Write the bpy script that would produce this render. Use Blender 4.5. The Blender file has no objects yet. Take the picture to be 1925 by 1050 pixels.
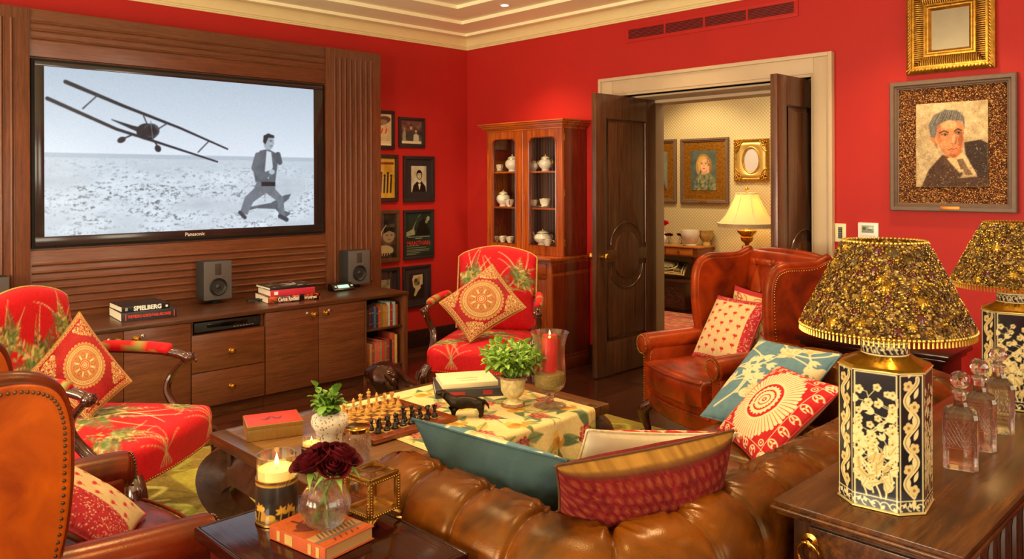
import bpy, bmesh, math, random
import numpy as np
from mathutils import Vector, Matrix
random.seed(7); rng = np.random.default_rng(7)
SC = bpy.context.scene; COL = SC.collection
PI = math.pi; sin, cos = math.sin, math.cos

# ------------------------------------------------------------------ colour
def lin(c):
    if isinstance(c, str):
        c = [int(c[i:i+2], 16)/255 for i in (0, 2, 4)]
    return [x/12.92 if x <= .04045 else ((x+.055)/1.055)**2.4 for x in c]
def srgb(c):
    if isinstance(c, str):
        return np.array([int(c[i:i+2], 16)/255 for i in (0, 2, 4)])
    return np.array(c, float)

# ------------------------------------------------------------------ materials
MATS = {}
class NT:
    def __init__(s, name):
        s.m = bpy.data.materials.new(name); s.m.use_nodes = True
        s.t = s.m.node_tree; s.n = s.t.nodes; s.l = s.t.links
        s.b = s.n['Principled BSDF']; s.out = s.n['Material Output']
    def node(s, typ, **kw):
        nd = s.n.new(typ)
        for k, v in kw.items():
            if k.startswith('i_'):
                nd.inputs[k[2:].replace('_', ' ')].default_value = v
            else:
                setattr(nd, k, v)
        return nd
    def link(s, a, b): s.l.new(a, b)
    def coords(s, scale=(1, 1, 1), rot=(0, 0, 0), kind='Object'):
        tc = s.node('ShaderNodeTexCoord'); mp = s.node('ShaderNodeMapping')
        mp.inputs['Scale'].default_value = scale; mp.inputs['Rotation'].default_value = rot
        s.link(tc.outputs[kind], mp.inputs['Vector']); return mp.outputs['Vector']
    def ramp(s, fac, stops):
        r = s.node('ShaderNodeValToRGB'); e = r.color_ramp.elements
        while len(e) < len(stops): e.new(.5)
        for el, (p, c) in zip(e, stops):
            el.position = p; el.color = (*c, 1)
        s.link(fac, r.inputs['Fac']); return r.outputs['Color']
    def noise(s, vec, scale, detail=4, rough=.55, dist=0):
        n = s.node('ShaderNodeTexNoise'); n.inputs['Scale'].default_value = scale
        n.inputs['Detail'].default_value = detail; n.inputs['Roughness'].default_value = rough
        n.inputs['Distortion'].default_value = dist
        s.link(vec, n.inputs['Vector']); return n.outputs['Fac']
    def bump(s, fac, strength, dist=.01):
        b = s.node('ShaderNodeBump'); b.inputs['Strength'].default_value = strength
        b.inputs['Distance'].default_value = dist
        s.link(fac, b.inputs['Height']); s.link(b.outputs['Normal'], s.b.inputs['Normal'])
    def set(s, **kw):
        for k, v in kw.items():
            s.b.inputs[k.replace('_', ' ')].default_value = v
        return s.m

def mul(c, f): return [min(1, x*f) for x in c]

def M(name, base='808080', rough=.5, metal=0., var=.12, vscale=8, bump=0., bscale=120, trans=0., ior=1.45,
      emit=None, estr=1., coat=0., sheen=0., spec=.5, alpha=1., stretch=(1, 1, 1), sss=0.):
    if name in MATS: return MATS[name]
    t = NT(name); c = lin(base)
    v = t.coords(stretch)
    if var:
        f = t.noise(v, vscale)
        t.link(t.ramp(f, [(.3, mul(c, 1-var)), (.7, mul(c, 1+var))]), t.b.inputs['Base Color'])
    else:
        t.b.inputs['Base Color'].default_value = (*c, 1)
    if bump: t.bump(t.noise(v, bscale, 3), bump, .004)
    t.set(Roughness=rough, Metallic=metal, IOR=ior)
    t.b.inputs['Transmission Weight'].default_value = trans
    t.b.inputs['Coat Weight'].default_value = coat
    t.b.inputs['Coat Roughness'].default_value = .12
    t.b.inputs['Sheen Weight'].default_value = sheen*.15
    t.b.inputs['Specular IOR Level'].default_value = spec
    if sss:
        t.b.inputs['Subsurface Weight'].default_value = sss
        t.b.inputs['Subsurface Radius'].default_value = (.03, .015, .008)
    if emit:
        t.b.inputs['Emission Color'].default_value = (*lin(emit), 1); t.b.inputs['Emission Strength'].default_value = estr
    MATS[name] = t.m; return t.m

def WOOD(name, dark, light, axis='z', scale=1., rough=.35, coat=.25, bump=.12, con=.55, spec=.5):
    if name in MATS: return MATS[name]
    t = NT(name); a, b = lin(dark), lin(light)
    st = {'x': (1.2, 22, 22), 'y': (22, 1.2, 22), 'z': (22, 22, 1.2)}[axis]
    v = t.coords([q*scale for q in st])
    f1 = t.noise(v, 1.6, 8, .62, .6)
    v2 = t.coords([q*scale*5 for q in st]); f2 = t.noise(v2, 1.5, 3, .5)
    mixc = t.node('ShaderNodeMix', data_type='RGBA', blend_type='MULTIPLY')
    mixc.inputs['Factor'].default_value = con
    c1 = t.ramp(f1, [(.3, a), (.5, [(x+y)/2 for x, y in zip(a, b)]), (.72, b)])
    c2 = t.ramp(f2, [(.35, (.45, .42, .4)), (.62, (1, 1, 1))])
    t.link(c1, mixc.inputs['A']); t.link(c2, mixc.inputs['B'])
    t.link(mixc.outputs['Result'], t.b.inputs['Base Color'])
    t.bump(f2, bump, .003)
    t.set(Roughness=rough); t.b.inputs['Specular IOR Level'].default_value = spec; t.b.inputs['Coat Weight'].default_value = coat; t.b.inputs['Coat Roughness'].default_value = .2
    MATS[name] = t.m; return t.m

def LEATHER(name, dark, light, rough=.33):
    if name in MATS: return MATS[name]
    t = NT(name); a, b = lin(dark), lin(light)
    v = t.coords(); f = t.noise(v, 4.5, 5, .6, .8)
    t.link(t.ramp(f, [(.32, a), (.68, b)]), t.b.inputs['Base Color'])
    vo = t.node('ShaderNodeTexVoronoi'); vo.inputs['Scale'].default_value = 260
    t.link(v, vo.inputs['Vector']); t.bump(vo.outputs['Distance'], .1, .0015)
    rr = t.ramp(f, [(.3, [rough+.1]*3), (.7, [rough-.06]*3)]); t.link(rr, t.b.inputs['Roughness'])
    t.b.inputs['Specular IOR Level'].default_value = .38; t.b.inputs['Specular Tint'].default_value = (1., .68, .34, 1)
    MATS[name] = t.m; return t.m

def PAINTED(name, rough=.7, bump=.25, bscale=350, sheen=0., metal=0., coat=0., emit=0., dark=False, attr='Col'):
    if name in MATS: return MATS[name]
    t = NT(name); at = t.node('ShaderNodeAttribute', attribute_name=attr)
    t.link(at.outputs['Color'], t.b.inputs['Base Color'])
    t.set(Roughness=rough, Metallic=metal)
    if bump:
        v = t.coords((1, 1, 1)); t.bump(t.noise(v, bscale, 2), bump, .002)
    t.b.inputs['Sheen Weight'].default_value = sheen*.15; t.b.inputs['Coat Weight'].default_value = coat; t.b.inputs['Specular IOR Level'].default_value = .5 if rough < .5 else .2
    if dark:
        t.l.remove(t.b.inputs['Base Color'].links[0]); t.b.inputs['Base Color'].default_value = (.012, .012, .014, 1)
    if emit:
        t.link(at.outputs['Color'], t.b.inputs['Emission Color']); t.b.inputs['Emission Strength'].default_value = emit
    MATS[name] = t.m; return t.m

def GLASS(name, col='ffffff', rough=0., ior=1.45, mix=.35):
    if name in MATS: return MATS[name]
    t = NT(name); c = lin(col)
    t.b.inputs['Base Color'].default_value = (*c, 1); t.set(Roughness=rough, IOR=ior)
    t.b.inputs['Transmission Weight'].default_value = 1.
    # thin glass lets lamp light through instead of casting a black shadow
    gl = t.b; tr = t.node('ShaderNodeBsdfTransparent'); tr.inputs['Color'].default_value = (.93, .94, .93, 1)
    mx = t.node('ShaderNodeMixShader'); mx.inputs['Fac'].default_value = mix
    t.link(tr.outputs['BSDF'], mx.inputs[2]); t.link(gl.outputs['BSDF'], mx.inputs[1]); t.link(mx.outputs['Shader'], t.out.inputs['Surface'])
    MATS[name] = t.m; return t.m

def PANE(name, refl=.05):
    if name in MATS: return MATS[name]
    t = NT(name); gl = t.node('ShaderNodeBsdfGlossy'); gl.inputs['Roughness'].default_value = .02
    tr = t.node('ShaderNodeBsdfTransparent'); lw = t.node('ShaderNodeLayerWeight'); lw.inputs['Blend'].default_value = .12
    ma = t.node('ShaderNodeMath', operation='MULTIPLY_ADD'); ma.inputs[1].default_value = .5; ma.inputs[2].default_value = refl*.5; t.link(lw.outputs['Facing'], ma.inputs[0])
    mx = t.node('ShaderNodeMixShader')
    t.link(ma.outputs[0], mx.inputs['Fac']); t.link(tr.outputs['BSDF'], mx.inputs[1]); t.link(gl.outputs['BSDF'], mx.inputs[2])
    t.link(mx.outputs['Shader'], t.out.inputs['Surface'])
    MATS[name] = t.m; return t.m

# ------------------------------------------------------------------ mesh builder
def V(*a): return Vector(a)
def rotz(a): return Matrix.Rotation(a, 4, 'Z')
MOF = {}

class MB:
    def __init__(s): s.v = []; s.f = []; s.n = 0; s.c = []; s.M = None; s.mi = []; s.cur = 0
    def add(s, verts, faces, cols=None):
        a = np.asarray(verts, float).reshape(-1, 3)
        if s.M is not None:
            m = np.array(s.M); a = a @ m[:3, :3].T + m[:3, 3]
        s.v.append(a)
        if cols is not None: s.c.append((s.n, np.asarray(cols, float).reshape(-1, 3)))
        s.f.extend([tuple(i+s.n for i in f) for f in faces]); s.mi.extend([s.cur]*len(faces))
        s.n += len(a); return s
    def bm(s, b):
        b.verts.index_update()
        s.add([v.co[:] for v in b.verts], [[v.index for v in f.verts] for f in b.faces]); b.free(); return s
    def box(s, lo, hi, bev=0., seg=2):
        b = bmesh.new(); bmesh.ops.create_cube(b, size=1)
        lo, hi = [min(p, q) for p, q in zip(lo, hi)], [max(p, q) for p, q in zip(lo, hi)]
        for v in b.verts:
            v.co = Vector([lo[i] if v.co[i] < 0 else hi[i] for i in range(3)])
        if bev: bmesh.ops.bevel(b, geom=b.edges[:], offset=bev, segments=seg, affect='EDGES', profile=.6, clamp_overlap=True)
        return s.bm(b)
    def cbox(s, c, d, bev=0., seg=2):
        return s.box([p-q/2 for p, q in zip(c, d)], [p+q/2 for p, q in zip(c, d)], bev, seg)
    def prism(s, poly, d0, d1, plane='xz', bev=0., seg=2):
        b = bmesh.new()
        def p3(p, d): return {'xz': (p[0], d, p[1]), 'yz': (d, p[0], p[1]), 'xy': (p[0], p[1], d)}[plane]
        lo = [b.verts.new(p3(p, d0)) for p in poly]; hi = [b.verts.new(p3(p, d1)) for p in poly]
        n = len(poly)
        b.faces.new(lo); b.faces.new(hi[::-1])
        for i in range(n): b.faces.new((lo[(i+1) % n], lo[i], hi[i], hi[(i+1) % n]))
        bmesh.ops.recalc_face_normals(b, faces=b.faces[:])
        if bev:
            ed = [e for e in b.edges if e.calc_face_angle(0) > .5]
            bmesh.ops.bevel(b, geom=ed, offset=bev, segments=seg, affect='EDGES', profile=.6, clamp_overlap=True)
        return s.bm(b)
    def lathe(s, prof, c=(0, 0, 0), seg=28, flute=None, sx=1., sy=1.):
        vs = []; fs = []; n = len(prof)
        for i in range(seg):
            a = 2*PI*i/seg
            for k, (r, z) in enumerate(prof):
                q = r*(flute(a, z) if flute else 1.)
                vs.append((c[0]+q*cos(a)*sx, c[1]+q*sin(a)*sy, c[2]+z))
        for i in range(seg):
            j = (i+1) % seg
            for k in range(n-1): fs.append((i*n+k, j*n+k, j*n+k+1, i*n+k+1))
        if prof[0][0] > 1e-6: fs.append(tuple(i*n for i in range(seg))[::-1])
        if prof[-1][0] > 1e-6: fs.append(tuple(i*n+n-1 for i in range(seg)))
        return s.add(vs, fs)
    def lathe_open(s, prof, c=(0, 0, 0), seg=28, flute=None):
        """closed profile loop revolved (hollow vessels)"""
        vs = []; fs = []; n = len(prof)
        for i in range(seg):
            a = 2*PI*i/seg
            for (r, z) in prof:
                q = r*(flute(a, z) if flute else 1.)
                vs.append((c[0]+q*cos(a), c[1]+q*sin(a), c[2]+z))
        for i in range(seg):
            j = (i+1) % seg
            for k in range(n-1): fs.append((i*n+k, j*n+k, j*n+k+1, i*n+k+1))
        return s.add(vs, fs)
    def tube(s, path, r, seg=10, caps=True, flat=1., closed=False):
        P = [Vector(p) for p in path]; n = len(P)
        R = list(r) if hasattr(r, '__len__') else [r]*n
        T = []
        for i in range(n):
            a, b = (P[i-1], P[(i+1) % n]) if closed else (P[max(i-1, 0)], P[min(i+1, n-1)])
            d = b-a; T.append(d.normalized() if d.length > 1e-9 else Vector((0, 0, 1)))
        up = Vector((0, 0, 1)) if abs(T[0].z) < .9 else Vector((0, 1, 0))
        N = (up - T[0]*up.dot(T[0])).normalized(); vs = []; fs = []
        for i in range(n):
            N = (N - T[i]*N.dot(T[i]))
            N = N.normalized() if N.length > 1e-6 else Vector((1, 0, 0))
            B = T[i].cross(N)
            for k in range(seg):
                a = 2*PI*k/seg; vs.append(P[i] + (N*cos(a)*flat + B*sin(a))*R[i])
        for i in range(n if closed else n-1):
            j = (i+1) % n
            for k in range(seg):
                m = (k+1) % seg; fs.append((i*seg+k, i*seg+m, j*seg+m, j*seg+k))
        if caps and not closed:
            fs.append(tuple(range(seg))[::-1]); fs.append(tuple((n-1)*seg+k for k in range(seg)))
        return s.add([v[:] for v in vs], fs)
    def ball(s, c, r, seg=12, rings=8):
        r = r if hasattr(r, '__len__') else (r, r, r); vs = [(c[0], c[1], c[2]-r[2])]; fs = []
        for i in range(1, rings):
            t = PI*i/rings
            for k in range(seg):
                a = 2*PI*k/seg
                vs.append((c[0]+r[0]*sin(t)*cos(a), c[1]+r[1]*sin(t)*sin(a), c[2]-r[2]*cos(t)))
        vs.append((c[0], c[1], c[2]+r[2])); top = len(vs)-1
        for k in range(seg):
            m = (k+1) % seg; fs.append((0, 1+m, 1+k)); fs.append((top, top-seg+k, top-seg+m))
        for i in range(rings-2):
            for k in range(seg):
                m = (k+1) % seg; a = 1+i*seg
                fs.append((a+k, a+m, a+seg+m, a+seg+k))
        return s.add(vs, fs)
    def loft(s, rings, caps=True):
        n = len(rings[0]); vs = [p for r in rings for p in r]; fs = []
        for i in range(len(rings)-1):
            for k in range(n):
                m = (k+1) % n; fs.append((i*n+k, i*n+m, (i+1)*n+m, (i+1)*n+k))
        if caps: fs.append(tuple(range(n))[::-1]); fs.append(tuple((len(rings)-1)*n+k for k in range(n)))
        return s.add(vs, fs)
    def grid(s, P, cols=None, flip=False, wrapu=False):
        """P: array ny,nx,3"""
        ny, nx = P.shape[:2]; idx = np.arange(ny*nx).reshape(ny, nx)
        a, b, c, d = idx[:-1, :-1].ravel(), idx[:-1, 1:].ravel(), idx[1:, 1:].ravel(), idx[1:, :-1].ravel()
        q = np.stack([a, d, c, b] if flip else [a, b, c, d], 1)
        return s.add(P.reshape(-1, 3), q.tolist(), None if cols is None else cols.reshape(-1, 3))
    def build(s, name, mat, parent=None, world=False, angle=40, weld=False, props=None):
        me = bpy.data.meshes.new(name)
        vv = np.concatenate(s.v) if s.v else np.zeros((0, 3))
        if parent is not None and world:
            m = np.array(MOF[parent].inverted()); vv = vv @ m[:3, :3].T + m[:3, 3]
        me.from_pydata(vv.tolist(), [], s.f)
        if s.c:
            cc = np.ones((len(vv), 4))
            for o, c in s.c: cc[o:o+len(c), :3] = c
            at = me.color_attributes.new('Col', 'FLOAT_COLOR', 'POINT'); at.data.foreach_set('color', cc.ravel())
        if weld or angle is not None:
            b = bmesh.new(); b.from_mesh(me)
            if weld: bmesh.ops.remove_doubles(b, verts=b.verts[:], dist=1e-5)
            if not s.c: bmesh.ops.recalc_face_normals(b, faces=b.faces[:])
            b.to_mesh(me); b.free()
        me.shade_smooth()
        if angle is not None and angle < 180: me.set_sharp_from_angle(angle=math.radians(angle))
        for m in (mat if isinstance(mat, (list, tuple)) else [mat]): me.materials.append(m)
        if isinstance(mat, (list, tuple)): me.polygons.foreach_set('material_index', np.array(s.mi, dtype=np.int32)) if not weld else None
        o = bpy.data.objects.new(name, me); COL.objects.link(o)
        if parent is not None: o.parent = parent
        for k, v in (props or {}).items(): o[k] = v
        return o

def one(name, label, cat, mb, mat, group=None, loc=None, rz=0, **kw):
    """a thing that is one mesh; loc given: mesh is local to loc"""
    o = mb.build(name, mat, **kw)
    if loc is None:
        # put the origin at the middle of the underside
        vs = np.array([v.co[:] for v in o.data.vertices]); lo, hi = vs.min(0), vs.max(0)
        c = Vector(((lo[0]+hi[0])/2, (lo[1]+hi[1])/2, lo[2]))
        o.data.transform(Matrix.Translation(-c)); o.location = c
    else:
        o.location = loc; o.rotation_euler = (0, 0, rz)
    o['label'] = label; o['category'] = cat
    if group: o['group'] = group
    return o

def thing(name, label, cat, loc=(0, 0, 0), rz=0, group=None):
    o = bpy.data.objects.new(name, None); COL.objects.link(o)
    o.empty_display_size = .05
    o.location = loc; o.rotation_euler = (0, 0, rz); o['label'] = label; o['category'] = cat
    if group: o['group'] = group
    MOF[o] = Matrix.Translation(Vector(loc)) @ rotz(rz)
    return o

def struct(name, mb, mat, parent=None, **kw):
    o = mb.build(name, mat, parent=parent, **kw)
    if parent is None: o['kind'] = 'structure'
    return o

def copy_tree(o, loc, rz, label, group=None):
    c = o.copy(); COL.objects.link(c); c.location = loc; c.rotation_euler = (0, 0, rz); c['label'] = label
    if group: c['group'] = group
    MOF[c] = Matrix.Translation(Vector(loc)) @ rotz(rz)
    for ch in list(o.children):
        d = ch.copy(); COL.objects.link(d); d.parent = c
        for g in list(ch.children):
            e = g.copy(); COL.objects.link(e); e.parent = d
    return c

def text(s, size, mat, parent, mtx, name='lettering', ext=.0005, align='CENTER', xs=1., world=True, bold=0.):
    cu = bpy.data.curves.new('lettering', 'FONT'); cu.body = s; cu.size = size; cu.extrude = ext; cu.align_x = align; cu.align_y = 'CENTER'
    cu.offset = bold; cu.resolution_u = 3
    t = bpy.data.objects.new('lettering_tmp', cu); COL.objects.link(t)
    dg = bpy.context.evaluated_depsgraph_get(); dg.update()
    me = bpy.data.meshes.new_from_object(t.evaluated_get(dg)); bpy.data.objects.remove(t)
    m = mtx @ Matrix.Diagonal((xs, 1, 1, 1))
    if parent is not None and world: m = MOF[parent].inverted() @ m
    me.transform(m); me.materials.clear(); me.materials.append(mat); me.name = name
    o = bpy.data.objects.new(name, me); COL.objects.link(o); o.parent = parent
    return o

def frame(o, x, y):
    """matrix with origin o, x axis x, y axis y"""
    x = Vector(x).normalized(); y = Vector(y); z = x.cross(y).normalized(); y = z.cross(x)
    m = Matrix(((x.x, y.x, z.x, o[0]), (x.y, y.y, z.y, o[1]), (x.z, y.z, z.z, o[2]), (0, 0, 0, 1))); return m

# ------------------------------------------------------------------ 2D pattern painter (surface colour only)
class Canvas:
    def __init__(s, w, h, res, bg='ffffff'):
        s.w, s.h = w, h; s.nx, s.ny = int(round(w*res))+1, int(round(h*res))+1
        s.dx, s.dy = w/(s.nx-1), h/(s.ny-1); s.px = max(s.dx, s.dy)
        s.X, s.Y = np.meshgrid(np.linspace(0, w, s.nx), np.linspace(0, h, s.ny))
        s.img = np.ones((s.ny, s.nx, 3))*srgb(bg)
    def sl(s, x0, x1, y0, y1):
        p = s.px*2
        i0, i1 = max(0, int((x0-p)/s.dx)), min(s.nx, int((x1+p)/s.dx)+2)
        j0, j1 = max(0, int((y0-p)/s.dy)), min(s.ny, int((y1+p)/s.dy)+2)
        if i1 <= i0 or j1 <= j0: return None
        return slice(j0, j1), slice(i0, i1)
    def put(s, k, d, c, a=1.):
        m = np.clip(.5 - d/s.px, 0, 1)[..., None]*a
        s.img[k] = s.img[k]*(1-m) + srgb(c)*m
    def poly(s, pts, c, a=1.):
        P = np.array(pts, float); k = s.sl(P[:, 0].min(), P[:, 0].max(), P[:, 1].min(), P[:, 1].max())
        if k is None: return s
        X, Y = s.X[k], s.Y[k]; ins = np.zeros(X.shape, bool); d2 = np.full(X.shape, 1e9)
        for (x1, y1), (x2, y2) in zip(P, np.roll(P, -1, 0)):
            cr = ((y1 > Y) != (y2 > Y)) & (X < (x2-x1)*(Y-y1)/((y2-y1) if y2 != y1 else 1e-12) + x1); ins ^= cr
            L = (x2-x1)**2+(y2-y1)**2+1e-18; t = np.clip(((X-x1)*(x2-x1)+(Y-y1)*(y2-y1))/L, 0, 1)
            d2 = np.minimum(d2, (X-x1-t*(x2-x1))**2+(Y-y1-t*(y2-y1))**2)
        d = np.sqrt(d2); s.put(k, np.where(ins, -d, d), c, a); return s
    def ell(s, cx, cy, rx, ry, c, rot=0., ring=None, a=1.):
        r = max(rx, ry)+(ring or 0); k = s.sl(cx-r, cx+r, cy-r, cy+r)
        if k is None: return s
        X, Y = s.X[k]-cx, s.Y[k]-cy; u = X*cos(rot)+Y*sin(rot); v = -X*sin(rot)+Y*cos(rot)
        d = (np.sqrt((u/rx)**2+(v/ry)**2)-1)*min(rx, ry)
        if ring: d = np.abs(d)-ring/2
        s.put(k, d, c, a); return s
    def stroke(s, pts, w, c, a=1.):
        P = np.array(pts, float); n = len(P); W = np.linspace(w[0], w[1], n) if hasattr(w, '__len__') else np.full(n, w)
        m = W.max(); k = s.sl(P[:, 0].min()-m, P[:, 0].max()+m, P[:, 1].min()-m, P[:, 1].max()+m)
        if k is None: return s
        X, Y = s.X[k], s.Y[k]; d = np.full(X.shape, 1e9)
        for i in range(n-1):
            (x1, y1), (x2, y2) = P[i], P[i+1]; L = (x2-x1)**2+(y2-y1)**2+1e-18
            t = np.clip(((X-x1)*(x2-x1)+(Y-y1)*(y2-y1))/L, 0, 1)
            d = np.minimum(d, np.hypot(X-x1-t*(x2-x1), Y-y1-t*(y2-y1)) - (W[i]+(W[i+1]-W[i])*t)/2)
        s.put(k, d, c, a); return s
    def leaf(s, x, y, ang, L, W, c, vein=None, bend=0.):
        t = np.linspace(0, 1, 9); w = W/2*np.sin(PI*t**.8); ax = L*t; ay = bend*L*t*t
        up = np.stack([ax, ay+w], 1); dn = np.stack([ax, ay-w], 1)[::-1]; P = np.concatenate([up, dn])
        R = np.array([[cos(ang), -sin(ang)], [sin(ang), cos(ang)]]); P = P @ R.T + (x, y); s.poly(P, c)
        if vein:
            Q = np.stack([ax, ay], 1) @ R.T + (x, y); s.stroke(Q, W*.1, vein)
        return s
    def rect(s, x0, y0, x1, y1, c, a=1.): return s.poly([(x0, y0), (x1, y0), (x1, y1), (x0, y1)], c, a)
    def grain(s, amp, cell=1):
        n = rng.normal(0, amp, (s.ny//cell+1, s.nx//cell+1)); n = np.kron(n, np.ones((cell, cell)))[:s.ny, :s.nx]
        s.img = np.clip(s.img + n[..., None], 0, 1); return s
    def blur(s, n=1):
        for _ in range(n):
            p = np.pad(s.img, ((1, 1), (1, 1), (0, 0)), 'edge'); s.img = (p[:-2, 1:-1]+p[2:, 1:-1]+p[1:-1, :-2]+p[1:-1, 2:]+2*p[1:-1, 1:-1])/6
        return s
    def lin(s):
        c = np.clip(s.img, 0, 1); return np.where(c <= .04045, c/12.92, ((c+.055)/1.055)**2.4)
    def uv(s): return s.X/s.w, s.Y/s.h

def flat_painted(mb, cv, o, ex, ey):
    """canvas laid flat: origin o, full-width vector ex, full-height vector ey"""
    u, v = cv.uv(); o, ex, ey = np.array(o), np.array(ex), np.array(ey)
    mb.grid(o + u[..., None]*ex + v[..., None]*ey, cv.lin()); return mb
def curve(pts, n=24):
    """Catmull-Rom through points"""
    P = [np.array(p, float) for p in pts]; P = [2*P[0]-P[1]]+P+[2*P[-1]-P[-2]]; out = []
    m = len(P)-3; per = max(2, n//m)
    for i in range(m):
        p0, p1, p2, p3 = P[i:i+4]
        for k in range(per):
            t = k/per; out.append(.5*((2*p1)+(-p0+p2)*t+(2*p0-5*p1+4*p2-p3)*t*t+(-p0+3*p1-3*p2+p3)*t**3))
    out.append(P[-2]); return out
# ================================================================== materials used widely
RED = M('red wall paint', 'b4241d', rough=.55, var=.03, vscale=3, bump=.05, bscale=400, spec=.3)
CREAM = M('cream ceiling paint', 'fdf7cc', rough=.6, var=.02)
TRIMP = M('stone painted trim', 'ccb391', rough=.5, var=.02)
OAKH = WOOD('oak stained horizontal', '5a2f17', '80482a', 'y', 2., .36, con=.42)
OAKV = WOOD('oak stained vertical', '5a2f17', '80482a', 'z', 2., .36, con=.42)
OAKD = WOOD('oak stained dark', '3c1f10', '6a3c1c', 'y', 1., .32)
DOORV = WOOD('door oak vertical', '46281a', '75472b', 'z', 1.1, .3, .4)
DOORH = WOOD('door oak horizontal', '46281a', '75472b', 'y', 1.1, .3, .4)
MAHOG = WOOD('mahogany', '8a340e', 'd0681f', 'z', .8, .25, .5)
MAHOGX = WOOD('mahogany across', '8a340e', 'd0681f', 'x', .8, .25, .5)
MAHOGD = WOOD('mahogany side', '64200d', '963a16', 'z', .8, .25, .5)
CARVED = WOOD('carved dark mahogany', '2c0f09', '5a2415', 'z', 1.5, .2, .6)
TABLEW = WOOD('table wood', '54331a', '956434', 'y', .7, .3, .3)
TABLED = WOOD('table wood dark', '2e1a0f', '593820', 'y', .8, .3, .4)
SIDEW = WOOD('dark polished mahogany', '1a0705', '3a120c', 'x', .7, .12, .05, spec=.28)
LAMPW = WOOD('antique table wood', '2e1507', '6e3f14', 'y', .8, .26, .08, spec=.4)
LAMPV = WOOD('antique table wood upright', '261107', '512c11', 'z', .8, .28, .1)
BLACK = M('black plastic', '161414', rough=.3, var=.05)
BLACKM = M('black matt', '0c0b0b', rough=.7, var=.05)
BRASS = M('polished brass', 'c9973c', rough=.22, metal=1, var=.08)
BRASSO = M('antique brass', 'b58b3e', rough=.3, metal=1, var=.25, vscale=30)
GOLDF = M('gilt', 'b98a36', rough=.38, metal=.9, var=.3, vscale=40, bump=.4, bscale=90)
STEEL = M('brushed steel', 'b8b4ae', rough=.3, metal=1, var=.05)
PAGES = M('book pages', 'e9dfc4', rough=.8, var=.08, vscale=200, stretch=(1, 1, 20))
WHITE = M('white plastic', 'eeeae0', rough=.35, var=.01)
LETW = M('white lettering', 'f4f0e6', rough=.6, var=0)
LETR = M('red lettering', 'e0402c', rough=.6, var=0)

XL, YB, YF = -6.15, 5.36, 8.75        # left wall, back wall, far wall of the next room
XR, YN, ZC = 1.9, -2.6, 3.16          # right wall, near wall (behind the camera), ceiling
DX0, DX1, DZ = -4.24, -2.47, 2.34     # doorway
YB2 = 5.95                            # back face of the thick wall

# ------------------------------------------------------------------ floor
def floor_mat():
    t = NT('dark plank floor'); v = t.coords((1, 1, 1), (0, 0, PI/2))
    br = t.node('ShaderNodeTexBrick'); br.offset = .37
    for k, q in (('Scale', 1.), ('Mortar Size', .0025), ('Brick Width', 1.7), ('Row Height', .17), ('Bias', -.2)): br.inputs[k].default_value = q
    br.inputs['Color1'].default_value = (*lin('3b1c10'), 1); br.inputs['Color2'].default_value = (*lin('55291a'), 1); br.inputs['Mortar'].default_value = (*lin('140a06'), 1)
    t.link(v, br.inputs['Vector'])
    f = t.noise(t.coords((20, 1.2, 1)), 1.7, 6, .6, .5)
    mx = t.node('ShaderNodeMix', data_type='RGBA', blend_type='MULTIPLY'); mx.inputs['Factor'].default_value = .6
    t.link(br.outputs['Color'], mx.inputs['A']); t.link(t.ramp(f, [(.3, (.5, .5, .5)), (.7, (1.15, 1.1, 1.05))]), mx.inputs['B'])
    t.link(mx.outputs['Result'], t.b.inputs['Base Color']); t.bump(br.outputs['Fac'], .3, .002)
    t.set(Roughness=.22); t.b.inputs['Coat Weight'].default_value = .4; t.b.inputs['Coat Roughness'].default_value = .15
    return t.m
struct('floor', MB().box((-8.2, YN-.1, -.1), (XR+.1, YF+.1, 0)), floor_mat(), angle=30)

# ------------------------------------------------------------------ walls
struct('wall_left', MB().box((XL-.12, YN-.12, 0), (XL, YB+.01, ZC+.1)), RED)
w = MB(); w.box((XL-.12, YB, 0), (DX0+.02, YB2, ZC+.1)); w.box((DX1-.02, YB, 0), (XR+.12, YB2, ZC+.1)); w.box((DX0+.02, YB, DZ-.02), (DX1-.02, YB2, ZC+.1))
struct('wall_back', w, RED)
# right wall with two window openings, near wall with one
WIN = [(-1.6, -.3), (.55, 1.75), (2.75, 3.95)]
w = MB(); ys = [YN-.12]+[q for a in WIN for q in a]+[YB+.02]
for i in range(0, len(ys), 2): w.box((XR, ys[i], 0), (XR+.25, ys[i+1], ZC+.1))
for a, b in WIN: w.box((XR, a, 0), (XR+.25, b, .75)); w.box((XR, a, 2.55), (XR+.25, b, ZC+.1))
struct('wall_right', w, RED)
w = MB(); NW = [(-4.6, -3.2), (-2.2, -.8)]; xs = [XL-.12]+[q for a in NW for q in a]+[XR+.25]
for i in range(0, len(xs), 2): w.box((xs[i], YN-.25, 0), (xs[i+1], YN, ZC+.1))
for a, b in NW: w.box((a, YN-.25, 0), (b, YN, .75)); w.box((a, YN-.25, 2.55), (b, YN, ZC+.1))
struct('wall_near', w, RED)
k = 1
for a, b in WIN:
    m = MB()
    for y in (a, b-.06): m.box((XR+.08, y, .75), (XR+.16, y+.06, 2.55))
    for z in (.75, 1.62, 2.49): m.box((XR+.08, a+.06, z), (XR+.16, b-.06, z+.06))
    m.box((XR+.1, (a+b)/2-.02, .81), (XR+.14, (a+b)/2+.02, 2.49))
    o = struct('window_%d' % k, m, TRIMP); k += 1
    MB().box((XR+.115, a+.05, .8), (XR+.12, b-.05, 2.5)).build('pane', PANE('window glass'), o)
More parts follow.
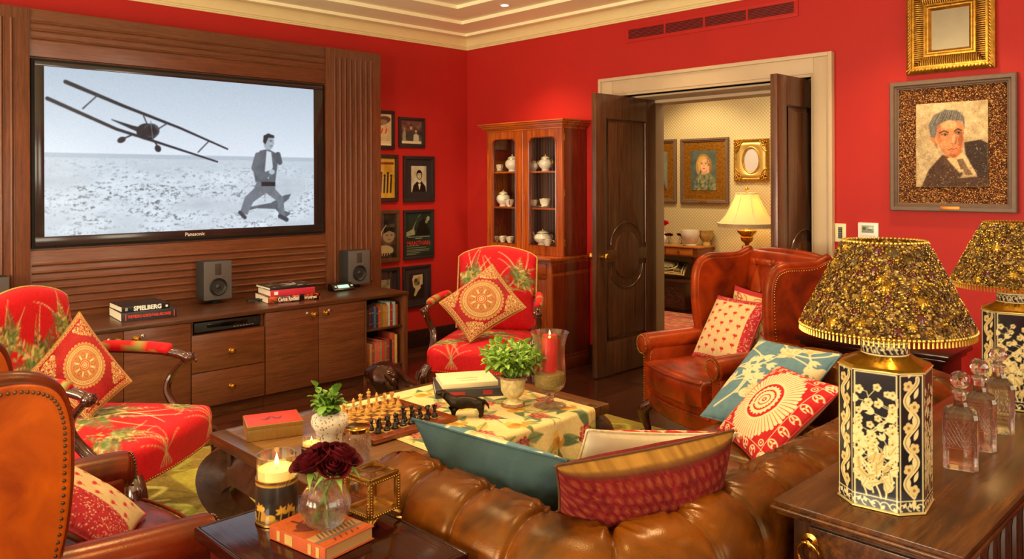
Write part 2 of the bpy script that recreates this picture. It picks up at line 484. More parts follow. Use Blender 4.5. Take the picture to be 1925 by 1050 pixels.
for a, b in NW:
    m = MB()
    for x in (a, b-.06): m.box((x, YN-.16, .75), (x+.06, YN-.08, 2.55))
    for z in (.75, 1.62, 2.49): m.box((a+.06, YN-.16, z), (b-.06, YN-.08, z+.06))
    m.box(((a+b)/2-.02, YN-.14, .81), ((a+b)/2+.02, YN-.1, 2.49))
    o = struct('window_%d' % k, m, TRIMP); k += 1
    MB().box((a+.05, YN-.12, .8), (b-.05, YN-.115, 2.5)).build('pane', PANE('window glass'), o)

# ------------------------------------------------------------------ ceiling: stepped tray + cornice
def ring_strip(mb, x0, x1, y0, y1, o0, z0, o1, z1):
    a = [(x0+o0, y0+o0, z0), (x1-o0, y0+o0, z0), (x1-o0, y1-o0, z0), (x0+o0, y1-o0, z0)]
    b = [(x0+o1, y0+o1, z1), (x1-o1, y0+o1, z1), (x1-o1, y1-o1, z1), (x0+o1, y1-o1, z1)]
    mb.add(a+b, [(i, (i+1) % 4, 4+(i+1) % 4, 4+i) for i in range(4)])
c = MB(); prof = [(.0, 3.12), (.14, 3.055), (.142, 3.08), (.48, 3.08), (.482, 3.11), (.86, 3.11), (.862, 3.14), (1.5, 3.14)]
prof[0] = (.06, 3.055)
for (o0, z0), (o1, z1) in zip(prof, prof[1:]): ring_strip(c, XL, XR, YN, YB, o0, z0, o1, z1)
c.box((XL+1.45, YN+1.45, 3.14), (XR-1.45, YB-1.45, 3.2)); c.box((XL-.1, YN-.1, ZC+.06), (XR+.1, YB+.1, ZC+.16))
struct('ceiling', c, CREAM, angle=20)
t = MB(); pr = [(0., 2.944), (.012, 2.944), (.014, 2.956), (.02, 2.958), (.022, 2.968), (.03, 2.974)] + [(.03+.06*(1-cos(a*PI/12)), 2.974+.078*sin(a*PI/12)) for a in range(1, 7)] + [(.11, 3.056)]
for (o0, z0), (o1, z1) in zip(pr, pr[1:]): ring_strip(t, XL, XR, YN, YB, o0, z0, o1, z1)
struct('trim_1', t, M('cornice paint', 'e6d29a', rough=.55, var=.02), angle=25)
# baseboards
DARKB = WOOD('dark baseboard', '25130c', '3d2015', 'y', 1., .35)
def base(nm, *bx):
    b = MB()
    for lo, hi in bx: b.box(lo, hi, .006)
    struct(nm, b, DARKB)
base('baseboard_left', ((XL, YN, 0), (XL+.025, YB, .165)))
base('baseboard_back', ((XL+.025, YB-.025, 0), (DX0-.14, YB, .165)), ((DX1+.12, YB-.025, 0), (XR, YB, .165)))
base('baseboard_right', ((XR-.025, YN, 0), (XR, YB-.025, .165)))

# ------------------------------------------------------------------ doorway trim (architrave + stepped reveal)
t = MB()
def arch(x0, x1, zt, y0, y1, wd):
    for xa, xb in ((x0-wd, x0), (x1, x1+wd)): t.box((xa, y0, 0), (xb, y1, zt+wd), .004)
    t.box((x0, y0, zt), (x1, y1, zt+wd), .004)
arch(DX0, DX1, DZ, YB-.03, YB+.01, .135)
arch(DX0-.11, DX1+.11, DZ+.11, YB-.05, YB-.02, .028)
arch(DX0+.02, DX1-.02, DZ-.02, YB-.022, YB+.12, .03)
arch(DX0+.05, DX1-.05, DZ-.035, YB+.1, YB2-.02, .06)
arch(DX0+.085, DX1-.085, DZ-.06, YB2-.2, YB2+.02, .06)
struct('trim_2', t, TRIMP)

# ------------------------------------------------------------------ double doors, both folded into this room
def leaf(num, x0, x1, y0, y1, face):
    """leaf in the yz plane; face = -1/+1 side which carries the mouldings towards the camera"""
    zb, zt = .008, 2.312; th = (x1-x0)
    d = MB(); mid = (x0+x1)/2
    d.box((mid-.010, y0+.02, zb+.02), (mid+.010, y1-.02, zt-.02))
    st = .135
    for ya, yb in ((y0, y0+st), (y1-st, y1)): d.box((x0, ya, zb), (x1, yb, zt), .003)
    d.box((x0, y0+st-.001, zt-.20), (x1, y1-st+.001, zt), .003); d.box((x0, y0+st-.001, zb), (x1, y1-st+.001, zb+.27), .003)
    yc = (y0+y1)/2; ra = .155; z0, z1 = .93, 1.03
    P = [(y0+st-.001, z0), (yc-ra, z0)] + [(yc-ra*cos(a*PI/16), z0-ra*sin(a*PI/16)*.95) for a in range(1, 16)] + [(yc+ra, z0), (y1-st+.001, z0), (y1-st+.001, z1), (yc+ra, z1)] + [(yc+ra*cos(a*PI/16), z1+ra*sin(a*PI/16)*.95) for a in range(1, 16)] + [(yc-ra, z1), (y0+st-.001, z1)]
    d.prism(P, x0, x1, 'yz', .004)
    o = struct('door_%d' % num, d, DOORV)
    # raised fields, as parts
    g = .035; a0, a1 = y0+st+g, y1-st-g; R2 = ra+.045
    up = [(a0, zt-.20-g), (a1, zt-.20-g), (a1, z1+g+.01), (yc+R2, z1+g+.01)] + [(yc+R2*cos(a*PI/16), z1+.01+g+(R2-.02)*sin(a*PI/16)) for a in range(1, 16)] + [(yc-R2, z1+g+.01), (a0, z1+g+.01)]
    lo = [(a0, zb+.27+g), (a1, zb+.27+g), (a1, z0-g-.01), (yc+R2, z0-g-.01)] + [(yc+R2*cos(a*PI/16), z0-.01-g-(R2-.02)*sin(a*PI/16)) for a in range(1, 16)] + [(yc-R2, z0-g-.01), (a0, z0-g-.01)]
    for nm, P in (('upper_panel', up), ('lower_panel', lo)):
        f = MB(); f.prism(P, x0+.008, x1-.008, 'yz', .006, 2); q = f.build(nm, DOORV); q.parent = o
    for zz in (zt-.2, zb+.27):
        pass
    h = MB()   # bead around the sunk fields
    for sx in (x0+.006, x1-.006):
        for P, s in ((up, 1), (lo, 1)):
            c = np.array(P).mean(0); Q = [(sx, c[0]+(p[0]-c[0])*1.085, c[1]+(p[1]-c[1])*1.03) for p in P]; h.tube(Q, .006, 6, closed=True)
    h.build('panel_moulding', DOORV).parent = o
    k = MB(); yk = y0+.065
    for s, xs in ((1, x1), (-1, x0)):
        m = Matrix.Translation((xs, yk, .985)) @ Matrix.Rotation(s*PI/2, 4, 'Y'); k.M = m
        k.lathe([(0, 0), (.026, 0), (.026, .006), (.012, .01), (.010, .03), (.014, .035), (.027, .048), (.029, .058), (.022, .068), (0, .072)], seg=18); k.M = None
    k.build('door_knob', BRASSO).parent = o
    return o
leaf(1, -4.139, -4.094, 4.94, 5.76, 1)
leaf(2, -2.586, -2.536, 4.94, 5.76, -1)

# ------------------------------------------------------------------ air vent above the doorway
v = thing('air_vent', 'long red slatted air vent in the wall above the double doors', 'vent', (-3.35, YB-.004, 2.78))
m = MB(); VX0, VX1, VZ0, VZ1 = -4.08, -2.62, 2.79, 2.868
for a in ((VX0-.03, VZ0-.03, VX1+.03, VZ0), (VX0-.03, VZ1, VX1+.03, VZ1+.03), (VX0-.03, VZ0, VX0, VZ1), (VX1, VZ0, VX1+.03, VZ1)): m.box((a[0], YB-.008, a[1]), (a[2], YB, a[3]), .001)
m.build('frame', RED, v, world=True)
m = MB(); m.box((VX0, YB-.001, VZ0), (VX1, YB, VZ1)); m.build('backing', M('vent shadow red', '2a0505', var=0), v, world=True)
m = MB()
for i in range(7):
    z = VZ0+.006+i*.0112; m.prism([(YB-.009, z), (YB-.0085, z+.003), (YB-.001, z+.004), (YB-.001, z+.001)], VX0, VX1, 'yz')
for i in (1, 2, 3): x = VX0+(VX1-VX0)*i/4; m.box((x-.008, YB-.0085, VZ0), (x+.008, YB-.001, VZ1))
m.build('slats', RED, v, world=True)

# downlights
def downlight(x, y, z, lab):
    d = thing('ceiling_light', lab, 'ceiling light', (x, y, z-.004), 0, 'recessed ceiling spotlights')
    m = MB(); m.lathe_open([(.03, .004), (.032, 0), (.046, 0), (.048, .003), (.046, .005), (.03, .005)], seg=24); m.build('bezel', WHITE, d)
    m = MB(); m.lathe([(.03, 0), (.03, .003), (0, .003)][::1], seg=20); m.build('lens', M('lit lamp lens', 'ffffff', emit='fff0d0', estr=25, var=0), d)
downlight(-4.9, 4.7, 3.11, 'small round recessed spotlight lit in the cream ceiling')

# ------------------------------------------------------------------ TV wall panelling
XP = -5.94; PY0, PY1 = .77, 4.135; JY0, JY1 = 1.365, 3.575; PZ = 2.75
TZ0, TZ1 = 1.152, 2.437
pn = thing('wall_panel', 'floor-to-cornice reeded brown oak panelling around the big television', 'wall panel', (XP-.1, 2.45, 0))
m = MB(); m.box((XL+.001, PY0+.01, .0), (XP-.035, PY1-.01, PZ-.02)); m.build('backboard', OAKV, pn, world=True)
BEAD = .0095
def pilaster(y0, y1):
    m = MB(); m.box((XP-.036, y0, 0), (XP+.012, y1, PZ), .004)
    n = 8; g0 = .095; sp = (y1-y0-2*g0)/(n-1)
    p = m.build('pilaster', OAKV, pn, world=True)
    r = MB()
    for i in range(n):
        y = y0+g0+i*sp; r.tube([(XP+.0125, y-.011, .72), (XP+.0125, y-.011, 2.672)], BEAD, 8); r.tube([(XP+.0125, y+.004, .72), (XP+.0125, y+.004, 2.672)], .004, 6)
    q = r.build('reeding', OAKV, None); q.data.transform(MOF[pn].inverted()); q.parent = p
pilaster(PY0, JY0); pilaster(JY1, PY1)
def hboard(nm, z0, z1, zs):
    m = MB(); m.box((XP-.036, JY0, z0), (XP, JY1, z1), .002); p = m.build(nm, OAKH, pn, world=True)
    r = MB()
    for z in zs: r.tube([(XP, JY0+.01, z), (XP, JY1-.01, z)], BEAD, 8); r.tube([(XP, JY0+.01, z-.012), (XP, JY1-.01, z-.012)], .003, 6)
    q = r.build('reeding', OAKH, None); q.data.transform(MOF[pn].inverted()); q.parent = p
hboard('upper_board', TZ1, PZ, (2.665, 2.614, 2.56))
hboard('lower_board', .66, TZ0, (1.06, 1.007, .953, .9, .846, .793, .74))

# ------------------------------------------------------------------ television
tv = thing('television', 'huge black wall television showing a grey picture of plane and man', 'television', (XP, 2.452, TZ0+.004))
TVX = XP+.002
m = MB(); m.box((TVX-.034, JY0+.012, TZ0+.012), (TVX-.012, JY1-.012, TZ1-.012)); m.build('back_casing', BLACKM, tv, world=True)
SY0, SY1, SZ0, SZ1 = 1.449, 3.46, 1.243, 2.377
BEZ = M('television bezel', '2a2020', rough=.18, var=.03, coat=.6)
m = MB(); a0, a1, b0, b1 = JY0+.028, JY1-.028, TZ0+.028, TZ1-.028
m.box((TVX-.02, a0, b0), (TVX+.006, a1, SZ0), .004); m.box((TVX-.02, a0, SZ1), (TVX+.006, a1, b1), .004)
m.box((TVX-.02, a0, SZ0-.002), (TVX+.003, SY0, SZ1+.002), .004); m.box((TVX-.02, SY1, SZ0-.002), (TVX+.003, a1, SZ1+.002), .004)
m.build('bezel', BEZ, tv, world=True)
text('Panasonic', .038, M('silver lettering', 'e8e4de', rough=.3, metal=.3, var=0), tv, frame((TVX+.0065, 2.452, (b0+SZ0)/2+.0), (0, 1, 0), (0, 0, 1)), 'brand_lettering', bold=.0006)
# picture on the screen: grey plain, a small propeller plane with two wings, a man in grey walking
W_, H_ = 2.011, 1.134
cv = Canvas(W_, H_, 250, 'd4dbe2')
hz = .56
g = np.clip(cv.Y/H_, 0, 1)[..., None]
sky = srgb('e4e9ee')*(1-(g-.5)/.5)+srgb('bcc7d1')*((g-.5)/.5)
gd = srgb('d9dee2')*(1-g/.5)+srgb('c9d1d7')*(g/.5)
cv.img = np.where((cv.Y > hz)[..., None], sky, gd)
def fbm(X, Y, s, seed):
    r = np.random.default_rng(seed); out = np.zeros(X.shape); amp = 1.
    for o in range(4):
        n = 40; tab = r.random((n, n)); x, y = X*s, Y*s; i, j = np.floor(x).astype(int), np.floor(y).astype(int); fx, fy = x-i, y-j
        fx, fy = fx*fx*(3-2*fx), fy*fy*(3-2*fy); T = lambda a, b: tab[a % n, b % n]
        out += amp*((T(i, j)*(1-fx)+T(i+1, j)*fx)*(1-fy)+(T(i, j+1)*(1-fx)+T(i+1, j+1)*fx)*fy); amp *= .5; s *= 2.1
    return out/1.875
gr = cv.Y < hz; n1 = fbm(cv.X, cv.Y*2.6, 4, 3); n2 = .5*fbm(cv.X, cv.Y*2.2, 37, 5)+.5*fbm(cv.X+3, cv.Y*2.4, 83, 15)
dk = np.clip((n2-.555)*7, 0, .7)*np.clip((hz-cv.Y)/.25, 0, 1)*np.clip((n1-.35)*3, 0, 1)
lt = (n1-.5)*.22*np.clip((hz-cv.Y)/.2, 0, 1)
cv.img = np.where(gr[..., None], np.clip(cv.img*(1-dk[..., None]*.8)+lt[..., None], 0, 1), cv.img)
cv.rect(0, hz-.03, W_, hz, 'aeb8c0', .6)
D1, D2, D3 = '23262c', '3d4248', '6b7278'
px = lambda X, Y: ((X-83)/505*W_, H_-(Y-125)/320*H_)       # screen millimetre layout of the picture
cv.stroke([(.13, 1.04), (.5, .90), (.9, .76), (1.26, .615)], (.028, .012), D1)         # upper wing
cv.stroke([(.02, .92), (.45, .735), (.8, .63), (1.18, .515)], (.026, .012), D1)        # lower wing
for a, b in (((.33, .965), (.235, .865)), ((1.11, .668), (1.03, .585)), ((.63, .85), (.66, .78)), ((.80, .79), (.74, .75))): cv.stroke([a, b], .009, D2)
cv.ell(.66, .725, .075, .06, D1); cv.ell(.69, .735, .05, .045, D2, ring=.012); cv.ell(.69, .735, .018, .018, '111317')
cv.stroke([(.42, .80), (.56, .75), (.66, .72)], (.006, .05), D1); cv.stroke([(.56, .70), (.49, .665)], .01, D1); cv.stroke([(.70, .67), (.735, .62)], .01, D1)
cv.ell(.485, .66, .03, .02, D1, .5); cv.ell(.735, .605, .022, .026, D1, .4)
cv.stroke([(.685, .80), (.70, .67)], .006, D3)
# shadow and figure
cv.poly([(1.33, .11), (1.42, .16), (1.62, .19), (1.74, .25), (1.80, .26), (1.78, .22), (1.68, .15), (1.80, .10), (1.74, .06), (1.66, .14), (1.5, .15)], '4a5057', .85)
cv.poly([(1.50, .36), (1.57, .37), (1.66, .355), (1.66, .30), (1.73, .23), (1.745, .07), (1.69, .08), (1.68, .20), (1.58, .27), (1.47, .20), (1.42, .10), (1.36, .12), (1.40, .24), (1.48, .31)], '73797f')
cv.poly([(1.49, .56), (1.53, .61), (1.60, .625), (1.67, .59), (1.68, .50), (1.66, .36), (1.49, .36), (1.47, .45)], '5f656b')
cv.poly([(1.585, .61), (1.625, .60), (1.64, .48), (1.60, .38), (1.57, .45)], 'd5dade'); cv.rect(1.54, .325, 1.66, .36, '22262b')
cv.stroke([(1.51, .57), (1.48, .47), (1.54, .40), (1.62, .43)], .05, '676d73'); cv.ell(1.63, .44, .026, .02, 'b9c0c5')
cv.stroke([(1.66, .57), (1.70, .52), (1.685, .58)], .045, '53595f')
cv.ell(1.605, .675, .045, .058, 'a3abb1', -.2); cv.poly([(1.555, .68), (1.56, .73), (1.60, .75), (1.65, .735), (1.655, .715), (1.60, .715), (1.575, .66)], '2b2f34')
cv.ell(1.622, .69, .008, .005, '33373c'); cv.ell(1.625, .65, .014, .004, '666c72'); cv.stroke([(1.70, .08), (1.76, .05)], .035, '42474d'); cv.stroke([(1.36, .12), (1.40, .08)], .03, '42474d')
cv.blur(1); n3 = fbm(cv.X, cv.Y, 30, 77)-.5; cv.img = np.clip(cv.img*(1+.22*n3[..., None]*(cv.img < .7)), 0, 1); cv.img = np.clip(cv.img*np.array([.97, 1.0, 1.03]), 0, 1); cv.grain(.014, 1)
m = MB(); flat_painted(m, cv, (TVX+.001, SY0, SZ0), (0, W_, 0), (0, 0, H_))
m.build('screen', PAINTED('television picture', rough=.22, bump=0, emit=.92, dark=True), tv, world=True, angle=None)

# ------------------------------------------------------------------ media console: worktop + separate cabinet units
CX, CB = -5.28, -5.905; ZT = .696
one('worktop', 'long dark oak worktop running under the television above the cabinets', 'worktop', MB().box((CB, .93, .668), (CX+.012, 3.945, ZT), .003), OAKD, group=None)
def knob(mb, y, z, x=CX+.001):
    mb.M = Matrix.Translation((x, y, z)) @ Matrix.Rotation(PI/2, 4, 'Y')
    mb.lathe([(.0, 0), (.017, 0), (.017, .003), (.008, .006), (.007, .018), (.013, .023), (.02, .031), (.019, .038), (.010, .043), (0, .044)], seg=16); mb.M = None
def carcass(u, y0, y1, dz=.08, open_top=None):
    m = MB(); m.box((CB, y0, dz), (CX-.02, y0+.018, .667)); m.box((CB, y1-.018, dz), (CX-.02, y1, .667)); m.box((CB, y0, dz), (CX-.02, y1, dz+.018)); m.box((CB, y0, dz), (CB+.012, y1, .667))
    m.box((CB, y0, .60 if open_top else .65), (CX-.02, y1, .618 if open_top else .667)) if not open_top else m.box((CB, y0+.018, open_top-.018), (CX-.02, y1-.018, open_top))
    m.build('carcass', OAKD, u, world=True)
    m = MB(); m.box((CB+.05, y0, 0), (CX-.03, y1, dz)); m.build('plinth', OAKD, u, world=True)
def front(u, nm, y0, y1, z0, z1, ky, kz, key=None):
    m = MB(); m.box((CX-.02, y0+.002, z0), (CX, y1-.002, z1), .0015); d = m.build(nm, OAKH, u, world=True)
    k = MB(); knob(k, ky, kz); q = k.build('knob', BRASS, None); q.data.transform(MOF[u].inverted()); q.parent = d
    if key:
        e = MB(); e.M = Matrix.Translation((CX, key, kz+.012)) @ Matrix.Rotation(PI/2, 4, 'Y'); e.lathe([(0, 0), (.011, 0), (.012, .003), (.009, .006), (.004, .007), (0, .004)], seg=14)
        q = e.build('key_escutcheon', STEEL, None); q.data.transform(MOF[u].inverted()); q.parent = d
cu = lambda lab, y0, y1, grp='cabinets under the television': thing('media_cabinet', lab, 'cabinet', (-5.6, (y0+y1)/2, 0), 0, grp)
u = cu('wide oak cabinet unit with brass knobs beside the red chair, left of the drawers', .935, 2.154); carcass(u, .935, 2.154)
front(u, 'door', .937, 1.300, .082, .664, 1.26, .609, 1.21)
front(u, 'door', 1.302, 1.728, .082, .664, 1.692, .609, 1.643); front(u, 'door', 1.728, 2.153, .082, .664, 1.80, .609, 1.845)
u = cu('two-drawer oak cabinet unit with a niche holding the black receiver', 2.154, 2.682); carcass(u, 2.156, 2.680, open_top=.575)
front(u, 'drawer', 2.156, 2.680, .321, .572, 2.428, .44); front(u, 'drawer', 2.156, 2.680, .082, .316, 2.428, .196)
u = cu('two-door oak cabinet unit between the drawers and the bookshelf', 2.682, 3.525); carcass(u, 2.684, 3.525)
front(u, 'door', 2.684, 3.111, .082, .664, 3.066, .613, 3.02); front(u, 'door', 3.111, 3.525, .082, .664, 3.166, .613, 3.205)
def bookshelf(y0, y1, lab):
    u = thing('bookshelf', lab, 'bookshelf', (-5.6, (y0+y1)/2, 0), 0, 'open bookshelf ends of the console')
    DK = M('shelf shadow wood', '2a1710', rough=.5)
    m = MB(); m.box((CB, y0, 0), (CX, y0+.014, .667)); m.build('side_panel', OAKV, u, world=True)
    m = MB(); m.box((CB, y1-.04, 0), (CX+.008, y1, .6675), .002); m.build('side_panel', OAKV, u, world=True)
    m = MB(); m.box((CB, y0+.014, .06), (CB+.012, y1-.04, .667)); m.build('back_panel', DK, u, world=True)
    for z in (.411, .095): m = MB(); m.box((CB+.012, y0+.0142, z), (CX-.012, y1-.0402, z+.016), .001); m.build('shelf', OAKD, u, world=True)
    m = MB(); m.box((CB+.05, y0+.0142, .0), (CX-.02, y1-.0402, .0945)); m.build('plinth', OAKD, u, world=True)
bookshelf(3.526, 3.938, 'open two-shelf oak bookshelf at the window-side end of the console')
bpy.data.objects['bookshelf']['label'] = 'open two-shelf oak bookshelf full of books, end of the console'
# ================================================================== things on the console
# receiver in the niche
r = thing('av_receiver', 'slim black receiver in the niche above the two drawers', 'receiver', (-5.5, 2.425, .5765))
m = MB(); m.box((-5.80, 2.187, .585), (-5.31, 2.662, .650), .003); m.build('casing', M('receiver black', '262326', rough=.4, var=.03), r, world=True)
m = MB(); m.box((-5.312, 2.275, .607), (-5.308, 2.565, .634), .0005); m.build('display', M('display glass', '070707', rough=.1, var=0), r, world=True)
m = MB()
for i in range(7): m.cbox((-5.309, 2.47+i*.022, .597), (.004, .012, .005), .001)
m.build('button_row', M('receiver grey', '8a8688', var=0), r, world=True)
for y in (2.22, 2.63):
    m = MB(); m.cbox((-5.36, y, .581), (.05, .04, .009), .002); m.build('foot', BLACKM, r, world=True)
m = MB(); m.M = Matrix.Translation((-5.309, 2.615, .62)) @ Matrix.Rotation(PI/2, 4, 'Y'); m.lathe([(0, 0), (.013, 0), (.012, .008), (0, .009)], seg=16); m.build('dial', M('receiver dial', '3a373a', rough=.3, metal=.5), r, world=True)

# speakers
SPK = M('speaker grey', '57504f', rough=.55, var=.05); SPKS = M('speaker side', '2c2827', rough=.6, var=.05)
CONE = M('speaker cone', '2a2727', rough=.45, var=.05); RUB = M('speaker rubber', '111010', rough=.4, var=0); MESHG = M('tweeter mesh', '3d2e2a', rough=.6, bump=.6, bscale=900)
def speaker(y, lab):
    s = thing('loudspeaker', lab, 'speaker', (-5.84, y, ZT), 0, 'three small grey loudspeakers under the television')
    m = MB(); m.box((-.075, -.105, .03), (.062, .105, .315), .003); m.build('cabinet', SPKS, s)
    m = MB(); m.box((.062, -.105, .03), (.075, .105, .315), .002); m.build('front_baffle', SPK, s)
    m = MB(); m.box((.0752, -.024, .215), (.0772, .024, .297), .001); m.build('tweeter', MESHG, s)
    m = MB(); m.M = Matrix.Translation((.0755, 0, .125)) @ Matrix.Rotation(PI/2, 4, 'Y')
    m.lathe_open([(.066, 0), (.066, .005), (.060, .007), (.054, .004), (.052, 0)], seg=32); wf = m.build('woofer_surround', RUB, s)
    m = MB(); m.M = Matrix.Translation((.0755, 0, .125)) @ Matrix.Rotation(PI/2, 4, 'Y'); m.lathe([(.055, .001), (.05, .004), (.022, -.012), (.0, -.012)], seg=32); m.ball((0, 0, -.008), (.021, .021, .016), 16, 10); m.build('woofer_cone', CONE, s)
    m = MB(); m.cbox((.0, 0, .015), (.09, .05, .03), .004); m.build('stand', BLACKM, s)
    m = MB(); m.M = Matrix.Translation((.0755, .045, .195)); m.cbox((.0, 0, 0), (.002, .02, .003)); m.build('badge', STEEL, s)
speaker(2.555, 'grey loudspeaker standing alone below the middle of the television')
speaker(3.795, 'grey loudspeaker in shadow at the console end beside the small green display')
speaker(1.105, 'grey loudspeaker partly hidden behind the red chair back at the picture edge')

# little media player with green display
d = thing('media_player', 'small black desktop media player with lit pale green display', 'media player', (-5.74, 3.60, ZT))
m = MB(); m.prism([(-.05, 0), (.05, 0), (.055, .012), (.0, .055), (-.05, .06)], -.1, .1, 'xz', .004)
o = m.build('body', BLACK, d)
# prism in xz gives depth along y
m = MB(); m.M = frame((.0315, .0, .0325), (0, 1, 0), (-.55, 0, .43)); m.box((-.052, -.016, 0), (.052, .019, .002)); m.build('display', M('green lcd', '9fd8c0', emit='8fe0c0', estr=.9, var=0), d)
for y in (-.078, .078):
    m = MB(); m.M = frame((.0315, y, .0325), (0, 1, 0), (-.55, 0, .43)); m.lathe([(0, 0), (.014, 0), (.013, .01), (0, .012)], seg=16); m.build('knob', STEEL, d)

# glossy clutter beside the books
k = thing('cable', 'short coil of black cable lying beside the larger book stack', 'cable', (-5.66, 2.80, ZT))
m = MB(); m.tube([(.03*cos(a*.5)*(1+a*.02), .07*sin(a*.5), .004+.0006*a) for a in range(30)], .003, 6); m.build('wire', BLACK, k)
m = MB(); m.box((-.012, .065, .0), (.012, .1, .012), .003); m.build('plug', M('plug grey', '8f8a84', rough=.3, metal=.6), k)

# coffee-table books
def book(name, lab, loc, rz, w, dpt, h, cover, page=PAGES, group=None, spine='-x', extra=None, hb=.003):
    """lies flat; w along local y (spine length), dpt along local x, spine on +x side"""
    b = thing(name, lab, 'book', loc, rz, group)
    m = MB(); m.box((-dpt/2, -w/2, 0), (dpt/2, w/2, hb), .0008); m.box((-dpt/2, -w/2, h-hb), (dpt/2, w/2, h), .0008); m.box((dpt/2-hb, -w/2, .0005), (dpt/2+.001, w/2, h-.0005), .001); m.build('cover', cover, b)
    m = MB(); m.box((-dpt/2+.004, -w/2+.004, hb), (dpt/2-hb, w/2-.004, h-hb)); m.build('pages', page, b)
    return b
CB1 = M('book black', '1c191b', rough=.35, var=.06); CB2 = M('book charcoal', '2b2a2e', rough=.4, var=.05)
YEL = M('book yellow edge', 'e8b41c', rough=.5, var=0)
def spine_text(b, dpt, h, y, s, size, mat, xs=1., bold=0.0006):
    text(s, size, mat, b, MOF[b] @ frame((dpt/2+.0018, y, h/2), (0, 1, 0), (0, 0, 1)), 'title', xs=xs, bold=bold)
b = book('coffee_table_book', 'charcoal book with red title and yellow lining, lower of the left stack', (-5.60, 1.955, ZT), -.10, .345, .36, .058, CB2, group='books lying on the console')
m = MB(); m.box((-.176, -.1665, .003), (.17, -.1645, .006)); m.box((-.176, -.1665, .052), (.17, -.1645, .055)); m.build('lining', YEL, b)
spine_text(b, .36, .058, 0, 'THE PEDRO ALMODÓVAR ARCHIVES', .026, LETR, .62, .0008)
m = MB(); m.cbox((.1812, -.145, .029), (.001, .005, .042)); m.cbox((.1812, .155, .029), (.001, .005, .042)); m.build('spine_rule', LETR, b)
b = book('coffee_table_book', 'black book titled in bold white capitals, upper of the left stack', (-5.605, 1.935, ZT+.0585), -.06, .30, .31, .036, CB1, group='books lying on the console')
spine_text(b, .31, .036, .01, 'SPIELBERG', .040, LETW, .95, .0016)
m = MB(); m.cbox((.1562, .13, .018), (.001, .014, .014)); m.cbox((.1562, -.125, .018), (.001, .003, .02)); m.cbox((.1562, -.118, .018), (.001, .003, .02)); m.build('spine_mark', LETW, b)
TORT = M('tortoiseshell book', '3a1607', rough=.2, var=.9, vscale=22)
def tort():
    t = NT('tortoiseshell cover'); v = t.coords(); f = t.noise(v, 28, 3, .6, .8)
    t.link(t.ramp(f, [(.4, lin('120806')), (.52, lin('5a200a')), (.66, lin('d2561a'))]), t.b.inputs['Base Color']); t.set(Roughness=.2); return t.m
b = book('coffee_table_book', 'brown tortoiseshell book with cream title, bottom of the right stack', (-5.60, 3.03, ZT), -.17, .40, .33, .05, tort(), group='books lying on the console')
spine_text(b, .33, .05, .0, 'Carine Roitfeld', .042, LETW, .62, .0008)
text('irreverent', .038, LETW, b, MOF[b] @ frame((.165+.0018, .125, .025), (0, 1, 0), (0, 0, 1)) @ Matrix.Shear('XY', 4, (.25, 0)), 'subtitle', xs=.62)
for ch in b.children:
    if ch.name.startswith('title'): ch.location.y -= .045
PINK = M('raspberry cover', 'c02a3f', rough=.45, var=.03)
b = book('coffee_table_book', 'raspberry red book with cream pages, middle of the right stack', (-5.60, 3.02, ZT+.0505), -.15, .345, .30, .046, PINK, group='books lying on the console')
m = MB(); m.cbox((.1515, -.13, .023), (.001, .03, .024)); m.build('spine_mark', LETW, b)
b = book('coffee_table_book', 'thin dark book with mottled picture cover, top of the right stack', (-5.61, 3.02, ZT+.097), -.10, .36, .29, .02, CB1, group='books lying on the console')
cv = Canvas(.28, .35, 300, '33302c')
for i in range(26): cv.ell(rng.random()*.28, rng.random()*.35, .01+.04*rng.random(), .008+.02*rng.random(), ['7a756c', 'a79f92', '1c1a18', '5a4a3c', 'c8c0b2'][i % 5], rng.random()*3)
m = MB(); flat_painted(m, cv, (-.14, -.175, .0203), (.28, 0, 0), (0, .35, 0)); m.build('jacket_picture', PAINTED('glossy paper', rough=.25, bump=0), b, angle=None)

# shelf books ---------------------------------------------------------------
COLN = {'cream': 'd8c79a', 'dark green': '27332a', 'maroon': '5b1f22', 'navy': '22305a', 'slate blue': '566074', 'dark blue': '2b3550', 'orange red': 'b9482a', 'olive': '7f7a3a', 'amber': 'b9782c', 'tan': 'b08a52',
        'pale grey': 'b9b8a8', 'crimson': 'a3242a', 'pale blue': '9db3b4', 'rust': '9a4a26', 'brown': '7a4428', 'brick': '9a4534', 'dusty rose': 'b2685a', 'coral': 'd0523c', 'scarlet': 'c8332a', 'sage': '8a8a60', 'moss': '6e7346', 'black': '2e2b2b', 'sand': 'd3b062'}
def shelf_row(z, seq, shelf, nm):
    y = 3.543
    nth = ['first', 'second', 'third', 'fourth', 'fifth', 'sixth', 'seventh', 'eighth', 'ninth', 'tenth', 'eleventh', 'twelfth', 'thirteenth', 'fourteenth', 'fifteenth']
    for i, (cn, th, h, dp) in enumerate(seq):
        b = thing('shelf_book', '%s cloth hardback, %s from the left on the %s shelf' % (cn, nth[i], shelf), 'book', (CX-.03-dp/2+.0, y+th/2, z+.0005), 0, nm)
        cm = M('cloth '+cn, COLN[cn], rough=.7, var=.18, vscale=40, bump=.15)
        m = MB(); t = .0022
        m.box((-dp/2, -th/2, 0), (dp/2, -th/2+t, h), .0006); m.box((-dp/2, th/2-t, 0), (dp/2, th/2, h), .0006); m.box((dp/2-.003, -th/2+.0003, 0), (dp/2+.0018, th/2-.0003, h), .0012); m.build('cover', cm, b)
        m = MB(); m.box((-dp/2+.004, -th/2+t, .003), (dp/2-.003, th/2-t, h-.004)); m.build('pages', PAGES, b)
        if i % 3 != 1:
            m = MB()
            for q in (.72, .76, .22): m.box((dp/2+.0019, -th/2+.003, h*q), (dp/2+.0024, th/2-.003, h*q+.003))
            m.build('spine_band', M('faded gilt', 'c4a35a', rough=.5, metal=.4), b)
        y += th+.0012
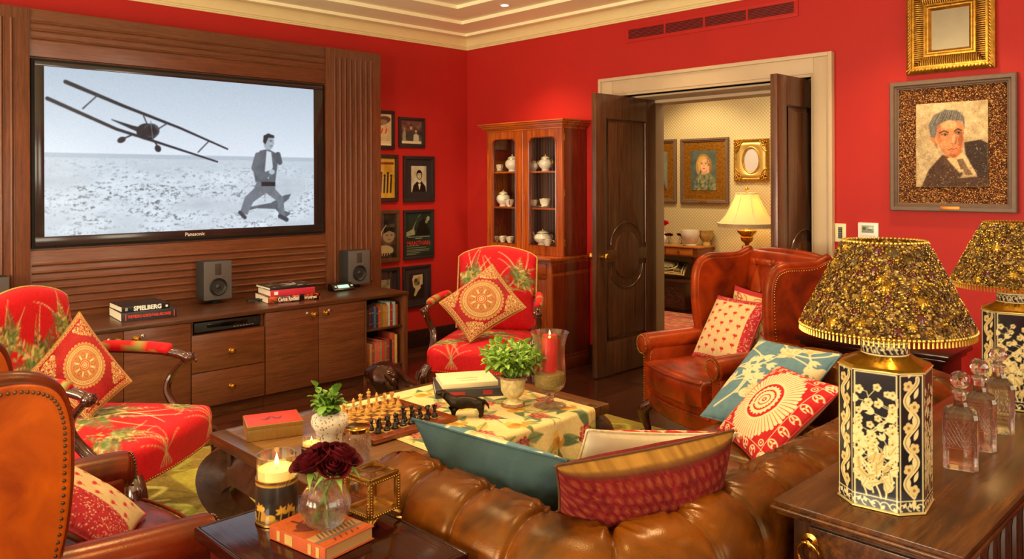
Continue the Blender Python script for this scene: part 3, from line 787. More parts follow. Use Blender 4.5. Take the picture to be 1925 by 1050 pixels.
shelf_row(.427, [('cream', .014, .165, .13), ('dark green', .022, .155, .13), ('maroon', .021, .165, .13), ('navy', .023, .168, .13), ('slate blue', .022, .172, .13), ('dark blue', .02, .155, .13), ('orange red', .027, .175, .14), ('olive', .018, .188, .14), ('amber', .024, .182, .14), ('tan', .02, .166, .13), ('pale grey', .02, .196, .15), ('crimson', .025, .176, .14), ('pale blue', .026, .192, .15), ('rust', .022, .17, .14)], 'upper', 'old hardbacks on the upper bookshelf')
shelf_row(.111, [('brown', .019, .172, .13), ('rust', .023, .19, .13), ('tan', .022, .192, .13), ('brick', .023, .19, .13), ('dusty rose', .023, .196, .14), ('coral', .026, .215, .2), ('sage', .02, .206, .15), ('scarlet', .026, .204, .15), ('moss', .02, .2, .15), ('crimson', .024, .21, .18), ('black', .023, .2, .14), ('orange red', .026, .255, .2), ('sand', .024, .24, .15)], 'lower', 'old hardbacks on the lower bookshelf')

# ================================================================== framed pictures on the red wall beyond the panelling
FRB = WOOD('picture frame brown', '2a1a14', '4a3026', 'z', 1.4, .35); FRC = M('picture frame charcoal', '2c2523', rough=.4, var=.15, vscale=30); FRO = WOOD('picture frame oak', '4a2e18', '74492a', 'z', 1.4, .4)
PHOTO = PAINTED('print paper', rough=.5, bump=0); GLZ = PANE('picture glass')
def picture(name, lab, cat, y0, y1, z0, z1, fm, fw, draw, mat=None, mw=0., grp='framed film pictures on the red left wall', res=420, dep=.022, extra=None):
    x = XL+.001; p = thing(name, lab, cat, (x, (y0+y1)/2, z0), 0, grp); W, H = y1-y0, z1-z0
    fr = MB(); e = .35*fw
    for q in ((0, 0, W, fw), (0, H-fw, W, H), (0, fw, fw, H-fw), (W-fw, fw, W, H-fw)): fr.box((0, -W/2+q[0], q[1]), (dep, -W/2+q[2], q[3]), .003)
    for q in ((fw-.004, fw-.004, W-fw+.004, fw+.003), (fw-.004, H-fw-.003, W-fw+.004, H-fw+.004), (fw-.004, fw+.003, fw+.003, H-fw-.003), (W-fw-.003, fw+.003, W-fw+.004, H-fw-.003)): fr.box((0, -W/2+q[0], q[1]), (dep*.7, -W/2+q[2], q[3]), .001)
    fr.build('frame', fm, p)
    if mat:
        m = MB(); m.box((.002, -W/2+fw, fw), (.006, W/2-fw, H-fw)); m.build('mount', mat, p)
    a = fw+mw; cw, ch = W-2*a, H-2*a
    if callable(draw):
        cv = Canvas(cw, ch, res, 'c8b98e'); draw(cv, cw, ch); cv.blur(1).grain(.02)
        m = MB(); flat_painted(m, cv, (.0075, -W/2+a, a), (0, cw, 0), (0, 0, ch)); m.build('print', PHOTO, p, angle=None)
    m = MB(); m.box((.010, -W/2+fw, fw), (.0115, W/2-fw, H-fw)); m.build('glazing', GLZ, p)
    return p
def face(cv, cx, cy, s, skin, hair, dark, hairtop=1.0, side=1):
    cv.poly([(cx-.36*s, cy-.62*s), (cx+.36*s, cy-.62*s), (cx+.3*s, cy-.2*s), (cx-.3*s, cy-.2*s)], skin)
    cv.ell(cx, cy+.12*s, .62*s, .78*s*hairtop, hair); cv.ell(cx, cy, .46*s, .62*s, skin)
    cv.poly([(cx-.48*s, cy+.2*s), (cx-.44*s, cy+.55*s), (cx+.1*s, cy+.7*s), (cx+.5*s, cy+.5*s), (cx+.5*s, cy+.15*s), (cx+.36*s, cy+.38*s), (cx-.2*s, cy+.42*s), (cx-.4*s, cy+.28*s)], hair)
    for q in (-.2, .2): cv.ell(cx+q*s, cy+.06*s, .085*s, .045*s, dark); cv.stroke([(cx+(q-.1)*s, cy+.17*s), (cx+(q+.1)*s, cy+.18*s)], .05*s, hair)
    cv.stroke([(cx+.02*s, cy+.05*s), (cx+.07*s*side, cy-.15*s), (cx-.02*s, cy-.17*s)], .035*s, dark, .7); cv.stroke([(cx-.15*s, cy-.32*s), (cx, cy-.34*s), (cx+.15*s, cy-.31*s)], .05*s, dark, .9)
def noise_bg(cv, c1, c2, s=8, seed=1):
    n = fbm(cv.X, cv.Y, s/cv.w, seed)[..., None]; n = np.clip((n-.3)/.4, 0, 1); cv.img = srgb(c1)*(1-n)+srgb(c2)*n
def d_poster1(cv, w, h):
    noise_bg(cv, 'cdb583', 'e0cfa2', 4, 2); cv.ell(w*.55, h*.78, w*.4, h*.13, '4c4438', .2); cv.ell(w*.6, h*.74, w*.2, h*.08, '8a7c62')
    for i, x in enumerate((.3, .5, .7)): cv.stroke([(w*x, h*.40), (w*(x+.06), h*.52)], w*.07, 'd0502c')
    cv.rect(w*.2, h*.1, w*.95, h*.14, 'efe2bc'); cv.rect(w*.2, h*.0, w*.95, h*.08, 'f6e7ba')
def d_couple(cv, w, h):
    noise_bg(cv, '3a332b', '6d6353', 6, 4); cv.rect(0, 0, w, h*.12, 'e2d3ac')
    cv.poly([(w*.28, h*.12), (w*.3, h*.48), (w*.45, h*.58), (w*.62, h*.48), (w*.64, h*.12)], '4a443b'); cv.poly([(w*.58, h*.12), (w*.6, h*.4), (w*.72, h*.47), (w*.86, h*.38), (w*.88, h*.12)], 'c9bea8')
    face(cv, w*.47, h*.72, w*.15, 'b9ab92', '211d19', '2b2620'); face(cv, w*.72, h*.58, w*.12, 'c9bca3', '231e1a', '2b2620', 1.05)
    cv.poly([(w*.05, h*.12), (w*.07, h*.55), (w*.15, h*.62), (w*.2, h*.5), (w*.2, h*.12)], '9a907c'); cv.ell(w*.14, h*.66, w*.05, h*.07, '8f836c')
def d_yellow(cv, w, h):
    noise_bg(cv, 'c8921f', 'ddb03a', 3, 6)
    for i in range(5): cv.stroke([(w*(.25+.14*i), h*.15), (w*(.28+.14*i), h*(.5+.06*(i % 2)))], w*.07, '2a231c'); cv.ell(w*(.28+.14*i), h*(.56+.06*(i % 2)), w*.05, h*.035, '2a231c')
    cv.rect(w*.05, h*.84, w*.95, h*.9, '8a3a1c')
def d_tuxedo(cv, w, h):
    noise_bg(cv, 'b3a68c', 'cfc4aa', 3, 8); cv.poly([(w*.05, 0), (w*.15, h*.26), (w*.4, h*.42), (w*.66, h*.42), (w*.93, h*.22), (w*.98, 0)], '1b1816')
    cv.poly([(w*.4, h*.43), (w*.54, h*.06), (w*.66, h*.42)], 'e4dbc6'); face(cv, w*.53, h*.64, w*.3, 'd5c8ae', '15120f', '241f1a', 1.08)
    cv.poly([(w*.4, h*.40), (w*.53, h*.345), (w*.66, h*.40), (w*.66, h*.32), (w*.53, h*.335), (w*.4, h*.31)], '0e0c0b')
def d_dark_poster(cv, w, h):
    noise_bg(cv, '1d1a17', '3a332a', 5, 10); cv.poly([(w*.3, h*.45), (w*.5, h*.72), (w*.9, h*.78), (w*.98, h*.5), (w*.8, h*.3), (w*.5, h*.3)], '4d4336')
    cv.ell(w*.68, h*.52, w*.24, h*.17, '9a8768'); cv.poly([(w*.45, h*.55), (w*.5, h*.7), (w*.9, h*.7), (w*.94, h*.56), (w*.7, h*.62)], '241f1a'); cv.ell(w*.62, h*.52, w*.04, h*.012, '15110e'); cv.ell(w*.8, h*.52, w*.04, h*.012, '15110e'); cv.stroke([(w*.64, h*.42), (w*.76, h*.42)], h*.012, '3a2c20')
    cv.stroke([(w*.32, h*.3), (w*.4, h*.6), (w*.58, h*.75)], (w*.05, w*.02), 'd8c795'); cv.ell(w*.5, h*.18, w*.38, h*.12, 'b9a578')
    for i in range(7): cv.rect(w*(.14+.1*i), h*.06, w*(.2+.1*i), h*.12, '231d17')
def d_green_poster(cv, w, h):
    n = fbm(cv.X, cv.Y, 9, 12)[..., None]; cv.img = srgb('17231c')*(1-n)+srgb('31463a')*n
    cv.poly([(0, h*.55), (w*.25, h*.62), (w*.5, h*.92), (w*.62, h*.98), (w*.45, h*.86), (w*.32, h*.66), (w*.36, h*.5), (0, h*.45)], 'b6b184', .8)
    cv.poly([(w*.4, h*.5), (w*.5, h*.78), (w*.72, h*.86), (w*.9, h*.6), (w*.95, h*.45)], '131a16'); cv.ell(w*.86, h*.85, w*.06, h*.06, 'a39f7c', -.4); cv.ell(w*.8, h*.78, w*.05, h*.04, '8d8a6c', -.4)
    for y, a, b in ((.445, .1, .92), (.41, .38, .62)): cv.stroke([(w*a, h*y), (w*b, h*y)], h*.013, 'd9d4ae', .8)
    for y, a, b in ((.245, .04, .5), (.2, .04, .78), (.155, .04, .9), (.125, .04, .9), (.085, .04, .55), (.05, .04, .4)): cv.stroke([(w*a, h*y), (w*b, h*y)], h*.012, 'c6c296', .7)
def d_small_photo(cv, w, h): noise_bg(cv, '6d6a54', 'b9b187', 4, 14); cv.ell(w*.5, h*.3, w*.3, h*.2, '3f4438')
def d_torn(cv, w, h):
    noise_bg(cv, '241d1a', '2d2521', 5, 16)
    cv.poly([(w*.28, h*.92), (w*.9, h*.95), (w*.9, h*.55), (w*.75, h*.52), (w*.78, h*.42), (w*.6, h*.3), (w*.42, h*.1), (w*.3, h*.14), (w*.42, h*.38), (w*.26, h*.5), (w*.2, h*.78)], 'cbb586')
    cv.ell(w*.5, h*.66, w*.2, h*.15, '8a7652'); cv.ell(w*.44, h*.72, w*.1, h*.08, '4a3c2a'); cv.ell(w*.62, h*.6, w*.08, h*.06, '4a3c2a'); cv.ell(w*.66, h*.8, w*.12, h*.06, 'a8925f')
MATD = M('dark mount card', '2a2327', rough=.8, var=.05); MATB = M('plum mount card', '352b2e', rough=.8, var=.05)
picture('framed_poster', 'cream poster with orange lettering in dark frame, topmost beside the panelling edge', 'picture', 4.14, 4.436, 1.907, 2.268, FRC, .03, d_poster1)
picture('framed_photograph', 'small sepia photograph of a couple in dark frame, topmost of right column', 'picture', 4.485, 4.797, 1.928, 2.218, FRC, .024, d_couple, MATB, .014)
picture('framed_poster', 'yellow poster with dark figures in brown frame beside the panelling', 'picture', 4.14, 4.476, 1.412, 1.856, FRB, .034, d_yellow)
picture('framed_photograph', 'sepia portrait of a man in tuxedo and bow tie, black frame', 'picture', 4.538, 4.914, 1.402, 1.848, FRC, .03, d_tuxedo, MATD, .066)
picture('framed_poster', 'dark film poster with a frowning face in oak frame', 'picture', 4.14, 4.493, .843, 1.336, FRO, .036, d_dark_poster)
p = picture('framed_poster', 'dark green film poster with red capital title in black frame', 'picture', 4.538, 4.906, .85, 1.328, FRC, .026, d_green_poster, None, 0, res=460)
text('MANTHAN', .062, M('poster red', 'c4302a', rough=.6, var=0), p, MOF[p] @ frame((.0085, 0, .148+.004), (0, 1, 0), (0, 0, 1)), 'poster_title', xs=.92, bold=.001)
picture('framed_photograph', 'small dim print in a wide charcoal mount beside the console top', 'picture', 4.14, 4.491, .40, .792, FRC, .03, d_small_photo, MATD, .08)
picture('framed_photograph', 'torn sepia photograph in dark mount, lowest frame above the baseboard', 'picture', 4.527, 4.864, .388, .79, FRC, .022, d_torn, MATB, .055)
# ================================================================== mahogany china cabinet in the corner
cc = thing('china_cabinet', 'tall glazed mahogany china cabinet standing in the red corner', 'cabinet', (-5.02, 5.1, 0))
LX0, LX1, LY = -5.49, -4.515, 4.84
def P_(nm, mb, mat, parent=cc):
    o = mb.build(nm, mat, None, angle=35); o.data.transform(MOF[cc].inverted()); o.parent = parent; return o
m = MB(); m.box((LX0, LY+.02, .10), (LX1, 5.345, .925), .003); base_ = P_('base_cabinet', m, MAHOG)
m = MB(); m.box((LX1-.001, LY+.035, .10), (LX1+.004, 5.34, .80), .001); P_('side_panel', m, MAHOGD)
m = MB(); m.box((LX1-.001, LY+.03, .83), (LX1+.006, 5.34, .90), .002); P_('side_panel', m, MAHOGD)
m = MB(); m.box((LX0-.012, LY, .0), (LX1+.012, 5.346, .10), .006); m.box((LX0-.006, LY+.008, .10), (LX1+.006, 5.346, .125), .008); P_('plinth', m, MAHOGD)
m = MB(); m.box((LX0-.03, LY-.02, .925), (LX1+.02, 5.347, .953), .008); P_('counter_top', m, MAHOGX)
for i, (a, b) in enumerate(((LX0+.05, -5.01), (-4.995, LX1-.05))):
    m = MB(); m.box((a, LY+.004, .15), (b, LY+.0215, .765), .003)
    d = P_('door', m, MAHOG)
    w = b-a; A = [(a+.06, .21), (b-.06, .21), (b-.06, .62)] + [(a+w/2+(w/2-.06)*cos(q*PI/10), .62+.07*sin(q*PI/10)) for q in range(1, 10)] + [(a+.06, .62)]
    m = MB(); m.tube([(p[0], LY+.003, p[1]) for p in A], .007, 8, closed=True); q = P_('panel_moulding', m, MAHOGD, d)
    m = MB(); m.prism([(a+w/2+(p[0]-a-w/2)*.9, .415+(p[1]-.415)*.93) for p in A], LY-.001, LY+.008, 'xz', .004); P_('panel_field', m, MAHOG, d)
m = MB(); m.box((LX0+.05, LY+.002, .785), (LX1-.05, LY+.0215, .905), .004); d = P_('drawer', m, MAHOGX)
for x in (-5.28, -4.68):
    m = MB(); m.M = Matrix.Translation((x, LY+.002, .845)) @ Matrix.Rotation(PI/2, 4, 'X'); m.lathe([(0, 0), (.011, 0), (.009, .012), (.019, .02), (.02, .028), (.012, .034), (0, .035)], seg=16); P_('knob', m, M('ebony knob', '1c1210', rough=.2), d)
# upper case
UX0, UX1, UY, UZ0, UZ1 = -5.495, -4.545, 5.035, .953, 2.06
m = MB(); m.box((UX0, UY+.02, UZ0), (UX0+.022, 5.345, UZ1)); P_('upper_side', m, MAHOGD)
m = MB(); m.box((UX1-.022, UY+.02, UZ0), (UX1, 5.345, UZ1), .002); P_('upper_side', m, MAHOGD)
m = MB(); m.box((UX0+.022, UY+.02, UZ1-.02), (UX1-.022, 5.345, UZ1)); m.box((UX0+.022, UY+.02, UZ0), (UX1-.022, 5.345, UZ0+.075)); P_('upper_carcass', m, MAHOGX)
def pleat():
    t = NT('pleated brown lining'); v = t.coords((1, 1, 1)); wv = t.node('ShaderNodeTexWave', bands_direction='X'); wv.inputs['Scale'].default_value = 9; wv.inputs['Distortion'].default_value = .6
    t.link(v, wv.inputs['Vector']); t.link(t.ramp(wv.outputs['Fac'], [(.1, lin('3c1f12')), (.9, lin('85543a'))]), t.b.inputs['Base Color']); t.set(Roughness=.7); return t.m
m = MB()
nx = 120; xs = np.linspace(UX0+.022, UX1-.022, nx); P = np.zeros((2, nx, 3)); P[:, :, 0] = xs; P[0, :, 2] = UZ0+.07; P[1, :, 2] = UZ1-.02; P[:, :, 1] = 5.33+.007*np.sin(np.arange(nx)*1.1)
m.grid(P); P_('back_lining', m, pleat())
for z in (1.365, 1.69):
    m = MB(); m.box((UX0+.022, UY+.035, z-.016), (UX1-.022, 5.32, z), .002); P_('shelf', m, MAHOGX)
gl = ((-5.425, -5.115, 1.035, 1.985), (-4.945, -4.62, 1.035, 1.985)); dd = ((UX0, -5.022), (-5.018, UX1))
for (ga, gb, gz0, gz1), (a, b) in zip(gl, dd):
    m = MB(); r = .055
    hole = [(ga, gz0), (gb, gz0), (gb, gz1-r)] + [(gb-r+r*cos(q*PI/12), gz1-r+r*sin(q*PI/12)) for q in range(1, 6)] + [(gb-r, gz1), (ga+r, gz1)] + [(ga+r-r*sin(q*PI/12), gz1-r+r*cos(q*PI/12)) for q in range(1, 6)] + [(ga, gz1-r)]
    oz0, oz1 = UZ0+.002, UZ1-.002
    # frame face between outer rectangle and arched opening, made of bars plus corner fillets
    m.box((a, UY, oz0), (ga, UY+.022, oz1)); m.box((gb, UY, oz0), (b, UY+.022, oz1)); m.box((ga, UY, oz0), (gb, UY+.022, gz0)); m.box((ga, UY, gz1), (gb, UY+.022, oz1))
    m.prism([(gb, gz1), (gb, gz1-r)] + [(gb-r+r*cos(q*PI/12), gz1-r+r*sin(q*PI/12)) for q in range(1, 7)], UY, UY+.022, 'xz'); m.prism([(ga, gz1), (ga+r, gz1)] + [(ga+r-r*sin(q*PI/12), gz1-r+r*cos(q*PI/12)) for q in range(1, 7)], UY, UY+.022, 'xz')
    d = P_('glazed_door', m, MAHOG)
    m = MB(); m.tube([(p[0], UY-.001, p[1]) for p in hole], .006, 8, closed=True); P_('glazing_bead', m, MAHOGD, d)
    m = MB(); m.box((ga-.004, UY+.010, gz0-.004), (gb+.004, UY+.013, gz1+.004)); P_('pane', m, PANE('cabinet glass'), d)
m = MB(); m.tube([(-5.02, UY-.003, UZ0+.01), (-5.02, UY-.003, UZ1-.01)], .007, 8); P_('meeting_bead', m, MAHOG)
m = MB(); m.M = Matrix.Translation((-5.0, UY-.001, 1.50)) @ Matrix.Rotation(PI/2, 4, 'X'); m.lathe([(0, 0), (.006, 0), (.006, .002), (0, .003)], seg=12); P_('keyhole', m, BRASS)
m = MB()
for z0, z1, e in ((2.055, 2.075, .008), (2.075, 2.085, .02), (2.085, 2.105, .034), (2.105, 2.12, .055), (2.12, 2.132, .066)): m.box((UX0-e, UY-e, z0), (UX1+e, 5.347, z1), .003)
P_('cornice', m, MAHOGX)
m = MB()
for z in (1.98, 1.5, 1.07): m.box((UX1, UY+.022, z-.03), (UX1+.003, UY+.032, z+.03))
P_('hinge', m, BRASSO)

CHINA = M('white china', 'f2ead8', rough=.12, var=.02, coat=.5); CGOLD = M('china gilding', 'c89a3e', rough=.2, metal=1, var=0)
def cup(lab, x, y, z, s=1., saucer=True, handle=0., name='teacup', grp='gilded white china in the cabinet'):
    t = thing(name, lab, 'teacup', (x, y, z+.001), handle, grp); h0 = .008 if saucer else 0
    m = MB(); m.lathe_open([(.001, h0), (.022*s, h0), (.022*s, h0+.004), (.034*s, h0+.022*s), (.041*s, h0+.052*s), (.043*s, h0+.06*s), (.041*s, h0+.06*s), (.037*s, h0+.045*s), (.02*s, h0+.01), (.001, h0+.009)], seg=22); m.build('bowl', CHINA, t)
    m = MB(); m.tube(curve([(.04*s, 0, h0+.048*s), (.062*s, 0, h0+.05*s), (.063*s, 0, h0+.028*s), (.037*s, 0, h0+.018*s)], 12), .004*s, 7); m.build('handle', CGOLD, t)
    m = MB(); m.lathe_open([(.0405*s, h0+.0602*s), (.0435*s, h0+.0602*s), (.0437*s, h0+.0575*s), (.0434*s, h0+.0575*s)], seg=22); m.build('gilt_rim', CGOLD, t)
    if saucer:
        m = MB(); m.lathe([(0, 0), (.03*s, 0), (.033*s, .003), (.066*s, .012), (.067*s, .014), (.03*s, .007), (0, .007)], seg=26); m.build('saucer', CHINA, t)
        m = MB(); m.lathe_open([(.0655*s, .0138), (.0675*s, .0142), (.0675*s, .0125), (.0655*s, .0138)], seg=26); m.build('saucer_rim', CGOLD, t)
    return t
def pot(lab, x, y, z, s=1., handles=True, lid=True, spout=False, rz=0., name='sugar_pot', cat='china pot'):
    t = thing(name, lab, cat, (x, y, z+.001), rz, 'gilded white china in the cabinet')
    k = 1.35 if spout else 1.
    m = MB(); m.lathe([(0, 0), (.03*s*k, 0), (.032*s*k, .006*s), (.026*s*k, .012*s), (.05*s*k, .035*s), (.056*s*k, .055*s), (.05*s*k, .078*s), (.036*s*k, .09*s), (.038*s*k, .096*s), (.0, .097*s)], seg=26); m.build('body', CHINA, t)
    m = MB(); m.lathe_open([(.0365*s*k, .0965*s), (.0392*s*k, .0965*s), (.0392*s*k, .0925*s), (.037*s*k, .092*s)], seg=26); m.build('gilt_rim', CGOLD, t)
    if lid:
        m = MB(); m.lathe([(.035*s*k, .0975*s), (.033*s*k, .104*s), (.018*s*k, .114*s), (.006*s, .117*s), (.005*s, .122*s), (0, .122*s)], seg=24); l = m.build('lid', CHINA, t)
        m = MB(); m.ball((0, 0, .127*s), .008*s, 10, 8); m.build('finial', CGOLD, None).parent = l
    if handles:
        for sx in ((1,) if spout else (1, -1)):
            m = MB(); m.tube(curve([(sx*.048*s*k, 0, .08*s), (sx*.075*s*k, 0, .088*s), (sx*.08*s*k, 0, .06*s), (sx*.052*s*k, 0, .045*s)], 14), .0045*s, 7); m.build('handle', CGOLD, t)
    if spout:
        m = MB(); m.tube(curve([(-.065*s, 0, .045*s), (-.092*s, 0, .058*s), (-.105*s, 0, .088*s), (-.122*s, 0, .105*s)], 14), np.linspace(.015*s, .006*s, len(curve([(0, 0, 0)]*4, 14))), 9); m.build('spout', CHINA, t)
        m = MB(); m.ball((-.122*s, 0, .105*s), .0075*s, 8, 6); m.build('gilt_spout_tip', CGOLD, t)
    return t
yc = 5.17
cup('gilded teacup on a saucer, top left shelf of the china cabinet', -5.475, yc, 1.69, 1.05, handle=-.4)
pot('tall white china jar beside the teacup, top left shelf', -5.315, yc+.02, 1.69, 1.25, handles=False, name='china_jar')
pot('lidded sugar pot, larger piece on the middle left shelf', -5.42, yc, 1.365, 1.2, handles=False)
cup('small cup without saucer beside the lidded pot, middle left shelf', -5.305, yc-.03, 1.365, 1.1, saucer=False, handle=-.8)
for x, l in ((-5.49, 'leftmost'), (-5.395, 'middle one'), (-5.30, 'rightmost')):
    cup('small gilded cup, %s of three on the bottom left shelf' % l, x, yc-.03, 1.028, .95, saucer=False, handle=-.6)
pot('narrow lidded sugar pot at left on the top right shelf', -5.02, yc, 1.69, .85, rz=.9)
pot('wide two-handled tureen with lid on the top right shelf', -4.87, yc, 1.69, 1.15, name='small_tureen')
cup('gilded teacup on a saucer, left of two on the middle right shelf', -5.022, yc, 1.365, 1.0, handle=1.)
cup('gilded teacup on a saucer, right of two on the middle right shelf', -4.86, yc-.02, 1.365, 1.2, handle=2.6)
pot('white teapot with gilt spout tip on the bottom right shelf', -4.905, yc, 1.028, 1.1, spout=True, name='teapot', cat='teapot')
cup('little cream cup beside the teapot, bottom right shelf', -4.79, yc-.06, 1.028, .95, saucer=False, handle=.3)

# ================================================================== things on the back wall, right of the doorway
def wallframe(nm, lab, cat, x0, x1, z0, z1, y=YB):
    return thing(nm, lab, cat, ((x0+x1)/2, y, z0))
def rectframe(mb, x0, x1, z0, z1, w, y0, y1, bev=.003):
    for a in ((x0, z0, x1, z0+w), (x0, z1-w, x1, z1), (x0, z0+w, x0+w, z1-w), (x1-w, z0+w, x1, z1-w)): mb.box((a[0], y0, a[1]), (a[2], y1, a[3]), bev)
def mitre(mb, x0, x1, z0, z1, prof, y):
    """frame moulding: prof list of (inset, stand-off) swept round the rectangle"""
    R = []
    for ins, off in prof: R.append([(x0+ins, y-off, z0+ins), (x1-ins, y-off, z0+ins), (x1-ins, y-off, z1-ins), (x0+ins, y-off, z1-ins)])
    vs = [p for r in R for p in r]; fs = []
    for i in range(len(R)-1):
        for k in range(4): fs.append((i*4+k, i*4+(k+1) % 4, (i+1)*4+(k+1) % 4, (i+1)*4+k))
    mb.add(vs, fs)
GLIT = None
def glitter():
    t = NT('crushed amber glitter border'); v = t.coords(); vo = t.node('ShaderNodeTexVoronoi'); vo.inputs['Scale'].default_value = 210; t.link(v, vo.inputs['Vector'])
    sp = t.node('ShaderNodeSeparateColor'); t.link(vo.outputs['Color'], sp.inputs['Color'])
    t.link(t.ramp(sp.outputs['Red'], [(.0, lin('1c0c07')), (.5, lin('56290d')), (.78, lin('955316')), (.96, lin('e0b060'))]), t.b.inputs['Base Color'])
    t.bump(vo.outputs['Distance'], 1., .004); t.set(Roughness=.3, Metallic=.45); return t.m
GLIT = glitter()
FRG = M('taupe painted frame', '6b5444', rough=.45, var=.1, vscale=25)
def portrait(nm, lab, x0, x1, z0, z1, px0, px1, pz0, pz1, y, draw, brd=None, res=380, fr=FRG, fw=.052, plate=True):
    p = wallframe(nm, lab, 'painting', x0, x1, z0, z1, y)
    m = MB(); mitre(m, x0, x1, z0, z1, [(0, .0), (0, .034), (.006, .04), (fw*.5, .040), (fw*.62, .028), (fw*.8, .03), (fw*.9, .022), (fw, .020), (fw, .006)], y); m.build('frame', fr, p, world=True, angle=30)
    m = MB(); m.box((x0+fw-.002, y-.012, z0+fw-.002), (x1-fw+.002, y-.003, z1-fw+.002)); m.build('border', brd or GLIT, p, world=True)
    cv = Canvas(px1-px0, pz1-pz0, res, 'b89a68'); draw(cv, px1-px0, pz1-pz0)
    m = MB(); m.box((px0, y-.018, pz0), (px1, y-.011, pz1)); m.build('canvas_edge', M('canvas edge', '9a8460'), p, world=True)
    m = MB(); flat_painted(m, cv, (px0, y-.0185, pz0), (px1-px0, 0, 0), (0, 0, pz1-pz0)); m.build('painting', PAINTED('oil paint', rough=.55, bump=.6, bscale=140), p, world=True, angle=None)
    if plate: m = MB(); m.box(((x0+x1)/2-.055, y-.043, z0+.012), ((x0+x1)/2+.055, y-.039, z0+.034), .001); m.build('name_plate', M('copper plate', 'b0682c', rough=.35, metal=.7), p, world=True)
    return p
def d_man(cv, w, h):
    n = fbm(cv.X, cv.Y, 24, 21)[..., None]; n2 = fbm(cv.X, cv.Y, 6, 22)[..., None]
    cv.img = srgb('a58a60')*(1-n)+srgb('d8c096')*n; cv.img = cv.img*(.88+.25*n2)
    B = '3a2820'
    cv.poly([(w*.08, 0), (w*.18, h*.2), (w*.38, h*.38), (w*.47, h*.35), (w*.6, h*.1), (w*.88, h*.12), (w, h*.2), (w, 0)], '4c3222')
    cv.poly([(w*.68, h*.52), (w*.9, h*.545), (w, h*.5), (w, h*.1), (w*.86, h*.12), (w*.7, h*.38)], B)
    cv.poly([(w*.36, h*.35), (w*.46, h*.34), (w*.66, h*.16), (w*.62, h*.1), (w*.4, h*.26)], '553a28'); cv.poly([(w*.44, h*.33), (w*.5, h*.36), (w*.66, h*.41), (w*.85, h*.15), (w*.78, h*.12), (w*.68, h*.2), (w*.62, h*.16)], 'd9b984')
    cv.poly([(w*.58, h*.32), (w*.66, h*.33), (w*.72, h*.24), (w*.64, h*.2)], '6b4f38'); cv.poly([(w*.6, h*.31), (w*.65, h*.32), (w*.8, h*.14), (w*.7, h*.14)], '7d6046')
    cv.poly([(w*.27, h*.7), (w*.28, h*.58), (w*.36, h*.44), (w*.46, h*.345), (w*.56, h*.33), (w*.64, h*.4), (w*.67, h*.52), (w*.68, h*.7), (w*.6, h*.84), (w*.36, h*.84)], 'd68a58')
    cv.poly([(w*.56, h*.34), (w*.64, h*.4), (w*.67, h*.52), (w*.675, h*.66), (w*.63, h*.6), (w*.6, h*.45), (w*.52, h*.36)], 'b9683e', .8); cv.poly([(w*.3, h*.56), (w*.38, h*.43), (w*.45, h*.37), (w*.42, h*.48), (w*.34, h*.62)], 'c47548', .7)
    cv.ell(w*.245, h*.58, w*.035, h*.055, 'c9794c', .2)
    cv.poly([(w*.21, h*.6), (w*.18, h*.74), (w*.26, h*.86), (w*.42, h*.915), (w*.58, h*.9), (w*.685, h*.82), (w*.69, h*.68), (w*.655, h*.77), (w*.5, h*.79), (w*.37, h*.76), (w*.31, h*.73), (w*.29, h*.62), (w*.265, h*.58)], '6d6862')
    for i in range(12): cv.stroke([(w*(.22+.035*i), h*(.72+.012*i*(1-i/12)*2)), (w*(.3+.03*i), h*.86)], w*.008, ['8d857a', '4b443d', '9a8d74'][i % 3], .8)
    for a, b, yy in ((.34, .46, .648), (.55, .645, .665)): cv.stroke([(w*a, h*(yy-.01)), (w*(a+b)/2, h*(yy+.018)), (w*b, h*(yy-.006))], h*.014, '5a4030')
    for a, yy in ((.41, .615), (.6, .632)): cv.ell(w*a, h*yy, w*.042, h*.014, '8a6a54'); cv.ell(w*a, h*yy, w*.016, h*.012, '33291f'); cv.stroke([(w*(a-.045), h*yy), (w*a, h*(yy+.017)), (w*(a+.045), h*yy)], h*.007, '4a3426')
    for x, y, rx, ry, c, al, ro in ((.47, .735, .11, .05, 'e6a878', .8, 0), (.40, .50, .05, .06, 'e39a6a', .6, 0), (.33, .66, .03, .09, '9a5a38', .5, 0), (.63, .56, .035, .08, '93522f', .55, 0), (.41, .625, .06, .03, '9c6040', .5, 0), (.60, .64, .055, .03, '96583a', .5, 0), (.535, .57, .018, .06, 'eab088', .7, -.1), (.57, .56, .014, .05, '9a5836', .6, -.1), (.52, .40, .06, .022, 'bb6e48', .6, 0), (.50, .365, .09, .02, '9a5634', .5, 0), (.29, .50, .02, .05, 'a05c38', .6, .3)): cv.ell(x*w, y*h, rx*w, ry*h, c, ro, a=al)
    cv.blur(2)
    for a, b, yy in ((.34, .46, .648), (.55, .645, .665)): cv.stroke([(w*a, h*(yy-.006)), (w*(a+b)/2, h*(yy+.018)), (w*b, h*(yy-.003))], h*.012, '4a3324', .85)
    for a, yy in ((.41, .617), (.6, .634)): cv.ell(w*a, h*yy, w*.034, h*.010, 'b89c80', a=.8); cv.ell(w*(a+.006), h*yy, w*.014, h*.011, '2c2119'); cv.stroke([(w*(a-.04), h*yy), (w*a, h*(yy+.015)), (w*(a+.042), h*yy)], h*.006, '3a281c', .9)
    cv.stroke([(w*.50, h*.512), (w*.535, h*.502), (w*.57, h*.515)], h*.007, '7a3f24', .8); cv.stroke([(w*.455, h*.437), (w*.50, h*.447), (w*.53, h*.442), (w*.585, h*.449)], h*.009, '82352a', .9); cv.stroke([(w*.47, h*.424), (w*.53, h*.418), (w*.57, h*.43)], h*.009, 'b5604a', .7)
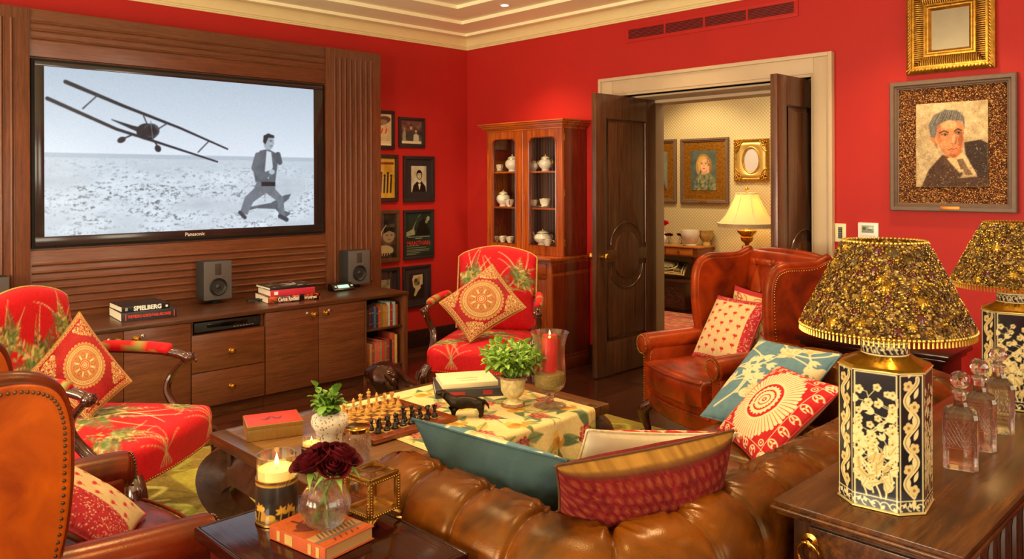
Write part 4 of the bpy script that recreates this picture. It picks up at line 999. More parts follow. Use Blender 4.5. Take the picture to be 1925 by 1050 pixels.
    for i in range(26): t = i/25; cv.stroke([(w*(.24+.40*t), h*(.80+.02*sin(i))), (w*(.30+.36*t), h*(.885-.02*abs(t-.5)))], w*.006, ['a09684', '544c44', '857c70', '3c352e'][i % 4], .7)
    n3 = fbm(cv.X, cv.Y, 42, 27)[..., None]; cv.img = np.clip(cv.img*(.86+.28*n3), 0, 1); cv.grain(.035, 2)
    for i in range(420):
        x, y = rng.random()*w, rng.random()*h
        if y < h*.22 or x < w*.12 or (x > w*.82 and y < h*.5): cv.ell(x, y, .0035, .0022, ['c9b48a', '7d6a58', 'e3d6b8', '5d4a48'][i % 4], rng.random()*3, a=.55)
def d_woman(cv, w, h):
    n = fbm(cv.X, cv.Y, 14, 31)[..., None]; cv.img = srgb('3f4a44')*(1-n)+srgb('5d6860')*n
    cv.poly([(w*.12, 0), (w*.2, h*.3), (w*.4, h*.44), (w*.75, h*.44), (w*.95, h*.3), (w, 0)], '6f7158')
    for i in range(40): cv.ell(w*(.15+.8*rng.random()), h*.36*rng.random(), w*.07, h*.03, ['a58f52', '44543f', '3b4a55', '8a8a66'][i % 4], rng.random()*3, a=.7)
    cv.ell(w*.5, h*.7, w*.27, h*.215, '9a7440'); cv.ell(w*.72, h*.62, w*.11, h*.2, '8a6638'); cv.ell(w*.30, h*.6, w*.09, h*.2, 'a57f48'); cv.poly([(w*.42, h*.4), (w*.62, h*.4), (w*.6, h*.55), (w*.44, h*.55)], 'c48f68'); cv.ell(w*.52, h*.64, w*.15, h*.175, 'd6a078')
    for i in range(16): cv.stroke([(w*(.28+.028*i), h*(.86-.0022*(i-8)**2)), (w*(.24+.034*i), h*(.70-.004*abs(i-8)))], w*.014, ['c9a25c', '8a6434', 'dcbb78'][i % 3])
    cv.ell(w*.53, h*.63, w*.125, h*.15, 'dba982')
    cv.poly([(w*.32, h*.5), (w*.28, h*.7), (w*.36, h*.84), (w*.52, h*.86), (w*.62, h*.82), (w*.46, h*.77), (w*.39, h*.64), (w*.38, h*.5)], 'c39a56')
    for q in (.44, .6): cv.ell(w*q, h*.67, w*.035, h*.013, '4a3d3a'); cv.stroke([(w*(q-.05), h*.705), (w*(q+.05), h*.71)], h*.01, '7a5a3c')
    cv.stroke([(w*.52, h*.66), (w*.53, h*.595)], w*.02, 'b57a58'); cv.ell(w*.52, h*.545, w*.055, h*.014, 'a8473c'); cv.poly([(w*.62, h*.5), (w*.68, h*.62), (w*.74, h*.6), (w*.72, h*.44), (w*.62, h*.42)], 'd3a17c')
def d_side(cv, w, h):
    n = fbm(cv.X, cv.Y, 12, 41)[..., None]; cv.img = srgb('5a625e')*(1-n)+srgb('8a8f86')*n; cv.ell(w*.45, h*.6, w*.3, h*.22, 'c98f68'); cv.ell(w*.45, h*.76, w*.34, h*.14, '3a2b22'); cv.poly([(0, 0), (w*.1, h*.3), (w*.8, h*.3), (w, 0)], '6a3a28')
portrait('portrait_painting', 'mosaic portrait of a dark-suited man in glittering amber border by the lamps', -1.96, -1.247, 1.403, 2.227, -1.804, -1.40, 1.557, 2.078, YB, d_man)
# gilt mirror above it
g = thing('wall_mirror', 'heavy gilt fluted mirror hanging above the portrait of a man', 'mirror', (-1.607, YB, 2.265))
X0, X1, Z0, Z1 = -1.857, -1.357, 2.266, 2.80
m = MB(); mitre(m, X0, X1, Z0, Z1, [(0, 0), (0, .035), (.01, .045), (.022, .05), (.034, .045), (.038, .038), (.05, .04)], YB); mitre(m, X0+.10, X1-.10, Z0+.10, Z1-.10, [(0, .03), (.004, .036), (.014, .038), (.022, .03), (.03, .03), (.044, .012)], YB); m.build('frame', GOLDF, g, world=True, angle=25)
m = MB(); a = .05
for side in range(4):
    L = (X1-X0 if side % 2 == 0 else Z1-Z0); n = int((L-2*a)/.0125)
    for i in range(n+1):
        s = a+(L-2*a)*i/n; lo, hi = .05, .10
        if s < .10: hi = max(.052, s)
        if s > L-.10: hi = max(.052, L-s)
        pts = [(lo, .041), ((lo+hi)/2, .046), (hi, .033)]
        q = {0: lambda t, o: (X0+s, YB-o, Z0+t), 2: lambda t, o: (X0+s, YB-o, Z1-t), 1: lambda t, o: (X1-t, YB-o, Z0+s), 3: lambda t, o: (X0+t, YB-o, Z0+s)}[side]
        m.tube([q(t, o-.004) for t, o in pts], .0052, 6)
m.build('fluting', GOLDF, g, world=True)
m = MB()
for side in range(4):
    L = (X1-X0 if side % 2 == 0 else Z1-Z0); n = int(L/.02)
    for i in range(n):
        s = .012+(L-.024)*i/(n-1); t, dt = .024, .006
        q = {0: lambda s, t: (X0+s, YB-.05, Z0+t), 2: lambda s, t: (X0+s, YB-.05, Z1-t), 1: lambda s, t: (X1-t, YB-.05, Z0+s), 3: lambda s, t: (X0+t, YB-.05, Z0+s)}[side]
        m.tube([q(s-.008, t-dt), q(s, t), q(s+.008, t+dt)], [.003, .006, .003], 6)
m.build('rope_carving', GOLDF, g, world=True)
m = MB(); m.box((X0+.14, YB-.012, Z0+.14), (X1-.14, YB-.008, Z1-.14)); m.build('glass', M('old mirror glass', '9c907c', rough=.12, metal=.8, var=.06, vscale=12), g, world=True)
m = MB(); m.box((X0+.02, YB-.03, Z0+.02), (X1-.02, YB-.001, Z1-.02)); 
m = MB(); m.box((X0+.03, YB-.009, Z0+.03), (X1-.03, YB-.002, Z1-.03)); m.build('backing', FRB, g, world=True)

s = thing('light_switch', 'cream wall switch plate with black button column by the doorway', 'light switch', (-2.295, YB, 1.18))
m = MB(); m.box((-2.333, YB-.008, 1.181), (-2.256, YB, 1.306), .003); m.build('plate', M('cream plate', 'e6dcae', rough=.4, var=.01), s, world=True)
m = MB(); m.box((-2.308, YB-.010, 1.205), (-2.281, YB-.0075, 1.282), .001); m.build('button_panel', BLACKM, s, world=True)
m = MB()
for i in range(5): m.box((-2.304, YB-.012, 1.209+i*.0148), (-2.285, YB-.0095, 1.219+i*.0148), .001)
m.build('button_row', M('grey buttons', '6d6a62', rough=.4, var=0), s, world=True)
s = thing('thermostat', 'square white thermostat with grey screen on the red wall', 'thermostat', (-2.105, YB, 1.186))
m = MB(); m.box((-2.171, YB-.022, 1.187), (-2.04, YB, 1.318), .006); m.build('casing', WHITE, s, world=True)
m = MB(); m.box((-2.145, YB-.0235, 1.252), (-2.067, YB-.0215, 1.300), .001); m.build('screen', M('lcd grey', '8f9a86', rough=.2, var=0), s, world=True)
m = MB(); m.box((-2.138, YB-.0242, 1.272), (-2.118, YB-.0234, 1.288)); m.box((-2.105, YB-.0242, 1.27), (-2.08, YB-.0234, 1.276)); m.build('digits', M('lcd ink', '3d4438', var=0), s, world=True)
m = MB(); m.box((-2.155, YB-.0232, 1.232), (-2.056, YB-.0215, 1.234))
for i in range(4): m.box((-2.15+.026*i, YB-.0232, 1.207), (-2.135+.026*i, YB-.0215, 1.21))
m.build('markings', M('thermostat grey', 'b9b4a8', var=0), s, world=True)

# ================================================================== the next room, seen through the doors
def wallpaper():
    t = NT('lattice wallpaper'); v = t.coords((1, 1, 1)); sx = t.node('ShaderNodeSeparateXYZ'); t.link(v, sx.inputs['Vector'])
    def sn(o, k, ph=0):
        a = t.node('ShaderNodeMath', operation='MULTIPLY_ADD'); a.inputs[1].default_value = k; a.inputs[2].default_value = ph; t.link(o, a.inputs[0]); b = t.node('ShaderNodeMath', operation='SINE'); t.link(a.outputs[0], b.inputs[0]); return b.outputs[0]
    k = 2*PI/.042; m = t.node('ShaderNodeMath', operation='MULTIPLY'); t.link(sn(sx.outputs['X'], k), m.inputs[0]); t.link(sn(sx.outputs['Z'], k), m.inputs[1])
    t.link(t.ramp(m.outputs[0], [(.0, lin('b5a378')), (.35, lin('d6c49a'))]), t.b.inputs['Base Color']); t.set(Roughness=.6); return t.m
struct('wall_far', MB().box((-8.2, YF, 0), (-.4, YF+.1, 3.2)), wallpaper())
CRW = M('cream wall', 'dcc9a0', rough=.6, var=.02)
struct('wall_far_left', MB().box((-8.3, YB2, 0), (-8.2, YF+.1, 3.2)), CRW); struct('wall_far_right', MB().box((-.5, YB2, 0), (-.4, YF, 3.2)), CRW)
struct('wall_far_near', MB().box((-8.2, YB2+.001, 0), (DX0-.05, YB2+.03, 3.1)).box((DX1+.05, YB2+.001, 0), (-.5, YB2+.03, 3.1)).box((DX0-.05, YB2+.001, DZ+.05), (DX1+.05, YB2+.03, 3.1)), CRW)
struct('ceiling_far', MB().box((-8.3, YB2, 3.05), (-.4, YF+.1, 3.15)), CREAM)
struct('baseboard_far', MB().box((-8.2, YF-.02, 0), (-.5, YF, .14), .004), DARKB)
# rug
cv = Canvas(3.4, 1.85, 90, 'b5644e')
for i in range(1500):
    x, y = rng.random()*3.4, rng.random()*1.85; cv.ell(x, y, .01+.05*rng.random(), .01+.012*rng.random(), ['c98a6c', '9a4038', 'd7a585', '7d5a50', 'b85048', 'c2b08a', '8a6a58'][i % 7], a=.7)
for q in (.06, .2, .26): 
    cv.stroke([(q, q), (3.4-q, q), (3.4-q, 1.85-q), (q, 1.85-q), (q, q)], .03, '6e3a34', .7)
m = MB(); m.box((-1.7, -.925, 0), (1.7, .925, .008)); flat_painted(m, cv, (-1.7, -.925, .0085), (3.4, 0, 0), (0, 1.85, 0))
one('rug', 'faded pink and red patterned rug on the floor of the next room', 'rug', m, PAINTED('rug wool', rough=.95, bump=.6, bscale=260), loc=(-5.4, 7.18, .001), angle=None)
# writing desk
YDS = WOOD('satinwood desk', '9a4d16', 'cf7d2c', 'x', .9, .28, .5); YDD = WOOD('desk dark', '6b2f10', '94481a', 'y', .9, .28, .5)
d = thing('writing_desk', 'honey mahogany writing desk with drawers in the next room', 'desk', (-6.1, 8.55, 0))
m = MB(); m.box((-6.9, 8.36, .66), (-5.335, 8.73, .772), .003); m.build('drawer_case', YDD, d, world=True)
m = MB(); m.box((-6.93, 8.34, .772), (-5.31, 8.738, .790), .004); m.build('desk_top', YDS, d, world=True)
for a, b in ((-6.6, -6.21), (-6.19, -5.81), (-5.79, -5.40)):
    m = MB(); m.box((a, 8.352, .675), (b, 8.362, .762), .002); q = m.build('drawer', YDS, d, world=True)
    m = MB(); m.M = Matrix.Translation(((a+b)/2, 8.352, .718)) @ Matrix.Rotation(PI/2, 4, 'X'); m.lathe([(0, 0), (.008, 0), (.007, .01), (.016, .016), (.013, .026), (0, .027)], seg=14); kq = m.build('knob', BRASSO, None); kq.data.transform(MOF[d].inverted()); kq.parent = q
def trestle(x):
    m = MB()
    S = [(8.42, .655), (8.47, .60), (8.50, .50), (8.47, .42), (8.50, .32), (8.46, .24), (8.40, .17), (8.38, .09), (8.38, .04)]
    m.tube([(x, y, z) for y, z in [(p[0], p[1]) for p in curve(S, 40)]], .028, 8, flat=1.3); m.box((x-.045, 8.34, 0), (x+.045, 8.72, .06), .008); m.box((x-.03, 8.42, .6), (x+.03, 8.70, .66), .005); m.tube([(x, 8.62, .05), (x, 8.62, .62)], .028, 8); m.ball((x, 8.385, .185), (.035, .02, .035), 10, 8); m.build('leg', MAHOGD, d, world=True)
trestle(-5.43); trestle(-6.78)
# chest below
c = thing('carved_chest', 'dark carved wooden chest under the writing desk', 'chest', (-5.9, 8.42, 0))
CHW = WOOD('chest wood', '2a1008', '4d2210', 'x', 1.2, .3, .4)
m = MB(); m.box((-6.42, 8.18, .03), (-5.40, 8.335, .36), .004); m.box((-6.42, 8.335, .03), (-5.50, 8.68, .36)); m.box((-6.4, 8.2, 0), (-5.42, 8.33, .03)); m.build('body', CHW, c, world=True)
m = MB(); m.box((-6.44, 8.165, .36), (-5.385, 8.335, .385), .005); m.build('lid', CHW, c, world=True)
m = MB(); m.box((-6.36, 8.17, .06), (-5.46, 8.181, .075)); m.box((-6.36, 8.17, .325), (-5.46, 8.181, .34))
for i in range(15):
    x = -6.3+.058*i; r = .035+.012*(i % 3); m.tube([(x+r*cos(t*.6)*(1-t*.06), 8.178, .2+.06*sin(i*1.7)+r*sin(t*.6)*(1-t*.06)) for t in range(14)], .008, 6)
m.build('carving', CHW, c, world=True)
# ================================================================== cushions
def pillow(name, lab, corners, T, front, back='c9b48a', p=2.2, pull=.05, group='cushions on the sofa and chairs', mat=None, piping=None, pip_r=.004, res=150, fringe=None, cat='cushion', seam=True, lump=.05, seed=0, front_T=None):
    """corners: bottom-left, bottom-right, top-right, top-left (looking at the front) in world space; T full thickness.
    front(cv,w,h) paints the front"""
    A = [Vector(c) for c in corners]; w = ((A[1]-A[0]).length+(A[2]-A[3]).length)/2; h = ((A[3]-A[0]).length+(A[2]-A[1]).length)/2
    cen = sum(A, Vector())/4; n = ((A[1]-A[0]).cross(A[3]-A[0])).normalized()
    lo = min(a.z for a in A)
    loc = Vector((cen.x, cen.y, lo)); t = thing(name, lab, cat, loc, 0, group)
    cv = Canvas(w, h, res/max(w, h)*1., front if isinstance(front, str) else 'ffffff')
    if callable(front): front(cv, w, h)
    u, v = cv.uv(); s, q = 2*u-1, 2*v-1
    r = np.random.default_rng(seed); wob = fbm(u+seed, v, 3, seed+50)-.5; wob2 = fbm(u, v+seed, 9, seed+80)-.5
    bulge = np.clip((1-np.abs(s)**p)*(1-np.abs(q)**p), 0, 1)**.5
    bx = s*(1-pull*(1-np.abs(q)**2)*1.)*1.; by = q*(1-pull*(1-np.abs(s)**2))     # sides drawn in, corners left long
    uu, vv = (bx+1)/2, (by+1)/2
    B = np.array([a[:] for a in A]); base = (B[0]*((1-uu)*(1-vv))[..., None]+B[1]*(uu*(1-vv))[..., None]+B[2]*(uu*vv)[..., None]+B[3]*((1-uu)*vv)[..., None])
    nn = np.array(n[:]); Th = T*(1+lump*4*wob)+T*.06*wob2
    F = base+nn*((bulge*Th*(front_T if front_T else .5))[..., None]); Bk = base-nn*((bulge*Th*(1-(front_T if front_T else .5)))[..., None])
    m = MB(); m.grid(F, cv.lin()); m.build('front', mat or PAINTED('cushion cloth', rough=.85, bump=.35, bscale=420, sheen=.15), t, world=True, angle=None)
    cb = Canvas(w, h, res/max(w, h)*.6, back if isinstance(back, str) else 'ffffff')
    if callable(back): back(cb, w, h)
    m = MB(); k = max(1, int(round(cv.nx/cb.nx)))
    jj = np.linspace(0, cv.ny-1, cb.ny).round().astype(int); ii = np.linspace(0, cv.nx-1, cb.nx).round().astype(int)
    m.grid(Bk[np.ix_(jj, ii)], cb.lin(), flip=True); m.build('back', mat or PAINTED('cushion cloth', rough=.85, bump=.35, bscale=420, sheen=.15), t, world=True, angle=None)
    loop = np.concatenate([base[0, :-1], base[:-1, -1], base[-1, :0:-1], base[:0:-1, 0]])[::2]
    if piping:
        m = MB(); m.tube([tuple(x) for x in loop], pip_r, 6, closed=True); m.build('piping', piping, t, world=True)
    return t
CORD = lambda nm, c: M(nm, c, rough=.8, var=.2, vscale=60)

GLD, GLD2, GLD3 = 'bf9656', '9c763c', 'd3b684'
def d_medallion(cv, w, h):
    n = fbm(cv.X, cv.Y, 10, 3)[..., None]; cv.img = srgb('7e0c0c')*(1-n)+srgb('a81412')*n
    cx, cy = w/2, h/2
    # gold scalloped border band
    b = .055*w
    for k, c in ((.010*w, GLD2), (.020*w, GLD)): cv.stroke([(k, k), (w-k, k), (w-k, h-k), (k, h-k), (k, k)], .012*w, c)
    nS = 18
    for i in range(nS+1):
        f = i/nS
        for x, y in ((f*w, b*.75), (f*w, h-b*.75), (b*.75, f*h), (w-b*.75, f*h)): cv.ell(x, y, .030*w, .030*w, GLD); cv.ell(x, y, .017*w, .017*w, '8a1a12'); cv.ell(x, y, .007*w, .007*w, GLD3)
    # corner sprays
    r = np.random.default_rng(4)
    for sx, sy in ((0, 0), (1, 0), (1, 1), (0, 1)):
        for i in range(230):
            a, bb = r.random(), r.random()
            if a+bb > 1: a, bb = 1-a, 1-bb
            x, y = (.075+a*.27)*w, (.075+bb*.27)*h
            if (a-bb)**2 > .6: continue
            X, Y = (x if sx == 0 else w-x), (y if sy == 0 else h-y); q = (.006+.007*r.random())*w
            cv.ell(X, Y, q, q, [GLD, GLD2, GLD3, 'a3522c'][i % 4])
        for a, bb, q in ((.15, .15, .028), (.27, .11, .018), (.11, .27, .018), (.22, .2, .014), (.2, .22, .014)):
            X, Y = (a*w if sx == 0 else w-a*w), (bb*h if sy == 0 else h-bb*h); cv.ell(X, Y, q*w, q*w, GLD); cv.ell(X, Y, q*w*.6, q*w*.6, '8f2a18'); cv.ell(X, Y, q*w*.35, q*w*.35, GLD3)
    # medallion
    R = .325*w
    for i in range(34):
        a = 2*PI*i/34; x, y = cx+R*cos(a), cy+R*sin(a); cv.ell(x, y, .026*w, .026*w, GLD); cv.ell(x, y, .014*w, .014*w, '9b2c1c'); cv.ell(x, y, .008*w, .008*w, GLD3)
    cv.ell(cx, cy, R, R, 'a87a42')
    for rr, c, t in ((.305, 'a2361f', .006), (.287, GLD3, .009), (.268, 'b5502f', .005), (.245, GLD, .014), (.222, '9b2c1c', .005)): cv.ell(cx, cy, rr*w, rr*w, c, ring=t*w)
    cv.ell(cx, cy, .208*w, .208*w, 'b87444')
    for i in range(56):
        a = 2*PI*i/56; cv.ell(cx+.263*w*cos(a), cy+.263*w*sin(a), .007*w, .007*w, GLD3); cv.ell(cx+.195*w*cos(a), cy+.195*w*sin(a), .006*w, .006*w, 'a2361f')
    for i in range(8):
        a = 2*PI*i/8+.2; x, y = cx+.145*w*cos(a), cy+.145*w*sin(a); cv.ell(x, y, .04*w, .033*w, '97401f', a); cv.ell(x, y, .032*w, .026*w, GLD2, a); cv.leaf(cx+.09*w*cos(a+.39), cy+.09*w*sin(a+.39), a+.39, .1*w, .025*w, GLD3)
    for rr, c in ((.085, 'a2361f'), (.073, GLD), (.055, '9b2c1c'), (.043, GLD3), (.028, 'b04a2a'), (.016, GLD3)): cv.ell(cx, cy, rr*w, rr*w, c)
    cv.grain(.05, 1)
VELV = PAINTED('velvet embroidery', rough=.6, bump=.7, bscale=230, sheen=.5)
GCORD = CORD('gold cord', 'a9793a')

# ================================================================== red tapestry fabric
RD = 'c8121c'
GR = ['8a9440', 'b9b56a', '5f7034', 'cdc486', '46592f', '74875a']
def fern(cv, x, y, a, L, c, c2, n=9, w=.40, bend=.25):
    pts = []
    for i in range(n+1):
        t = i/n; q = a+bend*t; pts.append((x+L*t*cos(a+bend*t*.5), y+L*t*sin(a+bend*t*.5)))
        if i > 0:
            l = L*w*(1-t)**.7*(.5+min(1, t*4)*.5)
            for sgn in (1, -1): cv.leaf(pts[-1][0], pts[-1][1], q+sgn*1.05, l, l*.36, c if (i+sgn) % 3 else c2)
    cv.stroke(pts, (L*.03, L*.01), c2)
def blade(cv, x, y, a, L, bend, c, w=.05):
    P = [(x+L*t*cos(a+bend*t), y+L*t*sin(a+bend*t)) for t in np.linspace(0, 1, 10)]; cv.stroke(P, (L*w, L*.012), c)
def bouquet(cv, x, y, s, seed=1, up=PI/2):
    r = np.random.default_rng(seed)
    for i in range(7): blade(cv, x, y, up+(i-3)*.33, s*(.75+.35*r.random()), (r.random()-.5)*1.6, ['d8c98a', 'c4b268', 'e0d6a2'][i % 3], .045)
    for i, a in enumerate((-1.3, -.75, .1, .8, 1.35)): fern(cv, x+.05*s*a, y, up+a, s*(.62+.12*(i % 2)), GR[(i*2) % 6], GR[(i*2+3) % 6], 10, .36, (.3 if a < 0 else -.3))
    for i in range(13):
        a = r.random()*2*PI; q = s*.30*math.sqrt(r.random()); cv.leaf(x+q*cos(a), y+q*sin(a)*.9, r.random()*6.28, s*.16, s*.06, GR[i % 6], GR[(i+1) % 6])
    for i in range(16):
        a = r.random()*2*PI; q = s*.26*math.sqrt(r.random()); X, Y = x+q*cos(a), y+q*sin(a); cv.ell(X, Y, s*.028, s*.028, ['d9a860', 'e6d49a', 'b5773a', '7d3a22'][i % 4]); cv.ell(X, Y, s*.012, s*.012, '8a5a2a')
def red_cloth(cv, spots, seed=1):
    n = fbm(cv.X, cv.Y, 5, seed)[..., None]; cv.img = srgb('bb0f18')*(1-n)+srgb('d4141f')*n
    for i, (x, y, s, up) in enumerate(spots): bouquet(cv, x, y, s, seed+i, up)
    cv.grain(.018)
TAPE = PAINTED('red tapestry cloth', rough=.62, bump=.35, bscale=500, sheen=.25)
NAIL = M('brass nail', 'd2ab5c', rough=.25, metal=1, var=0)

def drape_prof(half, drop, r, n):
    """arc-length parametrised section: up one side, round corner, over the top; returns x(s), d(s)"""
    L = half-r+PI/2*r+max(0, drop-r); s = np.linspace(-L, L, n); a = np.abs(s); x = np.empty(n); d = np.empty(n)
    f = a <= half-r; x[f] = a[f]; d[f] = 0
    g = (a > half-r) & (a <= half-r+PI/2*r); th = (a[g]-(half-r))/r; x[g] = half-r+r*np.sin(th); d[g] = r*(1-np.cos(th))
    k = a > half-r+PI/2*r; x[k] = half; d[k] = r+(a[k]-(half-r+PI/2*r))
    return np.sign(s)*x, d, 2*L

def fauteuil(name, lab, loc, rz, group, cv_seed):
    """carved mahogany open armchair; faces local -y"""
    t = thing(name, lab, 'armchair', loc, rz, group)
    W, D, SH = .355, .36, .47
    # seat: cloth over a domed block, painted
    X, dx, LX = drape_prof(W, .16, .05, 10); Y, dy, LY = drape_prof(D, .16, .05, 10)
    cv = Canvas(LX, LY, 140, RD); red_cloth(cv, [(LX*.5, LY*.60, .40, -PI/2), (LX*.24, LY*.34, .24, -PI/2), (LX*.80, LY*.34, .24, -PI/2+.3)], cv_seed)
    for i in range(5): blade(cv, LX*(.72+.02*i), LY*.03, PI/2+(i-2)*.22, .26, -.5+.25*i, 'd3bd84', .03); blade(cv, LX*(.3+.02*i), LY*.03, PI/2+(i-2)*.22, .22, -.5+.25*i, 'bfae70', .03)
    xs, dxs, _ = drape_prof(W, .16, .05, cv.nx); ys, dys, _ = drape_prof(D, .16, .05, cv.ny)
    XX, YY = np.meshgrid(xs, ys); DD = np.maximum(*np.meshgrid(dxs, dys)); cr = np.minimum(*np.meshgrid(dxs, dys))
    taper = 1-.10*(YY+D)/(2*D)
    # rounded corners in plan
    k = np.clip(np.minimum(np.abs(XX)/W, np.abs(YY)/D), 0, 1)
    corner = np.clip((np.abs(XX)/W-.82)/.18, 0, 1)*np.clip((np.abs(YY)/D-.82)/.18, 0, 1)
    px_, py_ = XX*taper*(1-.05*corner), YY*(1-.05*corner)
    bow = -.035*(1-(XX/W)**2)*np.clip(-YY/D, 0, 1)
    zz = SH+.035*(1-(XX/W)**2)*(1-(YY/D)**2)-DD
    m = MB(); m.grid(np.stack([px_, py_+bow, zz], -1), cv.lin()); m.build('seat', TAPE, t, angle=None)
    m = MB(); m.box((-W+.02, -D+.01, SH-.17), (W-.02, D-.02, SH-.05), .01); m.build('seat_rail', CARVED, t)
    m = MB(); z = SH-.153
    for i in range(44):
        f = i/43; x = (-W+.01)+2*(W-.01)*f; m.ball((x, -D-.033*(1-(x/W)**2)-.002, z), .0055, 6, 4)
    for i in range(36):
        f = i/35; y = -D+2*D*f
        for sx in (1, -1): m.ball((sx*(W*(1-.10*f)+.001), y, z), .0055, 6, 4)
    m.build('nail_trim', NAIL, t)
    # back: serpentine-topped padded panel, tilted
    BW, BH, BZ, tilt = .305, .60, .48, .17
    cv = Canvas(2*BW, BH, 150, RD); red_cloth(cv, [(BW*.95, BH*.36, .34, PI/2), (BW*.38, BH*.62, .24, PI*.62), (BW*1.60, BH*.60, .26, PI*.3)], cv_seed+20)
    u, v = cv.uv(); s = 2*u-1
    def topf(s): return 1-.055*np.clip((np.abs(s)-.45)/.55, 0, 1)**2*(1)+.0*s + .03*np.cos(s*PI) - .02*np.clip((np.abs(s)-.86)/.14, 0, 1)
    z0 = v*BH*topf(s); waist = 1-.05*np.sin(v*PI)
    x0 = s*BW*waist; edge = np.clip((1-np.abs(s)**6)*(1-np.abs(2*v-1)**8), 0, 1)**.5; th = .055*edge*(.75+.25*np.cos(s*1.2))
    for sgn, nm in ((-1, 'back_pad'), (1, 'back_cloth')):
        Pb = np.stack([x0, D-.03+sgn*(th if sgn < 0 else th*.45)+z0*math.tan(tilt), BZ+z0], -1)
        m = MB(); m.grid(Pb, cv.lin() if sgn < 0 else np.ones_like(cv.img)*lin(RD), flip=(sgn > 0)); m.build(nm, TAPE, t, angle=None)
    rim = [(BW*s_*1.0, D-.03+BH*topf(np.array(s_))*math.tan(tilt), BZ+BH*float(topf(np.array(s_)))) for s_ in np.linspace(-1, 1, 25)]
    m = MB(); m.tube([(-BW, D-.03, BZ)]+rim+[(BW, D-.03, BZ)], .006, 6); m.build('piping', CORD('tan cord', 'c09a5a'), t)
    # arms: padded rest, scroll, swept support
    for sx in (1, -1):
        xa = sx*(W-.01); m = MB()
        rest = curve([(sx*(BW-.01), D+.02, .735), (sx*(W+.0), D-.16, .735), (sx*(W+.03), -.02, .725), (sx*(W+.035), -.10, .715), (sx*(W+.04), -.16, .70), (sx*(W+.045), -.185, .675)], 26)
        m.tube(rest, np.linspace(.019, .024, len(rest)), 10); m.ball((sx*(W+.046), -.185, .688), (.03, .034, .03), 12, 8)
        for q in range(5): m.tube([(sx*(W+.046)+.022*cos(b), -.213+.012*sin(b*2), .69+.022*sin(b)) for b in (q*1.25, q*1.25+.4)], .007, 6)
        a = m.build('arm_rail', CARVED, t)
        m = MB(); sup = curve([(sx*(W+.04), -.165, .675), (sx*(W+.035), -.10, .60), (sx*(W+.012), -.085, .53), (sx*(W-.002), -.13, .46), (sx*(W-.006), -.20, .40), (sx*(W-.01), -.25, .35)], 26)
        m.tube(sup, np.linspace(.02, .03, len(sup)), 10, flat=.75); m.tube([(p[0]+sx*.018, p[1]-.004, p[2]) for p in sup[2:-3]], .009, 6); m.build('arm_support', CARVED, t)
        pp = [rest[i] for i in range(3, 16)]; m = MB(); pr = [.012]+[.03]*(len(pp)-2)+[.014]
        cA = []
        m.tube([(p[0], p[1], p[2]+.016) for p in pp], pr, 12)
        vs = np.concatenate(m.v); f = fbm(vs[:, 0]*1.+vs[:, 1], vs[:, 2]+vs[:, 1]*2, 14, 6); cc_ = np.where(f[:, None] > .55, np.array(lin('8f9048')), np.array(lin(RD))); m.c = [(0, cc_)]
        m.build('arm_pad', TAPE, t, angle=None)
    # legs
    def cab(x, y, dx, dy, back=False):
        m = MB(); P = curve([(x, y, .34), (x+dx*.045, y+dy*.045, .27), (x+dx*.03, y+dy*.03, .17), (x+dx*.0, y+dy*.0, .08), (x+dx*.03, y+dy*.03, .025), (x+dx*.045, y+dy*.045, .012)], 30)
        n = len(P); R = np.interp(np.linspace(0, 1, n), [0, .2, .45, .75, .9, 1], [.036, .046, .028, .02, .024, .03]); m.tube(P, R, 12)
        m.ball((x+dx*.045, y+dy*.045, .02), (.035, .035, .02), 12, 8)
        if not back:
            for q in range(4): m.tube([(x+dx*.06+.02*cos(q*1.6), y+dy*.06+.02*sin(q*1.6), .315), (x+dx*.075+.012*cos(q*1.6), y+dy*.075+.012*sin(q*1.6), .27), (x+dx*.06, y+dy*.06, .21)], [.012, .014, .004], 6)
        m.build('leg', CARVED, t)
    for sx in (1, -1): cab(sx*(W-.03), -D+.02, sx*.75, -.75); cab(sx*(W-.08), D-.05, sx*.3, .9, True)
    m = MB(); 
    for sx in (1, -1): m.tube([(sx*(BW-.03), D-.04, .36), (sx*(BW-.03), D-.03, .50), (sx*(BW-.02), D+.02, .70)], .02, 8)
    m.build('back_post', CARVED, t)
    return t

fauteuil('open_armchair', 'red tapestry open armchair in front of the china cabinet', (-4.18, 3.815, .0055), math.radians(35.4), 'pair of red tapestry armchairs', 3)
fauteuil('open_armchair', 'red tapestry open armchair in front of the console, back to the left edge', (-3.997, 1.232, .0055), math.radians(129.2), 'pair of red tapestry armchairs', 9)
# ================================================================== rug under the table
cv = Canvas(2.6, 2.9, 110, 'a8942f')
n = fbm(cv.X, cv.Y, 2, 61)[..., None]; cv.img = srgb('8f8a2c')*(1-n)+srgb('c2b04a')*n
r = np.random.default_rng(8)
for i in range(60):
    x, y = r.random()*2.6, r.random()*2.9; c = ['6b4a24', 'c9bb66', '7d7a2e', '8a6a34', 'd0c27a'][i % 5]
    P = curve([(x, y), (x+.25*(r.random()-.5), y+.2*r.random()), (x+.5*(r.random()-.5), y+.35*r.random())], 12); cv.stroke(P, (.05, .015), c, .8); cv.ell(x, y, .05, .03, c, r.random()*3, a=.8)
for (x0, y0, x1, y1) in ((.0, .0, 2.6, .32), (0, 0, .32, 2.9), (2.28, 0, 2.6, 2.9), (0, 2.58, 2.6, 2.9)):
    cv.rect(x0, y0, x1, y1, '6e4f25', .55)
for i in range(46):
    x, y = [(r.random()*2.6, .16), (r.random()*2.6, 2.74), (.16, r.random()*2.9), (2.44, r.random()*2.9)][i % 4]
    P = curve([(x-.1, y), (x, y+.07), (x+.1, y-.05), (x+.16, y+.03)], 12); cv.stroke(P, (.04, .02), ['c9bb62', '9a9a3a', '4d3a1c'][i % 3], .9)
cv.grain(.03)
